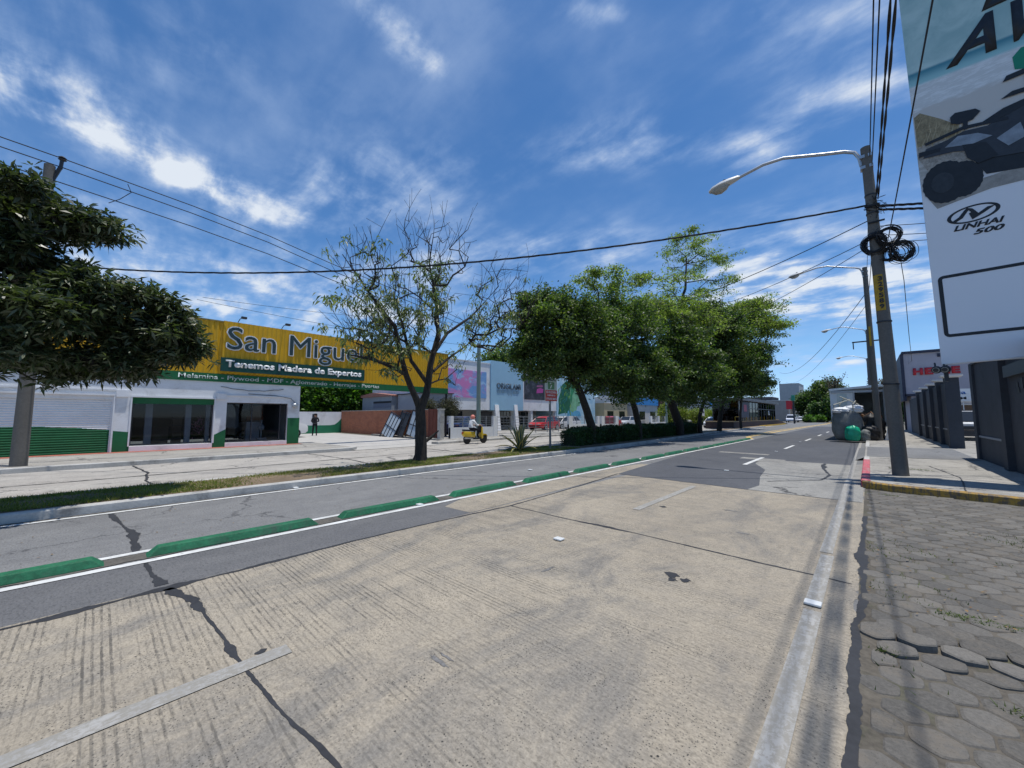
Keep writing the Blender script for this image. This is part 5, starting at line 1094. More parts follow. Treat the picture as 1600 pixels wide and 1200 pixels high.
# ------------------------------------------------------------------ white and blue club building
BX = -28.0
def club():
    t = thing('club_building', 'white and pale blue two storey club building with posters and a painted mural', 'building', (BX, 30, .1))
    B = lambda mb, name, mat, par=t, **k: mb.build(name, mat, par, world=True, **k)
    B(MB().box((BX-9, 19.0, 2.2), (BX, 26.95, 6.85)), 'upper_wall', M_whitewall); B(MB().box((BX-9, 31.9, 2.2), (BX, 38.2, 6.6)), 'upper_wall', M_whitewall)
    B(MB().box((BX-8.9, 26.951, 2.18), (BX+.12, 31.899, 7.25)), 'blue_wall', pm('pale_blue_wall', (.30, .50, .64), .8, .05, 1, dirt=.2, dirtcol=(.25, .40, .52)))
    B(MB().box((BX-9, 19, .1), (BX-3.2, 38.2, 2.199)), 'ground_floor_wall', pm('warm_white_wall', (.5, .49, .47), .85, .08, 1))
    for (a, b) in ((19.4, 21.6), (22.6, 26.0), (31.6, 33.2), (33.9, 37.2)):
        w = B(MB().box((BX-3.24, a, .55), (BX-3.15, b, 2.1)), 'window', M_carglass)
        f = MB()
        for q in np.arange(a, b+.01, (b-a)/3): f.box((BX-3.16, q-.03, .5), (BX-3.10, q+.03, 2.12))
        f.box((BX-3.16, a, 1.5), (BX-3.11, b, 1.55)); B(f, 'window_frame', M_metal_white, w)
    B(MB().box((BX-3.24, 28.4, .1), (BX-3.1, 30.2, 2.1)), 'door', pm('grey_door', (.14, .14, .15), .6, .1))
    for y in (22.0, 27.75, 30.6, 33.4, 38.0): B(MB().prism([(BX-.55, y, .1), (BX-.05, y, .1), (BX-.05, y, 2.199), (BX-.45, y, 2.199)], (0, .35, 0)), 'column', M_whitewall)
    B(MB().prism([(BX+.13, 27.45, .1), (BX+.55, 27.45, .1), (BX+.2, 27.45, 2.75), (BX+.13, 27.45, 2.75)], (0, .55, 0)), 'buttress', M_whitewall); B(MB().prism([(BX+.13, 30.35, .1), (BX+.55, 30.35, .1), (BX+.2, 30.35, 2.8), (BX+.13, 30.35, 2.8)], (0, .5, 0)), 'buttress', M_whitewall)
    # logo: narrow tall letters mirrored below, dark steel on blue
    text('ORIGILAMI', 'logo_lettering', pm('logo_steel', (.075, .11, .15), .5), t, (BX+.125, 27.75, 4.42), 3.7, .62, '+x', .05, bold=.012)
    f = MB(); q = 27.8
    for w_, l_ in [(.55, .42), (.4, .42), (.08, .40), (.12, .38), (.1, .5), (.1, .62), (.12, .55), (.1, .6), (.42, .36), (.4, .42)]:
        if w_ > .3:
            for z_ in (.02, .11, .2, .29): f.box((BX+.12, q, 4.34-z_-.05), (BX+.15, q+w_, 4.34-z_))
        else: f.box((BX+.12, q, 4.36-l_), (BX+.15, q+w_*.6, 4.36))
        q += w_+.10
    B(f, 'logo_lower_bar', pm('logo_steel_pale', (.20, .30, .38), .5))  # paler striped bars below the letters, part of the logo
    # left poster, blue and pink
    m, T = newmat('poster_blue_pink'); P = T.node('ShaderNodeTexCoord').outputs['Object']
    n1 = T.noise(P, .55, 4, .6, 1.2); n2 = T.noise(T.scale(P, (1, 1, 2.)), .9, 5, .6, 1.)
    c = T.mix(T.ramp(n1, .42, .58), (.16, .33, .62), (.62, .22, .48)); c = T.mix(T.ramp(n2, .5, .7), c, (.35, .55, .78)); T.put(T.b.inputs['Base Color'], c); T.b.inputs['Roughness'].default_value = .6
    B(MB().box((BX+.002, 19.6, 3.35), (BX+.04, 26.4, 5.98)), 'poster', m)
    # right poster, dark with pink mark
    m, T = newmat('poster_dark'); P = T.node('ShaderNodeTexCoord').outputs['Object']
    T.put(T.b.inputs['Base Color'], T.mix(T.ramp(T.noise(P, 1.3, 6, .7), .45, .7), (.02, .022, .03), (.09, .09, .11))); T.b.inputs['Roughness'].default_value = .5
    p = B(MB().box((BX+.002, 32.2, 3.45), (BX+.04, 37.6, 5.9)), 'poster', m)
    B(MB().prism([(BX+.042, 34.3, 4.2), (BX+.042, 35.5, 4.3), (BX+.042, 35.6, 4.75), (BX+.042, 35.0, 4.85), (BX+.042, 34.4, 4.7)], (.008, 0, 0)), 'poster_mark', pm('magenta', (.42, .06, .28), .5, .1), p)
    B(MB().prism([(BX+.042, 34.35, 4.92), (BX+.042, 35.5, 4.98), (BX+.042, 35.45, 5.2), (BX+.042, 34.4, 5.12)], (.006, 0, 0)), 'poster_mark', pm('poster_pink', (.30, .10, .2), .5, .3, 4), p)
    # mural: generic green face in profile with flowing hair on a pale blue field
    m, T = newmat('mural_field'); P = T.node('ShaderNodeTexCoord').outputs['Object']
    T.put(T.b.inputs['Base Color'], T.mix(T.ramp(T.noise(P, .8, 5), .4, .65), (.30, .52, .66), (.50, .66, .72)))
    p = B(MB().box((BX-8, 38.201, .1), (BX+.04, 47.2, 6.35)), 'mural_wall', m)
    Z = lambda u, v: (BX+.042, 38.35+u*6.6, 1.55+v*4.6)
    def mural_layer(pts, col, d, nm='mural_shape', var=.35):
        k = nm+f'{col[0]:.3f}_{col[1]:.3f}'; mt = MATS.get(k) or pm(k, col, .8, var, 1.6, 9, .2)
        B(MB().prism([(BX+.042+d, *Z(u, v)[1:]) for u, v in pts], (.004, 0, 0)), nm, mt, p)
    rr = random.Random(5)
    hair = [(.30, .98), (.16, .86), (.10, .66), (.03, .45), (.05, .22), (.02, .05), (.25, .10), (.40, .06), (.52, .30), (.60, .62), (.66, .9), (.55, 1.0), (.42, .96)]
    mural_layer(hair, (.015, .13, .07), 0)
    mural_layer([(.46, .86), (.60, .92), (.74, .84), (.80, .70), (.78, .62), (.84, .52), (.80, .49), (.80, .42), (.76, .38), (.76, .31), (.66, .28), (.62, .12), (.38, .10), (.44, .34), (.40, .5), (.42, .7)], (.18, .42, .25), .005)
    mural_layer([(.58, .66), (.70, .68), (.72, .64), (.60, .62)], (.01, .06, .04), .010); mural_layer([(.70, .40), (.79, .41), (.77, .37), (.70, .37)], (.01, .10, .05), .010)
    mural_layer([(.46, .86), (.60, .92), (.58, .74), (.50, .60), (.46, .36), (.41, .46)], (.03, .22, .10), .010)
    mural_layer([(.30, .0), (.34, .16), (.50, .12), (.62, .17), (.74, .14), (.80, .0)], (.10, .34, .52), .010)
    for i in range(34):
        u = rr.uniform(.05, .45); v = rr.uniform(.05, .85); l = rr.uniform(.08, .2); a = rr.uniform(-.1, .05)
        mural_layer([(u, v), (u+.012, v), (u+a+.016, v-l*.5), (u+a, v-l), (u+a-.01, v-l*.5)], rr.choice([(.06, .30, .08), (.10, .24, .14), (.02, .16, .18), (.2, .36, .06)]), .012+i*.0003)
    B(MB().box((BX-9.05, 18.95, 6.851), (BX+.05, 26.95, 6.93)).box((BX-9.05, 31.9, 6.601), (BX+.05, 38.25, 6.68)), 'parapet', M_white)
club()
# white fence walls with steel rails
def fence_wall(name, label, y0, y1, solid, posts, x=-20.1, rails=(1.0, 1.15, 1.3, 1.45, 1.58), top=1.6):
    t = thing(name, label, 'fence', (x, y0, .12)); L = y1-y0
    if solid: MB().box((-.09, 0, 0), (.09, L, solid)).build('low_wall', M_white, t)
    if posts: 
        m = MB()
        for a, b in posts: m.box((-.11, a-y0, 0), (.11, b-y0, top-.12))
        m.build('pillar', M_white, t)
    r = MB()
    for z in rails: r.box((-.02, 0, z-.12-.012), (.02, L, z-.12+.012))
    for q in np.arange(0.02, L+.01, max(.8, L/4)): r.box((-.025, q, (solid or .1)), (.025, q+.04, top-.12))
    r.build('railing', pm('rail_steel', (.22, .24, .26), .5, .1) if 'rail_steel' not in MATS else MATS['rail_steel'], t); return t
fence_wall('fence_wall', 'low white fence wall with steel rails beside the concrete post and scooter', 15.7, 20.0, .72, [(15.7, 15.95), (17.55, 17.8), (19.6, 20.0)])
fence_wall('steel_gate', 'horizontal barred steel gate with steps, behind the agave', 20.05, 26.0, None, None, rails=(.3, .5, .7, .9, 1.1, 1.3, 1.5, 1.58))
fence_wall('steel_gate', 'horizontal barred steel gate in front of the bright red car', 26.05, 29.1, None, None, rails=(.3, .5, .7, .9, 1.1, 1.3, 1.5, 1.58))
fence_wall('fence_wall', 'white fence wall with thin rails under the green mural', 29.2, 34.6, .72, [(29.2, 29.8), (34.2, 34.6)])
fence_wall('fence_wall', 'white fence wall with a dark red railed panel beyond the leaning trunk', 35.0, 38.6, .66, [(35.0, 35.6), (38.0, 38.6)])
t = thing('dark_red_board', 'dark red board set behind the rails of the far white fence wall', 'panel', (-20.25, 35.6, .78)); MB().box((-.02, 0, 0), (.02, 2.4, .7)).build('board', pm('dark_red_board', (.16, .03, .05), .7), t)
fence_wall('fence_wall', 'white posts and rails fence seen between the second and third trunks', 47, 52.5, .7, [(47, 47.5), (49.5, 49.8), (52, 52.5)])
t = thing('entrance_steps', 'pale concrete entrance steps below the barred gate behind the agave', 'steps', (-19.9, 20.1, .12))
MB().box((0, 0, 0), (.9, 8.9, .06)).box((-.001, .001, .0601), (.5, 8.9, .12)).build('step', M_kerb, t)
t = thing('mailbox', 'small black mailbox on a thin post before the mural fence', 'mailbox', (-19.9, 32.6, .12)); MB().box((-.12, -.18, .95), (.12, .18, 1.2)).build('box', M_dark, t, bevel=.03); MB().tube([(0, 0, 0), (0, 0, .96)], .02, 6).build('post', M_dark, t)
# ------------------------------------------------------------------ route sign on the median
t = thing('route_sign', 'red and white route sign with a green 7 on a grey pole in the median', 'sign', (-10.7, 14.1, FT))
MB().tube([(0, 0, 0), (0, 0, 2.55)], .05, 12).build('pole', pm('grey_pole', (.16, .165, .17), .5, .1, metal=.3), t, smooth=True)
MB().tube([(0, 0, 1.9), (.03, -.12, 2.2), (.03, -.16, 2.4)], .02, 6).build('brace', M_metal, t)
MB().box((.05, -.44, 2.12), (.08, .44, 3.16)).build('panel', pm('sign_pale', (.55, .60, .52), .5, .05), t)
t['_w'] = [0]; SX = -10.7+.082
MB().box((.081, -.44, 2.12), (.088, .44, 2.62)).build('red_panel', pm('sign_red', (.56, .06, .035), .5, .06), t)
MB().box((.081, -.24, 2.66), (.087, .24, 2.99)).build('green_panel', pm('sign_green', (.13, .27, .12), .5, .06), t)
Wt = lambda s, y, z, w, h, m_=M_letter, x=.089: text(s, 'lettering', m_, t, (-10.7+x, 14.1+y, FT+z), w, h, '+x', .003, bold=.02)
Wt('7', -.10, 2.69, .2, .27, M_letter, .0875); Wt('TRANSMETRO', -.36, 3.04, .72, .07, M_darkgreen, .081)
Wt('SE MULTARA', -.38, 2.47, .76, .11); Wt('QUIEN NO LO', -.3, 2.33, .6, .09); Wt('UTILICE BIEN', -.38, 2.18, .76, .09)

# ------------------------------------------------------------------ poles, lamps, cables
def pole(name, label, base, top, r0, r1, lamp=None, group=None, cat='utility pole', lean=(0, 0), mat=None):
    t = thing(name, label, cat, base, group=group); h = top-base[2]
    n = 9; m = MB().tube([(lean[0]*i/n, lean[1]*i/n, h*i/n) for i in range(n+1)], [r0+(r1-r0)*i/n for i in range(n+1)], 20)
    m.build('shaft', mat or M_pole, t, smooth=True)
    tx = lean[0]
    if lamp:
        zz = h-.25; k = lamp
        for dz in (0, .3): MB().box((tx-.13*k, -.1, zz-.35+dz), (tx+r1+.02, .1, zz-.27+dz)).build('bracket', M_metal, t)
        arm = MB().tube([(tx-.10, 0, zz-.22), (tx-.13, 0, zz+.02), (tx-.22, 0, zz+.22), (tx-.42, 0, zz+.34), (tx-.85, 0, zz+.48), (tx-1.78, 0, zz+.81), (tx-2.3, 0, zz+.84), (tx-2.85, 0, zz+.74), (tx-3.0, 0, zz+.71)], .045, 10); arm.build('lamp_arm', M_metal, t, smooth=True)
        ln = MB(); rot = Matrix.Rotation(R(-9), 3, 'Y'); c = Vector((tx-2.92, 0, zz+.72))
        prof = [(0, .05, .05, .06), (.06, .09, .09, .10), (.30, .15, .13, .14), (.55, .20, .14, .15), (.80, .18, .11, .12), (.94, .07, .05, .06)]
        vs = []
        for u, w, up, dn in prof:
            for a in np.linspace(0, 2*math.pi, 12, endpoint=False):
                q = Vector((-u, math.cos(a)*w, math.sin(a)*(up if math.sin(a) > 0 else dn*.35))); vs.append(c+rot @ q)
        k_ = len(prof); ln.add(vs, [(i*12+j, i*12+(j+1) % 12, (i+1)*12+(j+1) % 12, (i+1)*12+j) for i in range(k_-1) for j in range(12)]+[tuple(range(12)), tuple((k_-1)*12+j for j in range(12))])
        lo = ln.build('lamp_head', M_metal_white, t, smooth=True)
        g = MB(); vs = []
        for u, w, dn in [(.34, .06, .05), (.44, .14, .14), (.62, .18, .19), (.78, .14, .14), (.87, .05, .05)]:
            for a in np.linspace(0, 2*math.pi, 12, endpoint=False):
                q = Vector((-u, math.cos(a)*w, -.03+min(0, math.sin(a))*dn)); vs.append(c+rot @ q)
        g.add(vs, [(i*12+j, i*12+(j+1) % 12, (i+1)*12+(j+1) % 12, (i+1)*12+j) for i in range(4) for j in range(12)]); g.build('lens', M_lens, lo, smooth=True)
        MB().lathe(tuple(c+rot @ Vector((-.45, 0, .11))), [(.05, -.02), (.05, .06), (.0, .08)], seg=10).build('photocell', M_dark, lo)
    return t
GP = 'concrete street lamp poles on the right kerb'
p1 = pole('street_lamp', 'nearest concrete street lamp pole with yellow number strip, cable coils and curved arm', (.49, 13.55, .145), 8.75, .155, .105, 1, GP, 'street lamp', (-.16, 0))
MB().add([( .0, 0, 0)], []) if 0 else None
yp = MB()
for j in range(7):
    a = -2.6+1.5*j/6; yp.v += [(.49-.085+.142*math.cos(a)-.0, 13.55+.142*math.sin(a), 4.28), (.49-.10+.137*math.cos(a), 13.55+.137*math.sin(a), 5.22)]
yp.f = [(2*j, 2*j+2, 2*j+3, 2*j+1) for j in range(6)]; yp.mi = [0]*6
yp.build('number_strip', pm('number_yellow', (.42, .26, .02), .6, .2, 6), p1, world=True, fix=False)
for i, ch in enumerate('329589'): text(ch, 'digit', M_dark, p1, (.49-.135+.0, 13.55-.152, 5.05-.145*i), .09, .115, '-y', .004, bold=.03)
p2 = pole('street_lamp', 'second concrete street lamp pole beside the grey sack and truck', (.37, 31.9, .145), 10.8, .17, .12, 1, GP, 'street lamp', (-.06, 0))
MB().box((-.9, -.05, 6.0), (.5, .05, 6.07)).tube([(-.85, 0, 6.05), (-.85, 0, 5.6)], .03, 5).build('crossarm', M_dark, p2)
MB().box((-.10, -.165, 5.7), (-.0, -.15, 6.9)).build('number_strip', MATS['number_yellow'], p2)
pole('street_lamp', 'third street lamp pole down the right kerb, its lamp head small against the sky', (.35, 56, .145), 10.9, .17, .12, 1, GP, 'street lamp')
pole('street_lamp', 'farthest street lamp pole down the right kerb, a tiny pale lamp head', (.3, 84, .145), 10.9, .17, .12, 1, GP, 'street lamp')
pL = pole('utility_pole', 'tall tapering concrete utility pole on the far pavement before the roller shutter', (-18.2, -1.45, .15), 9.35, .175, .12, cat='utility pole')
MB().tube([(.0, .02, 8.55), (.1, .22, 9.2)], .05, 6).tube([(.1, .22, 9.15), (.1, .24, 9.52)], .045, 6).lathe((.1, .24, 9.42), [(.05, 0), (.10, .03), (.05, .06), (.10, .09), (.04, .14)], seg=8).build('insulator', M_dark, pL)
pole('utility_pole', 'grey green round post on the far pavement behind the scooter', (-18.75, 17.0, .12), 6.4, .15, .12, cat='utility pole', mat=pm('green_grey_post', (.19, .26, .245), .6, .1))
pole('utility_pole', 'pale thin post at the far kerb seen left of the thick leaning trunk', (-19.2, 52.8, .1), 7.5, .14, .11, cat='utility pole')
pole('utility_pole', 'blue green post beside the pale thin post under the trees', (-19.4, 50.6, .1), 5.5, .14, .12, cat='utility pole', mat=MATS['green_grey_post'])
# arrow sign on the far side
t = thing('arrow_sign', 'small white square sign with a black arrow before the yellow-green shrubs', 'sign', (-19.0, 64.4, .1)); MB().tube([(0, 0, 0), (0, 0, 2.0)], .03, 6).build('pole', M_metal, t); MB().box((.03, -.55, 1.5), (.06, .55, 2.75)).build('panel', M_white, t)
MB().prism([(.062, -.35, 2.1), (.062, -.05, 2.35), (.062, -.05, 2.2), (.062, .35, 2.2), (.062, .35, 2.0), (.062, -.05, 2.0), (.062, -.05, 1.85)], (.01, 0, 0)).build('arrow', M_dark, t)

def cable(name, label, pts, r, group=None, sag=0., mat=None, twist=0, cat='cable', n=28):
    a, b = Vector(pts[0]), Vector(pts[-1]); P = []
    if len(pts) == 2:
        for i in range(n+1): u = i/n; p = a.lerp(b, u); p.z -= 4*sag*u*(1-u); P.append(p)
    else: P = [Vector(q) for q in pts]
    base = P[0]; mb = MB()
    if twist:
        m = 6*len(P); Q = []
        for k in range(twist):
            Q = []
            for i in range(m+1):
                u = i/m*(len(P)-1); j = min(int(u), len(P)-2); p = P[j].lerp(P[j+1], u-j); ph = i*.55+k*2*math.pi/twist
                Q.append(p-base+Vector((0, 0, math.cos(ph)))*r*1.1+Vector((.6, -.8, 0))*math.sin(ph)*r*1.1)
            mb.tube(Q, r, 4)
    else: mb.tube([p-base for p in P], r, 5)
    o = mb.build(name, mat or M_black, None, fix=False); o.location = base; tag(o, label, cat, group); return o
GW = 'overhead cables'
A = np.array([.31, 13.55]); Bp = np.array([-18.2, -1.45])
pts = []
for u in np.linspace(0, 1, 30):
    z = np.interp(u, [0, .123, .382, .581, .71, .865, 1], [7.2, 6.61, 6.06, 5.75, 5.73, 5.88, 6.2]); q = A+(Bp-A)*u; pts.append((q[0], q[1], z))
zz = np.polyfit([0, .123, .382, .581, .71, .865, 1], [7.2, 6.61, 6.06, 5.75, 5.73, 5.88, 6.25], 3)
pts = [(p[0], p[1], float(np.polyval(zz, i/29))) for i, p in enumerate(pts)]
cable('twisted_cable', 'thick black twisted cable crossing the whole street from the nearest lamp pole', pts, .013, GW, twist=3)
cable('thin_cable', 'thin cable below the twisted one, running from the nearest lamp pole over the trees', [(.3, 13.55, 6.75), (-18.3, 24, 9.2)], .013, GW, 1.2)
cable('thin_cable', 'thin cable from the coils on the nearest lamp pole, passing right of the tall tree', [(.35, 13.55, 6.25), (-19, 34, 12.2)], .010, GW, 1.6)
cable('thin_cable', 'thin lowest cable from the coils over the median trees', [(.35, 13.55, 6.1), (-19, 40, 12.0)], .009, GW, 2.0)
for i, (z0, z1, lab) in enumerate([(9.67, 8.75, 'topmost of the three parallel wires over the far pole at left'), (9.38, 8.42, 'middle of the three parallel wires over the far pole at left'), (8.88, 7.98, 'lowest of the three parallel wires over the far pole at left')]):
    cable('power_line', lab, [(-18.15, -30, z0+1.2), (-18.15, -14, z0+.25), (-18.15, -2.5, z0+.06), (-18.15, -1.2, z0), (-18.2, 2, z0-.2), (-18.2, 4.5, z0-.47), (-18.2, 7.2, z1), (-18.4, 12, z1-.55), (-18.7, 17, z1-1.3)], .016, GW)
cable('jumper_wire', 'short drop wire hanging from a clamp on the parallel wires at left', [(-18.15, .25, 9.5), (-18.15, .35, 9.25), (-18.15, .1, 8.9), (-18.15, -.15, 8.66)], .012, None)
cable('thin_cable', 'thin wire from the yellow fascia up towards the half bare tree', [(-22.2, 3.0, 7.05), (-18.8, 17, 7.8)], .009, GW, .25)
cable('thin_cable', 'thin wire slanting down behind the half bare tree to the grey green post', [(-22.2, 2.8, 6.9), (-18.8, 17, 6.2)], .009, GW, .2)
UPG = 'wires running overhead from the nearest lamp pole'
for i, (x0, z0, x1, z1, r, lab) in enumerate([(.40, 8.45, .55, 9.0, .011, 'leftmost wire rising overhead from the top of the nearest pole'), (.43, 8.2, .72, 9.0, .011, 'second wire rising overhead from the nearest pole'), (.46, 7.3, .80, 8.7, .014, 'third, thicker wire rising overhead from the nearest pole'), (.49, 7.25, .92, 8.6, .014, 'fourth, wavy wire rising overhead from the nearest pole')]):
    cable('overhead_wire', lab, [(x0, 13.5, z0), (x1, -22, z1)], r, UPG, .7, twist=2 if i > 1 else 0, n=40)
cable('overhead_wire', 'single wire slanting up right of the pole across the billboard edge', [(.62, 13.5, 6.15), (1.6, -22, 9.0)], .011, UPG, .45)
cable('drop_wire', 'thin wire hanging from the coils down to the white sign building', [(.8, 13.6, 5.7), (.86, 14, 5.1), (1.05, 17, 4.1), (1.5, 24, 4.0), (2.2, 38, 5.2), (2.9, 50, 7.4)], .008, None)
for i, (z0, y1, z1, lab) in enumerate([(7.1, 20, 8.4, 'upper bundle of cables running from the pole behind the billboard'), (7.0, 20, 8.0, 'second bundle of cables running from the pole behind the billboard'), (6.55, 19, 7.6, 'third cable running from the pole behind the billboard'), (6.3, 19, 7.2, 'fourth cable running from the pole behind the billboard'), (6.1, 18, 6.9, 'lowest cable running from the pole behind the billboard')]):
    cable('service_cable', lab, [(.45, 13.6, z0), (9, y1, z1)], .016 if i < 2 else .009, 'cables from the pole to the right', .35, twist=3 if i < 2 else 0)
cable('far_wire', 'far wire sloping from the second lamp pole over the distant trees', [(.3, 31.9, 9.2), (-13, 95, 10.5)], .02, GW, 1.8)
cable('far_wire', 'fainter far wire under it over the distant trees', [(.3, 31.9, 8.5), (-14, 110, 9.5)], .014, GW, 1.8)
cable('kerb_wire', 'wire joining the nearest and second lamp poles', [(.4, 13.6, 7.1), (.35, 31.9, 9.0)], .012, GW, .4)
cable('kerb_wire', 'second wire joining the nearest and second lamp poles', [(.36, 13.6, 8.2), (.35, 31.9, 10.0)], .010, GW, .3)
# coils of spare cable and the knot of fittings
def coil(label, c, rad, nrm, n, seed, spread):
    rr = random.Random(seed); mb = MB(); nv = Vector(nrm).normalized(); u = nv.orthogonal().normalized(); w = nv.cross(u)
    for k in range(n):
        r0 = rad*rr.uniform(.78, 1.08); off = Vector((rr.gauss(0, spread), rr.gauss(0, spread*.6), rr.gauss(0, spread))); e = rr.uniform(.85, 1.15); ph = rr.uniform(0, 6)
        tw = u*math.cos(rr.gauss(0, .12))+nv*math.sin(rr.gauss(0, .25))
        mb.tube([off+tw*math.cos(a)*r0+w*math.sin(a)*r0*e+Vector((0, 0, .012*math.sin(3*a+ph))) for a in np.linspace(0, 2*math.pi, 25)], .0075, 4, caps=False)
    o = mb.build('cable_coil', M_black, None, fix=False); o.location = c; tag(o, label, 'cable coil', 'cable coils on the nearest pole'); return o
coil('upper left loop of black spare cable coiled round the nearest lamp pole', (.36, 13.42, 6.03), .24, (.25, 1, .1), 30, 1, .02)
coil('upper right loop of black spare cable beside the nearest lamp pole', (.62, 13.40, 6.15), .22, (-.2, 1, .1), 26, 2, .02)
coil('lower open bundle of tangled cable hanging right of the nearest lamp pole', (.82, 13.42, 5.72), .23, (-.5, 1, 0), 34, 3, .035)
coil('small dark loop hanging against the right side of the nearest lamp pole', (.60, 13.44, 5.70), .17, (.7, 1, 0), 18, 4, .02)
kn = MB(); rr = random.Random(9)
for k in range(26):
    c = Vector((.38+rr.gauss(0, .05), 13.47, 7.12+rr.gauss(0, .10))); kn.tube([c, c+Vector((rr.uniform(-.18, .25), rr.uniform(-.08, .05), rr.uniform(-.12, .06))), c+Vector((rr.uniform(-.1, .35), -.03, rr.uniform(-.35, .02)))], .007, 4)
kn.box((.22, 13.40, 7.05), (.5, 13.44, 7.10)); kn.box((.26, 13.40, 6.6), (.58, 13.43, 6.64))
kn.build('cable_clamp', M_black, p1, world=True, fix=False)
st = MB()
for k, (zz_, rr_) in enumerate([(7.4, .113), (6.9, .118), (6.35, .122), (4.0, .139), (2.4, .148)]): st.lathe((.49-.16*(zz_-.145)/8.6, 13.55, zz_), [(rr_+.006, -.02), (rr_+.01, -.018), (rr_+.01, .018), (rr_+.006, .02)], seg=20)
st.build('band', M_dark, p1, world=True)

# ------------------------------------------------------------------ billboard
def billboard():
    x0, x1, y, z0, z1 = 1.33, 7.4, 13.5, 2.82, 15.2
    t = thing('billboard', 'tall vinyl billboard with a quad bike on a beach, rising over the dark wall', 'billboard', (x0, y, z0)); t.rotation_euler.y = R(-.9)
    W_, H_ = x1-x0, z1-z0
    m, T = newmat('billboard_print'); P = T.node('ShaderNodeTexCoord').outputs['Object']; s = T.node('ShaderNodeSeparateXYZ', i_0=P); z = s.outputs[2]; x = s.outputs[0]
    zz_ = T.m('ADD', z, T.m('MULTIPLY', x, .05)); n = T.noise(P, 1.2, 5, .6, .6); nf = T.noise(T.scale(P, (1, 1, 4)), 3, 6, .7)
    c = T.mix(T.ramp(n, .35, .7), (.30, .47, .47), (.48, .64, .62))                                        # hazy printed sky
    c = T.mix(T.ramp(zz_, 7.44, 7.36), c, T.mix(T.ramp(zz_, 7.08, 7.4), (.30, .55, .57), (.05, .22, .29)))     # sea
    c = T.mix(T.ramp(zz_, 7.10, 7.0), c, T.mix(T.ramp(nf, .45, .6), (.60, .62, .62), (.74, .76, .77)))    # surf and sand
    c = T.mix(T.ramp(T.m('ADD', zz_, T.m('MULTIPLY', nf, .3)), 6.62, 6.5), c, (.54, .525, .50))
    c = T.mix(T.ramp(T.m('ADD', zz_, T.m('MULTIPLY', nf, .5)), 5.75, 5.3), c, T.mix(T.ramp(nf, .4, .6), (.34, .33, .30), (.50, .48, .45)))
    c = T.mix(T.ramp(zz_, 4.75, 3.9), c, (.76, .78, .82))
    T.put(T.b.inputs['Base Color'], c); T.b.inputs['Roughness'].default_value = .55; bump(T, T.noise(T.scale(P, (1, 1, .4)), 1.3, 3), .25, .03)
    MB().box((0, 0, 0), (W_, .06, H_)).build('print', m, t)
    f = MB()
    for zq in np.arange(.1, H_, 1.5): f.box((.03, .061, zq), (W_-.03, .12, zq+.06))
    for xq in (.03, 1.3, 2.6, W_-.1): f.box((xq, .121, -.4), (xq+.07, .2, H_))
    f.build('frame', M_dark, t)
    for xq in (2.2, 5.2): MB().box((xq, .21, -2.7), (xq+.22, .43, H_)).build('support_post', M_dark, t)
    MB().tube([(0, .03, 0), (W_*.3, .0, .05), (W_*.6, .03, .0), (W_, .02, .02)], .03, 6).build('hem', M_white, t)
    D = lambda pts, mat, d=.0, nm='printed_shape': MB().prism([(px-x0, -.004-d, pz-z0) for px, pz in pts], (0, .004, 0)).build(nm, mat, t)
    K = pm('print_black', (.016, .018, .022), .5, .3, 6); G1 = pm('print_dark_grey', (.035, .04, .05), .5, .3, 6); G2 = pm('print_steel', (.22, .26, .31), .5, .3, 5); GR = pm('print_dune_grass', (.27, .225, .14), .8, .45, 7, 30, .3)
    # dune grass tufts
    rr = random.Random(3)
    D([(1.345, 8.20), (1.345, 9.05), (1.45, 9.12), (1.78, 8.78), (2.05, 8.45), (2.0, 8.1), (1.6, 8.2)], GR)
    for i in range(70):
        gx = rr.uniform(1.36, 2.1); gz = 8.15+rr.uniform(0, .75)*(1-(gx-1.2)/1.1); h = rr.uniform(.12, .3); a = rr.uniform(-.0, .14)
        D([(gx, gz), (gx+.02, gz), (gx+a, gz+h)], GR if i % 2 else pm('print_straw', (.42, .36, .24), .8, .3) if 'print_straw' not in MATS else MATS['print_straw'], .001+.0001*i)
    D([(1.345, 7.95), (1.345, 8.25), (1.7, 8.3), (2.1, 8.1), (2.1, 7.6), (1.8, 7.3), (1.5, 7.5)], pm('print_rock', (.30, .28, .25), .8, .4, 5, 20, .3), .001)
    def wheel(cx, cz, rx, rz, d=.010):
        D([(cx+rx*math.cos(a)*(1.0+.035*(i % 2)), cz+rz*math.sin(a)*(1.0+.035*(i % 2))) for i, a in enumerate(np.linspace(0, 2*math.pi, 44, endpoint=False))], K, d, 'printed_tyre')
        D([(cx-.05+rx*.5*math.cos(a), cz+rz*.5*math.sin(a)) for a in np.linspace(0, 2*math.pi, 20, endpoint=False)], pm('print_hub', (.03, .034, .04), .5, .3, 9) if 'print_hub' not in MATS else MATS['print_hub'], d+.0045, 'printed_rim')
    D([(1.4, 6.95), (1.55, 6.58), (2.4, 6.74), (4.4, 6.7), (4.6, 6.9), (3.2, 7.1)], pm('print_ground_dark', (.30, .29, .27), .7, .3, 6), .002)
    wheel(2.0, 7.14, .30, .42, .005); wheel(1.73, 7.18, .37, .50); wheel(4.0, 7.2, .45, .5)
    D([(2.35, 7.1), (2.2, 7.5), (3.6, 7.6), (3.5, 7.15), (3.0, 6.98)], K, .0035)
    D([(1.42, 7.92), (1.48, 8.14), (1.82, 8.19), (2.10, 8.28), (2.45, 8.22), (2.9, 8.42), (3.4, 8.5), (4.0, 8.4), (4.3, 8.1), (4.2, 7.8), (3.6, 7.5), (2.9, 7.35), (2.4, 7.45), (2.2, 7.75), (1.9, 7.86)], G1, .017)
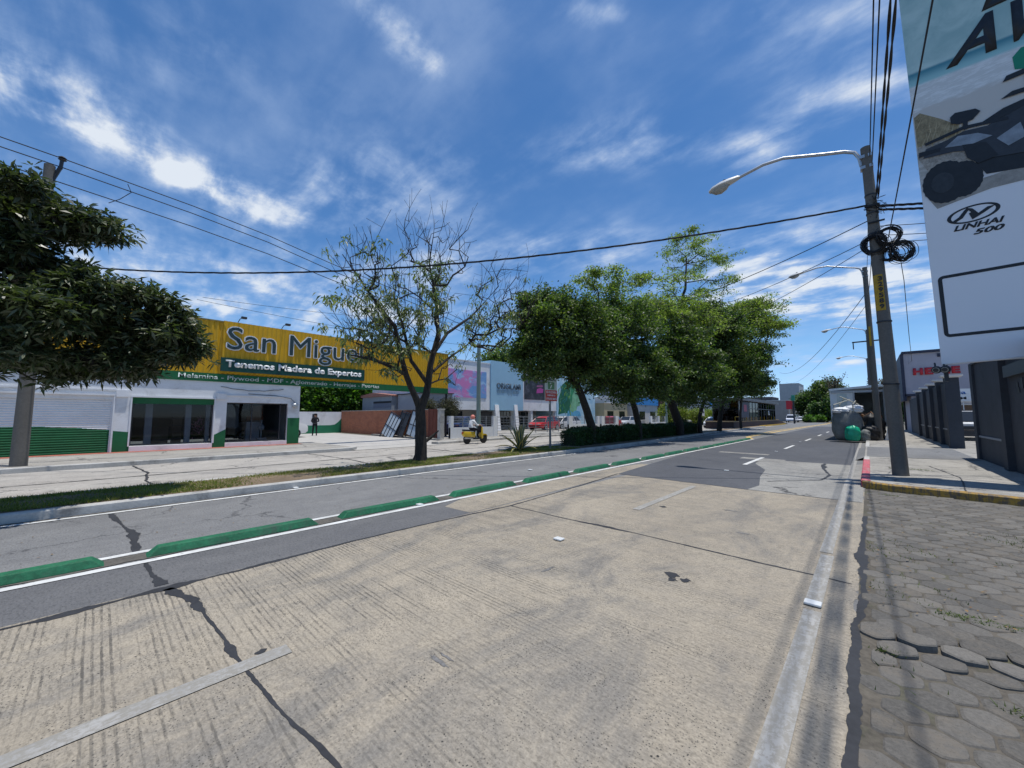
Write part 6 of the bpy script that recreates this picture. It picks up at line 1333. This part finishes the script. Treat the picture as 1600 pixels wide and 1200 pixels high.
    D([(1.78, 8.02), (2.0, 8.2), (2.3, 8.12), (2.5, 7.95), (2.2, 7.9)], G2, .022); D([(2.55, 7.85), (2.9, 8.05), (2.95, 7.7), (2.7, 7.6)], G2, .022); D([(3.1, 8.0), (3.6, 8.2), (3.9, 8.0), (3.4, 7.85)], G2, .022)
    D([(2.05, 7.95), (2.4, 7.85), (2.55, 7.45), (2.25, 7.4), (2.1, 7.6)], K, .022)
    D([(1.48, 8.22), (1.47, 8.29), (2.1, 8.40), (2.75, 8.27), (2.75, 8.20), (2.1, 8.32)], K, .022, 'printed_rack'); D([(1.345, 7.98), (1.36, 8.10), (1.72, 8.05), (1.7, 7.98)], K, .022)
    D([(2.3, 8.30), (2.7, 8.50), (3.05, 8.56), (3.05, 8.42), (2.7, 8.30)], K, .0225, 'printed_seat')
    D([(1.92, 8.56), (1.92, 8.72), (2.0, 8.79), (2.31, 8.72), (2.38, 8.62), (2.25, 8.48), (2.04, 8.48)], K, .023, 'printed_backrest'); D([(2.10, 8.5), (2.18, 8.5), (2.16, 8.3), (2.10, 8.3)], K, .0235)
    D([(2.74, 9.10), (2.8, 9.22), (3.1, 9.24), (3.1, 9.12)], K, .023, 'printed_handlebar'); D([(2.68, 8.72), (2.85, 8.82), (3.1, 8.80), (3.1, 8.70)], K, .023); D([(3.05, 9.2), (3.12, 9.2), (3.2, 8.5), (3.05, 8.5)], K, .0235)
    D([(2.93, 9.3), (2.92, 9.6), (3.05, 9.75), (3.4, 9.7), (3.4, 9.25), (3.1, 9.22)], pm('print_green', (.01, .22, .13), .5, .1), .004, 'printed_bag')
    tx = lambda s, x, z, w, h, nm='lettering', sh=0., mat=K, b=.02: text(s, nm, mat, t, (x, 13.5-.004, z), w, h, '-y', .004, shear=sh, bold=b)
    tx('AVENTURA', 1.84, 9.96, 5.35, .98, sh=.45, b=.03); tx('EN LA', 2.46, 11.02, 2.3, .75, sh=.4, b=.03)
    tx('LINHAI', 1.71, 5.93, .76, .13, sh=.3, b=.035); tx('500', 2.0, 5.76, .46, .125, sh=.3, b=.035)
    # oval emblem
    cx, cz = 2.08, 6.26; ring = MB(); n = 44
    for i in range(n):
        a, b = 2*math.pi*i/n, 2*math.pi*(i+1)/n
        def e(a, k): return (cx-x0+(.40-k*(.035+.03*abs(math.cos(a))))*math.cos(a)+.04*math.sin(a), (cz-z0)+(.20-k*.035)*math.sin(a))
        q = [e(a, 0), e(b, 0), e(b, 1), e(a, 1)]; ring.prism([(px, -.005, pz) for px, pz in q], (0, .005, 0))
    ring.build('emblem', K, t)
    for k, P_ in enumerate([[(1.78, 6.12), (1.92, 6.20), (2.02, 6.36), (1.96, 6.38), (1.86, 6.24), (1.74, 6.16)], [(1.96, 6.38), (2.02, 6.36), (2.14, 6.16), (2.24, 6.22), (2.42, 6.34), (2.30, 6.34), (2.16, 6.24), (2.08, 6.38), (2.0, 6.42)], [(2.06, 6.12), (2.14, 6.16), (2.06, 6.30), (2.02, 6.28)]]): D(P_, K, .004+.0003*k, 'emblem')
    # rounded black frame (its square code is left out)
    a0, a1, b0, b1, w = 1.42, 3.1, 3.44, 4.92, .07; fr = MB(); r = .10
    def rr_(ins):
        pts = []
        for (cx_, cz_, s0) in ((a1-r, b1-r, 0), (a0+r, b1-r, 90), (a0+r, b0+r, 180), (a1-r, b0+r, 270)):
            for q in range(6): an = R(s0+q*18); pts.append((cx_+(r-ins)*math.cos(an) if 1 else 0, cz_+(r-ins)*math.sin(an)))
        return pts
    o_, i_ = rr_(0), rr_(w); n = len(o_)
    for k in range(n):
        k2 = (k+1) % n; fr.prism([(px-x0, -.005, pz-z0) for px, pz in (o_[k], o_[k2], i_[k2], i_[k])], (0, .005, 0))
    fr.build('printed_frame', K, t)
    return t
billboard()
for i, (x, lab) in enumerate([(1.22, 'round black spotlight under the lower left corner of the billboard, left one'), (1.36, 'round black spotlight under the billboard corner, right one')]):
    t = thing('spotlight', lab, 'spotlight', (x, 13.35, 2.62), group='billboard spotlights'); MB().lathe((0, 0, .06), [(.04, .06), (.085, .02), (.09, -.02), (.06, -.04)], (-.3, -1, -.2), 16).build('housing', M_dark, t, smooth=True); MB().lathe((-.005, -.02, .055), [(0, .025), (.06, .03), (0, .033)], (-.3, -1, -.2), 14).build('lens', M_lens, t)
    MB().tube([(0, 0, .06), (0, .12, .14), (0, .2, .24)], .018, 6).build('bracket', M_dark, t)

# ------------------------------------------------------------------ dark perimeter wall on the right
M_wall_dark = pm('charcoal_wall', (.048, .055, .068), .8, .18, 1.2, 14, .08, .25, dirt=.5, dirtcol=(.03, .033, .04))
M_ledge = pm('grey_ledge', (.26, .28, .31), .8, .1, 2)
t = thing('boundary_wall', 'dark charcoal rendered wall with grey ledge under the billboard', 'wall', (2.65, 14, .15))
wz = 3.2
m = MB().box((.06, 2.9, 0), (.35, 6.3, wz)).box((.10, -1.5, 0), (.4, 2.45, wz-.2)); m.build('wall', M_wall_dark, t)
m = MB().box((0, 6.301, 0), (.42, 6.75, wz+.05)).box((-.03, 2.451, 0), (.42, 2.899, wz)).box((.0, -1.9, 0), (.42, -1.5, wz)); m.build('pilaster', M_wall_dark, t)
MB().box((.03, 2.9, .74), (.059, 6.3, .80)).build('ledge', M_ledge, t)
m = MB(); rr = random.Random(4)
for i in range(16): zc_ = rr.uniform(1.2, 2.2); yc = rr.uniform(.2, 1.6); m.box((.085, yc, zc_), (.099, yc+rr.uniform(.06, .2), zc_+rr.uniform(.08, .3)))
m.build('relief', M_dark, t)
m = MB().box((.0, -1.499, wz-.19), (.45, 2.45, wz-.05)).box((.0, 2.9, wz+.001), (.45, 6.3, wz+.08)); m.build('coping', M_dark, t)
MB().box((.0, -1.2, 2.45), (.09, 2.2, 2.75)).build('beam', M_dark, t)
def fence_pillars():
    t = thing('boundary_fence', 'dark fence wall of capped pillars and panels beyond the driveway gap', 'wall', (2.65, 26.4, .15)); ys_ = [0, 3.1, 6.4, 10.2, 14.6]
    for i, y in enumerate(ys_):
        p = MB().box((-.02, y, 0), (.42, y+.5, 3.2)).build('pillar', M_wall_dark, t, bevel=.01)
        MB().prism([(-.05, y-.03, 3.201), (.45, y-.03, 3.201), (.45, y+.53, 3.201), (-.05, y+.53, 3.201)], (0, 0, .05)).prism([(-.14, y-.12, 3.252), (.54, y-.12, 3.252), (.54, y+.62, 3.252), (-.14, y+.62, 3.252)], (0, 0, .07)).build('cap', pm('cap_pale', (.72, .70, .68), .8, .08) if 'cap_pale' not in MATS else MATS['cap_pale'], p)
    m = MB()
    for a, b in zip(ys_[:-1], ys_[1:]): m.box((.12, a+.5, 0), (.34, b, 3.05))
    m.box((.12, 15.1, 0), (.34, 24, 2.9)); m.build('panel', M_wall_dark, t)
    m = MB()
    for a, b in zip(ys_[:-1], ys_[1:]): m.box((.09, a+.5, .78), (.119, b, .84))
    m.build('ledge', M_ledge, t)
fence_pillars()
# pickup truck in the gap, seen head on
t = thing('pickup_truck', 'white high truck with roof rack parked inside the driveway gap', 'truck', (4.6, 37.5, .0), R(180))
P_ = MATS.get('truck_white') or pm('truck_white', (.6, .62, .64), .4, .08)
MB().prism([(-.95, 1.4, .75), (-.95, 2.6, .8), (-.95, 2.7, 1.15), (-.95, 1.9, 1.25), (-.95, 1.4, 1.9), (-.95, -.2, 1.95), (-.95, -.2, .75)], (1.9, 0, 0)).build('cab', P_, t, bevel=.05, smooth=True)
MB().prism([(-.85, 1.95, 1.28), (-.85, 1.47, 1.86), (.85, 1.47, 1.86), (.85, 1.95, 1.28)], (0, .03, .02)).build('windscreen', M_carglass, t)
MB().box((-1.0, -3.2, .75), (1.0, -.25, 1.3)).build('cargo_bed', P_, t)
MB().box((-.95, 2.705, .55), (.95, 2.8, .72)).build('bumper', M_dark, t); MB().box((-.7, 2.68, .82), (.7, 2.72, 1.0)).build('grille', M_dark, t)
for s in (-1, 1): MB().box((s*.78-.14, 2.68, .82), (s*.78+.14, 2.73, 1.0)).build('headlight', M_metal_white, t)
m = MB().tube([(-.85, 1.2, 1.95), (-.85, 1.2, 2.5), (.85, 1.2, 2.5), (.85, 1.2, 1.95)], .03, 6).tube([(-.3, 1.2, 1.95), (-.3, 1.2, 2.5)], .025, 6).tube([(.3, 1.2, 1.95), (.3, 1.2, 2.5)], .025, 6).box((-1, -3, 2.5), (1, 1.3, 2.62)).tube([(-.85, -2.8, 1.3), (-.85, -2.8, 2.5)], .03, 6).tube([(.85, -2.8, 1.3), (.85, -2.8, 2.5)], .03, 6); m.build('roof_rack', M_white, t)
for yy in (1.9, -2.3):
    for s in (-1, 1): MB().lathe((s*.68, yy, .42), [(.2, 0), (.40, .01), (.42, .06), (.42, .2), (.38, .25), (.2, .25)], (s, 0, 0), 20).build('wheel', M_black, t, smooth=True)
# sign building behind
t = thing('sign_building', 'pale grey sheet-fronted building with big red letters behind the dark fence', 'building', (2.6, 50, 0))
MB().box((0, .1, 3.6), (10, 9, 7.25)).box((.3, .3, 0), (9.8, 8.8, 3.599)).build('wall', pm('pale_front', (.40, .385, .44), .8, .1, 1, dirt=.3, dirtcol=(.3, .28, .33)), t)
MB().box((-.1, -.05, 7.251), (10.1, 9, 7.48)).box((-.22, .0, 3.0), (-.001, 9, 7.25)).box((-.1, -.0, 3.4), (10, .099, 3.58)).box((2.1, .02, 6.8), (2.9, .099, 7.1)).build('trim', pm('navy_trim', (.035, .04, .07), .6, .1), t)
MR = pm('letter_red', (.48, .025, .04), .5, .08)
for s, x, w in (('H', 3.14, .62), ('E', 3.86, .52), ('I', 5.15, .2), ('E', 5.45, .5)): text(s, 'lettering', MR, t, (x, 50.08, 5.28), w, .62, '-y', .08, bold=.06)
t = thing('mesh_banner', 'white banner with blue and black words seen through the driveway gap', 'banner', (3.55, 42.0, 2.6)); MB().box((0, 0, 0), (2.6, .04, .95)).build('cloth', M_white, t)
text('Recca', 'lettering', pm('letter_blue', (.05, .15, .4), .6), t, (3.95, 41.996, 3.15), 1.2, .28, '-y', .004, bold=.03); text('J-HOM', 'lettering', M_dark, t, (3.85, 41.996, 2.72), 1.3, .25, '-y', .004, bold=.03)
t = thing('storage_shed', 'low dark shed with brown boxes under the banner', 'shed', (3.4, 43.5, 0)); MB().box((0, 0, 0), (5, 3, 2.4)).build('wall', pm('shed_brown', (.16, .12, .10), .85, .3, 1.5), t); MB().box((-.1, -.6, 2.401), (5.1, 3, 2.5)).build('roof', M_metal_white, t)
t = thing('red_sign', 'red shop sign board with pale lettering beyond the fence, left of the big red letters', 'sign', (1.9, 58, 0)); MB().box((0, 0, 4.2), (1.9, .12, 7.0)).build('panel', pm('sign_red_board', (.50, .03, .02), .5, .1), t); MB().box((-.35, .02, .1), (-.02, .14, 7.0)).build('side_panel', pm('orange_side', (.5, .28, .1), .6, .2), t); MB().tube([(.9, .2, .0), (.9, .2, 6)], .08, 8).build('pole', M_dark, t)
text('AZ', 'lettering', pm('letter_pink', (.6, .25, .22), .5), t, (2.5, 57.995, 4.7), 1.1, .9, '-y', .01, bold=.02)

# ------------------------------------------------------------------ box truck and recycling sacks
t = thing('box_truck', 'white box truck seen from behind with one rear door open and a dark interior', 'truck', (-.5, 33.2, 0)); t.rotation_euler.z = R(-1)
WT = pm('truck_box_white', (.78, .80, .79), .5, .12, 1.5, dirt=.3, dirtcol=(.5, .51, .5)); GT = pm('truck_box_grey', (.45, .47, .48), .6, .15, 2)
m = MB().box((-1.35, 0, .95), (-1.28, 7, 3.25)).box((1.28, 0, .95), (1.35, 7, 3.45)).prism([(-1.28, .3, 3.2), (1.28, .3, 3.4), (1.28, .3, 3.44), (-1.28, .3, 3.24)], (0, 6.6, 0)).box((-1.28, 0, .95), (1.28, 7, 1.02)).prism([(-1.28, 6.9, 1.02), (1.28, 6.9, 1.02), (1.28, 6.9, 3.44), (-1.28, 6.9, 3.24)], (0, .1, 0)); m.build('cargo_box', WT, t)
MB().prism([(-1.38, -.03, 3.251), (1.38, -.03, 3.451), (1.38, -.03, 3.58), (-1.38, -.03, 3.40)], (0, 7.1, 0)).build('roof', WT, t)
MB().box((-1.28, .02, 1.9), (-.12, .08, 3.22)).build('rear_door', WT, t); MB().box((-1.0, -.01, 2.05), (-.5, .018, 3.05)).build('door_panel', pm('door_grey', (.60, .66, .62), .6, .1), t)
MB().box((-1.30, -.04, 3.10), (1.30, -.001, 3.249)).box((-.20, -.03, 1.9), (-.12, .0, 3.1)).box((1.20, -.04, .95), (1.28, -.001, 3.1)).build('door_frame', GT, t)
MB().prism([(1.30, -.05, .9), (1.42, -.9, .9), (1.30, -.9, 3.4), (1.22, -.05, 3.4)], (.06, 0, 0)).build('open_door', GT, t)
MB().box((-1.2, .2, .55), (1.2, 6.9, .94)).box((-1.1, .05, .45), (1.1, .15, .6)).build('chassis', M_dark, t)
MB().box((-1.25, 7.1, .6), (1.25, 8.9, 2.5)).build('cab', WT, t, bevel=.08)
for yy in (1.5, 7.9):
    for s in (-1, 1): MB().lathe((s*.85, yy, .45), [(.2, 0), (.43, .01), (.45, .06), (.45, .24), (.42, .3), (.2, .3)], (s, 0, 0), 20).build('wheel', M_black, t, smooth=True)
# piles of scrap in the truck opening
for i, (x, z, s, lab, mt) in enumerate([(.45, 1.02, .6, 'brown cardboard pile at the edge of the open truck', M_wood), (-.2, 1.02, .5, 'dark folded scrap at the left of the truck opening', M_dark)]):
    rr = random.Random(i); m = MB()
    for k in range(5): c = Vector((rr.uniform(-.1, .1), 0, .08+.16*k)); m.box(c-Vector((.35, .3, .07)), c+Vector((.35, .3, .07)), Matrix.Rotation(rr.uniform(-.25, .25), 3, 'Y'))
    o = m.build('scrap_pile', mt, None); o.location = (-.5+x, 33.6, z); tag(o, lab, 'scrap')
def sack(name, label, cat, c, r, h, mat, seed, squash=1., top=.5, wr=.09, group=None):
    """slumped cloth sack, wrinkled, its rim gathered"""
    rr = random.Random(seed); mb = MB(); nu, nv = 30, 18; vs = []
    ph = [rr.uniform(0, 6) for _ in range(8)]
    for j in range(nv+1):
        v = j/nv; z = h*v; prof = (math.sin(math.pi*min(1, .16+v*.84)))**.45 if v < .8 else None
        base = (.78+.28*math.sin(math.pi*min(v*1.1, 1))**.7) if v < .85 else (.78+.28*math.sin(math.pi*.935)**.7)*(1-(v-.85)/.15*(1-top))
        if v < .06: base *= .8+.2*(v/.06)
        for i in range(nu):
            a = 2*math.pi*i/nu
            w = 1+wr*(.5*math.sin(5*a+ph[0]+v*3)+.4*math.sin(9*a+ph[1]-v*5)+.35*math.sin(v*17+ph[2]+2*a)+.3*math.sin(13*a+v*9+ph[3]))
            vs.append((math.cos(a)*r*base*w, math.sin(a)*r*squash*base*w, z+wr*.4*h*math.sin(3*a+ph[4])*v*.35))
    mb.add(vs, [(j*nu+i, j*nu+(i+1) % nu, (j+1)*nu+(i+1) % nu, (j+1)*nu+i) for j in range(nv) for i in range(nu)]+[tuple(nv*nu+i for i in range(nu)), tuple(range(nu))[::-1]])
    o = mb.build(name, mat, None, smooth=True, fix=False); o.location = c; tag(o, label, cat, group); return o
M_sack = pm('sack_grey', (.19, .195, .185), .75, .25, 3, 14, .2, .5, dirt=.5, dirtcol=(.06, .06, .055))
big = sack('big_sack', 'huge bulging grey woven sack standing on the road behind the truck', 'sack', (-1.02, 31.75, .1), .72, 1.85, M_sack, 3, .9, .85, .05)
m = MB()
for a in (0, 1, 2, 3): m.tube([(math.cos(a*1.57+.6)*.6, math.sin(a*1.57+.6)*.55, 1.75), (math.cos(a*1.57+.5)*.68, math.sin(a*1.57+.5)*.6, 2.2), (-.3+.25*a, .7, 2.75-.1*a)], .03, 5)
m.build('strap', pm('sack_strap', (.35, .34, .28), .8), big)
gs = sack('green_sack', 'bright green plastic sack tied to the front of the huge grey sack', 'sack', (-.78, 31.0, .12), .34, .92, pm('green_plastic', (.01, .38, .21), .35, .15, 4), 5, .7, .3, .10)
for i, (x, y, z, r, h, mt, lab) in enumerate([(-.05, 31.6, .1, .42, .95, M_black, 'black rubbish sack on the ground right of the green sack'), (.12, 32.3, .3, .5, 1.45, M_black, 'tall black sack between the huge grey sack and the lamp pole'), (-.25, 31.3, .1, .25, .7, M_sack, 'small grey sack squeezed beside the green one'),
                                          (-1.2, 31.6, 1.78, .46, .36, M_white, 'white plastic bundle on top of the huge sack, left'), (-.68, 31.7, 1.80, .42, .48, M_white, 'white plastic bundle on top of the huge sack, right')]):
    sack('rubbish_sack', lab, 'sack', (x, y, z), r, h, mt, 20+i, .8, .35, .16, 'sacks around the huge grey sack')
m = MB(); rr = random.Random(8)
for i in range(14): c = Vector((rr.uniform(0, .7), rr.uniform(-.1, .2), 1.25+rr.uniform(-.1, .5)-.0)); m.box(c-Vector((.18, .02, .1)), c+Vector((.18, .02, .1)), Euler((rr.uniform(-1, 1), rr.uniform(-1, 1), rr.uniform(-1, 1))).to_matrix())
o = m.build('cardboard_scraps', pm('cardboard', (.30, .17, .10), .8, .3, 4), None); o.location = (-.3, 32.3, .0); tag(o, 'reddish brown cardboard scraps spilling from the truck opening', 'cardboard')
o = MB().prism([(0, 0, 0), (.16, 0, 0), (.36, 0, 1.1), (.22, 0, 1.15)], (0, .08, 0)).build('pale_board', M_white, None); o.location = (.62, 32.2, .15); tag(o, 'pale board standing behind the second lamp pole', 'board')
tag(litter_o := npmesh('litter', litter(30, (-.6, 1.2), (29.5, 32), .16, .05, 9), 4, pm('litter_paper', (.4, .35, .33), .8, .3)), 'scraps of paper on the pavement before the sacks', 'litter', kind='stuff')

# ------------------------------------------------------------------ glass bus station
def station():
    SX_ = -12.2; t = thing('bus_station', 'glass walled bus station on a raised platform at the end of the median', 'bus station', (SX_, 56, 0)); SD = pm('station_steel', (.10, .105, .12), .5, .1)
    MB().prism([(0, -3, 0), (0, 26, 0), (0, 40, .0), (0, 29, .85), (0, -3, .85)], (-3.2, 0, 0)).build('platform', pm('platform_brown', (.07, .045, .04), .8, .2), t)
    MB().box((-3.25, -3.05, .851), (.05, 29.3, .95)).build('platform_edge', pm('platform_tile', (.36, .26, .14), .8, .15), t)
    g = MB().box((-.06, 0, .95), (-.03, 26, 3.5)).box((-3.1, 0, .95), (-3.07, 26, 3.5)).box((-3.1, -.03, .95), (-.06, 0, 3.5)).box((-3.1, 26, .95), (-.06, 26.03, 3.5)); g.build('glass_wall', M_glass_green, t)
    f = MB()
    for i in range(14):
        q = i*2.0; f.box((-.07, q-.05, .95), (.01, q+.05, 3.6)); f.box((-3.14, q-.05, .95), (-3.05, q+.05, 3.6))
    f.box((-.08, 0, 2.6), (.02, 26, 2.68)); f.build('frame', SD, t)
    MB().prism([(.5, -1, 3.6), (-3.6, -1, 3.6), (-3.6, -1, 3.75), (.5, -1, 4.0)], (0, 28, 0)).build('roof', SD, t)
    s = MB().box((.02, 1.0, 1.4), (.06, 5.2, 3.5)).build('advert_panel', pm('advert_navy', (.02, .02, .06), .5, .3), t); MB().box((.061, 2.4, 2.2), (.07, 4.0, 3.1)).build('advert_mark', pm('advert_red', (.4, .05, .1), .5, .2), s)
    m = MB(); rr = random.Random(1)
    for i in range(8): m.box((-2.6, 6+i*2.4, .951), (-2.2, 6.5+i*2.4, 1.4+rr.random()))
    m.build('bench', M_dark, t)
    MB().box((.3, 10, .0), (.36, 34, .22)).build('kerb_strip', M_yellow, t)
    m = MB()
    for q in range(0, 29, 3): m.tube([(.08, -2.5+q, .95), (.08, -2.5+q, 1.5)], .03, 5)
    m.tube([(.08, -2.5, 1.5), (.08, -.2, 1.5)], .03, 5); m.build('guard_rail', M_yellow, t)
station()
t = thing('person', 'distant person in white standing on the bus station platform', 'person', (-12.0, 74.5, .95), R(-90))
J = [(0, 0, .93), (0, 0, 1.15), (0, 0, 1.42), (0, .01, 1.52), (0, .02, 1.66), (.1, 0, .5), (.1, 0, .05), (-.1, 0, .5), (-.1, 0, .05), (.2, 0, 1.38), (.24, .02, 1.1), (.24, .08, .86), (-.2, 0, 1.38), (-.24, .02, 1.1), (-.24, .08, .86)]
fE = [(0, 1), (1, 2), (2, 3), (3, 4), (0, 5), (5, 6), (0, 7), (7, 8), (2, 9), (9, 10), (10, 11), (2, 12), (12, 13), (13, 14)]; fR = [(.16, .12), (.15, .11), (.12, .09), .055, .09, .075, .05, .075, .05, .07, .05, .04, .07, .05, .04]
fingers(J, fE, fR, 11, (0, .2, -1), (0, 1, 0)); fingers(J, fE, fR, 14, (0, .2, -1), (0, 1, 0))
person_mesh('body', J, fE, fR, t, [M_skin, M_whitecloth, M_blackcloth], lambda c: 0 if c.z > 1.5 or c.z < .0 else (1 if c.z > .8 else 2))
face(t, (0, .03, 1.64), (0, 1, 0), M_skin)

# ------------------------------------------------------------------ far left street side behind the trees
def block(name, label, x, y0, y1, h, col, wins=True, cat='building', depth=10, band=None, group=None):
    t = thing(name, label, cat, (x, y0, 0), group=group); L = y1-y0; mt = pm('facade_'+name+str(int(y0)), col, .8, .08, 1, dirt=.3, dirtcol=tuple(c*.6 for c in col))
    MB().box((-depth, 0, 0), (0, L, h)).build('wall', mt, t); MB().box((-depth-.1, -.1, h+.001), (.12, L+.1, h+.18)).build('parapet', M_metal_white, t)
    if wins:
        w = MB(); n = max(1, int(L/3))
        for fl in range(max(1, int(h/3.2))):
            for k in range(n): 
                a = (k+.25)*L/n; o = MB().box((-.04, a, 1.0+fl*3.1), (.02, a+L/n*.5, 2.3+fl*3.1)).build('window', M_carglass, t); MB().box((.021, a-.05, .93+fl*3.1), (.08, a+L/n*.5+.05, 1.0+fl*3.1)).build('sill', M_white, o)
    if band: MB().box((.001, 0, h-band[1]), (.15, L, h-.1)).build('sign_band', band[0], t)
    return t
BB = pm('band_blue', (.03, .22, .55), .5, .1)
block('beige_house', 'low beige house right of the red car, between the first two trunks', -27, 48, 55, 3.4, (.45, .38, .24), True)
block('shop_building', 'white shop with blue and white signs seen between leaning trunks', -26, 56, 64, 4.6, (.5, .5, .5), True, band=(BB, 1.3))
block('brown_house', 'narrow brown front beside the blue-green post', -25.5, 64.5, 68, 5.0, (.22, .12, .09), True)
block('grey_house', 'tall pale grey house behind the trees at centre', -30, 69, 84, 8.5, (.42, .43, .45), True)
block('awning_shop', 'white building with bright blue awning left of the bus station', -24, 86, 104, 5.2, (.6, .62, .64), True, band=(pm('awning_blue', (.02, .25, .65), .5, .1), 1.7))
block('grey_tower', 'tall plain pale grey block far beyond the bus station', -21.5, 205, 222, 15.6, (.36, .38, .40), False, depth=7)
block('far_house', 'dark low roofed house beside the tall grey block', -26, 170, 184, 8.6, (.10, .09, .09), True, depth=9)
block('far_house', 'long pale low building past the bus station roof', -30, 130, 160, 6.6, (.25, .25, .26), True, depth=12)
block('far_shop', 'far shop with red fascia above parked cars', -17.5, 140, 165, 6.2, (.3, .28, .27), True, depth=10, band=(MATS['letter_red'], 1.3))
for i, (x, y, w_, lab) in enumerate([(-15.2, 118, 1.2, 'far upright red banner beside the signal post'), (-12.6, 135, 1.6, 'far orange board between trees and signal post')]):
    t = thing('red_banner', lab, 'banner', (x, y, 0)); MB().tube([(w_/2, .1, 0), (w_/2, .1, 3.4)], .07, 6).build('pole', M_metal, t); MB().box((0, 0, 3.3), (w_, .06, 5.4 if i == 0 else 4.3)).build('panel', MATS['letter_red'] if i == 0 else MATS['orange_board'], t)
t = thing('signal_post', 'dark signal post with green top standing at the end of the platform ramp', 'signal post', (-11.6, 100, 0)); MB().tube([(0, 0, 0), (0, 0, 5.0)], .16, 8).build('post', M_dark, t); MB().box((-.3, -.2, 4.8), (.3, .2, 6.0)).build('signal_head', pm('signal_green', (.03, .25, .16), .5, .1), t, bevel=.05)
t = thing('far_power_pole', 'far dark power pole with crossarm above the bus station roof', 'utility pole', (-22.5, 130, 0)); MB().tube([(0, 0, 0), (0, 0, 9.2)], .18, 8).build('shaft', M_dark, t); MB().box((-1.6, -.08, 8.3), (1.6, .08, 8.5)).build('crossarm', M_dark, t)
# shrubs
for i, (x, y, r, h, lab) in enumerate([(-22.5, 58, 1.7, 2.6, 'yellow-green shrub left of the thick leaning trunk'), (-22, 62.5, 1.9, 2.3, 'yellow-green shrub behind the thick leaning trunk'), (-21, 68, 2.0, 2.2, 'yellow-green shrub around the arrow sign, left'), (-20.5, 72, 2.0, 2.3, 'yellow-green shrub right of the arrow sign')]):
    bush('yellow_green_shrub', lab, 'shrub', x, y, .05, r, r*1.2, h, 1500, .22, .08, L_yel, 90+i, 'yellow-green shrubs across the road')
# green mass behind the club building and at the far end of the road
bush('background_tree', 'dark green tree top rising behind the pale blue club wall', 'tree', -44, 47, 5.0, 5.5, 6, 7.2, 2600, .5, .22, L_mid, 101, None, trunk=(.4, .25, 0.))
FTG = 'trees at the far end of the road'
far = [(-13.2, 150, 4.5, 7.5, 6.5, L_far, 'round yellow-green tree, leftmost of the far group'), (-9.3, 150, 5.0, 10.6, 8.5, L_mid, 'tallest dark green tree of the far group'), (-5.6, 140, 3.6, 7.8, 7.5, L_mid, 'dark green tree of the far group, right of the tallest'),
       (-9.5, 125, 2.6, 3.6, 4.2, L_far, 'small light green tree before the far group'), (-6.6, 125, 2.8, 4.8, 5, L_far, 'small green tree before the far group, right'), (-3.5, 135, 3.0, 6.8, 7, L_hedge, 'very dark tree at the left edge of the truck'), (-18.5, 190, 5, 9, 7, L_mid, 'far dark tree before the tall grey block'),
       (3.5, 105, 3.2, 5.4, 5, L_hedge, 'dark tree behind the truck roof')]
for i, (x, y, r, zt_, h, lm, lab) in enumerate(far): bush('far_tree', lab, 'tree', x, y, zt_-h, r, r, h*1.0, 1900, .55, .30, lm, 120+i, FTG, trunk=(.22, .14, 0.))
for i, (x, y, lab) in enumerate([(-10.8, 118, 'low bright green bush at the far roadside, left'), (-8.8, 121, 'low bright green bush at the far roadside, middle'), (-6.0, 130, 'low bright green bush at the far roadside, right')]): bush('roadside_bush', lab, 'bush', x, y, .0, 1.4, 1.2, 1.4, 700, .25, .12, L_bright, 140+i, 'low bushes at the far roadside')
# spiky bare topped tree
def spiky(name, label, base, h, seed, s=1.):
    rr = random.Random(seed); t = thing(name, label, 'tree', base); m = MB(); m.tube([(0, 0, 0), (.1, 0, h*.6), (0, 0, h)], [.3, .25, .12], 6); q = MB()
    for i in range(46):
        z = h*rr.uniform(.62, .95); a = rr.uniform(0, 6.28); l = s*rr.uniform(1.0, 2.1); p = Vector((math.cos(a)*l*.6, math.sin(a)*l*.6, z+l*.15)); e = p+Vector((math.cos(a)*l*.35, math.sin(a)*l*.35, l*rr.uniform(.35, .8)))
        m.tube([(0, 0, z-.3), p, e], [.09, .06, .03], 4)
        for k in range(14):
            c = p.lerp(e, rr.random())+Vector((rr.gauss(0, .2), rr.gauss(0, .2), rr.gauss(0, .15))); u = Vector((rr.gauss(0, 1), rr.gauss(0, 1), rr.gauss(.6, 1))).normalized(); q.quad(c, c+u*.2+u.orthogonal()*.06, c+u*.42, c+u*.2-u.orthogonal()*.06)
    m.build('trunk', M_bark_dark, t); q.build('crown', L_dry, t, fix=False)
spiky('spiky_tree', 'spiky dry-looking tree rising just left of the truck roof', (-5.1, 110, 0), 9.6, 1, 1.0)
spiky('spiky_tree', 'spiky dry-looking tree behind the truck, beside the second lamp pole', (1.9, 88, 0), 7.2, 2, .9)
# distant skyline
mb = MB(); vs = []; xs = np.linspace(-420, 320, 90); rr = np.random.default_rng(2)
zt_ = 5+5*np.sin(xs*.021+1)**2+rr.uniform(0, 1.4, 90)
mb.add([(x, 520, -1) for x in xs]+[(x, 560, z) for x, z in zip(xs, zt_)]+[(x, 700, -1) for x in xs], [(i, i+1, 91+i, 90+i) for i in range(89)]+[(90+i, 91+i, 181+i, 180+i) for i in range(89)])
struct('hills', mb, pm('distant_hills', (.10, .14, .13), .95, .3, .05, 1, .2))
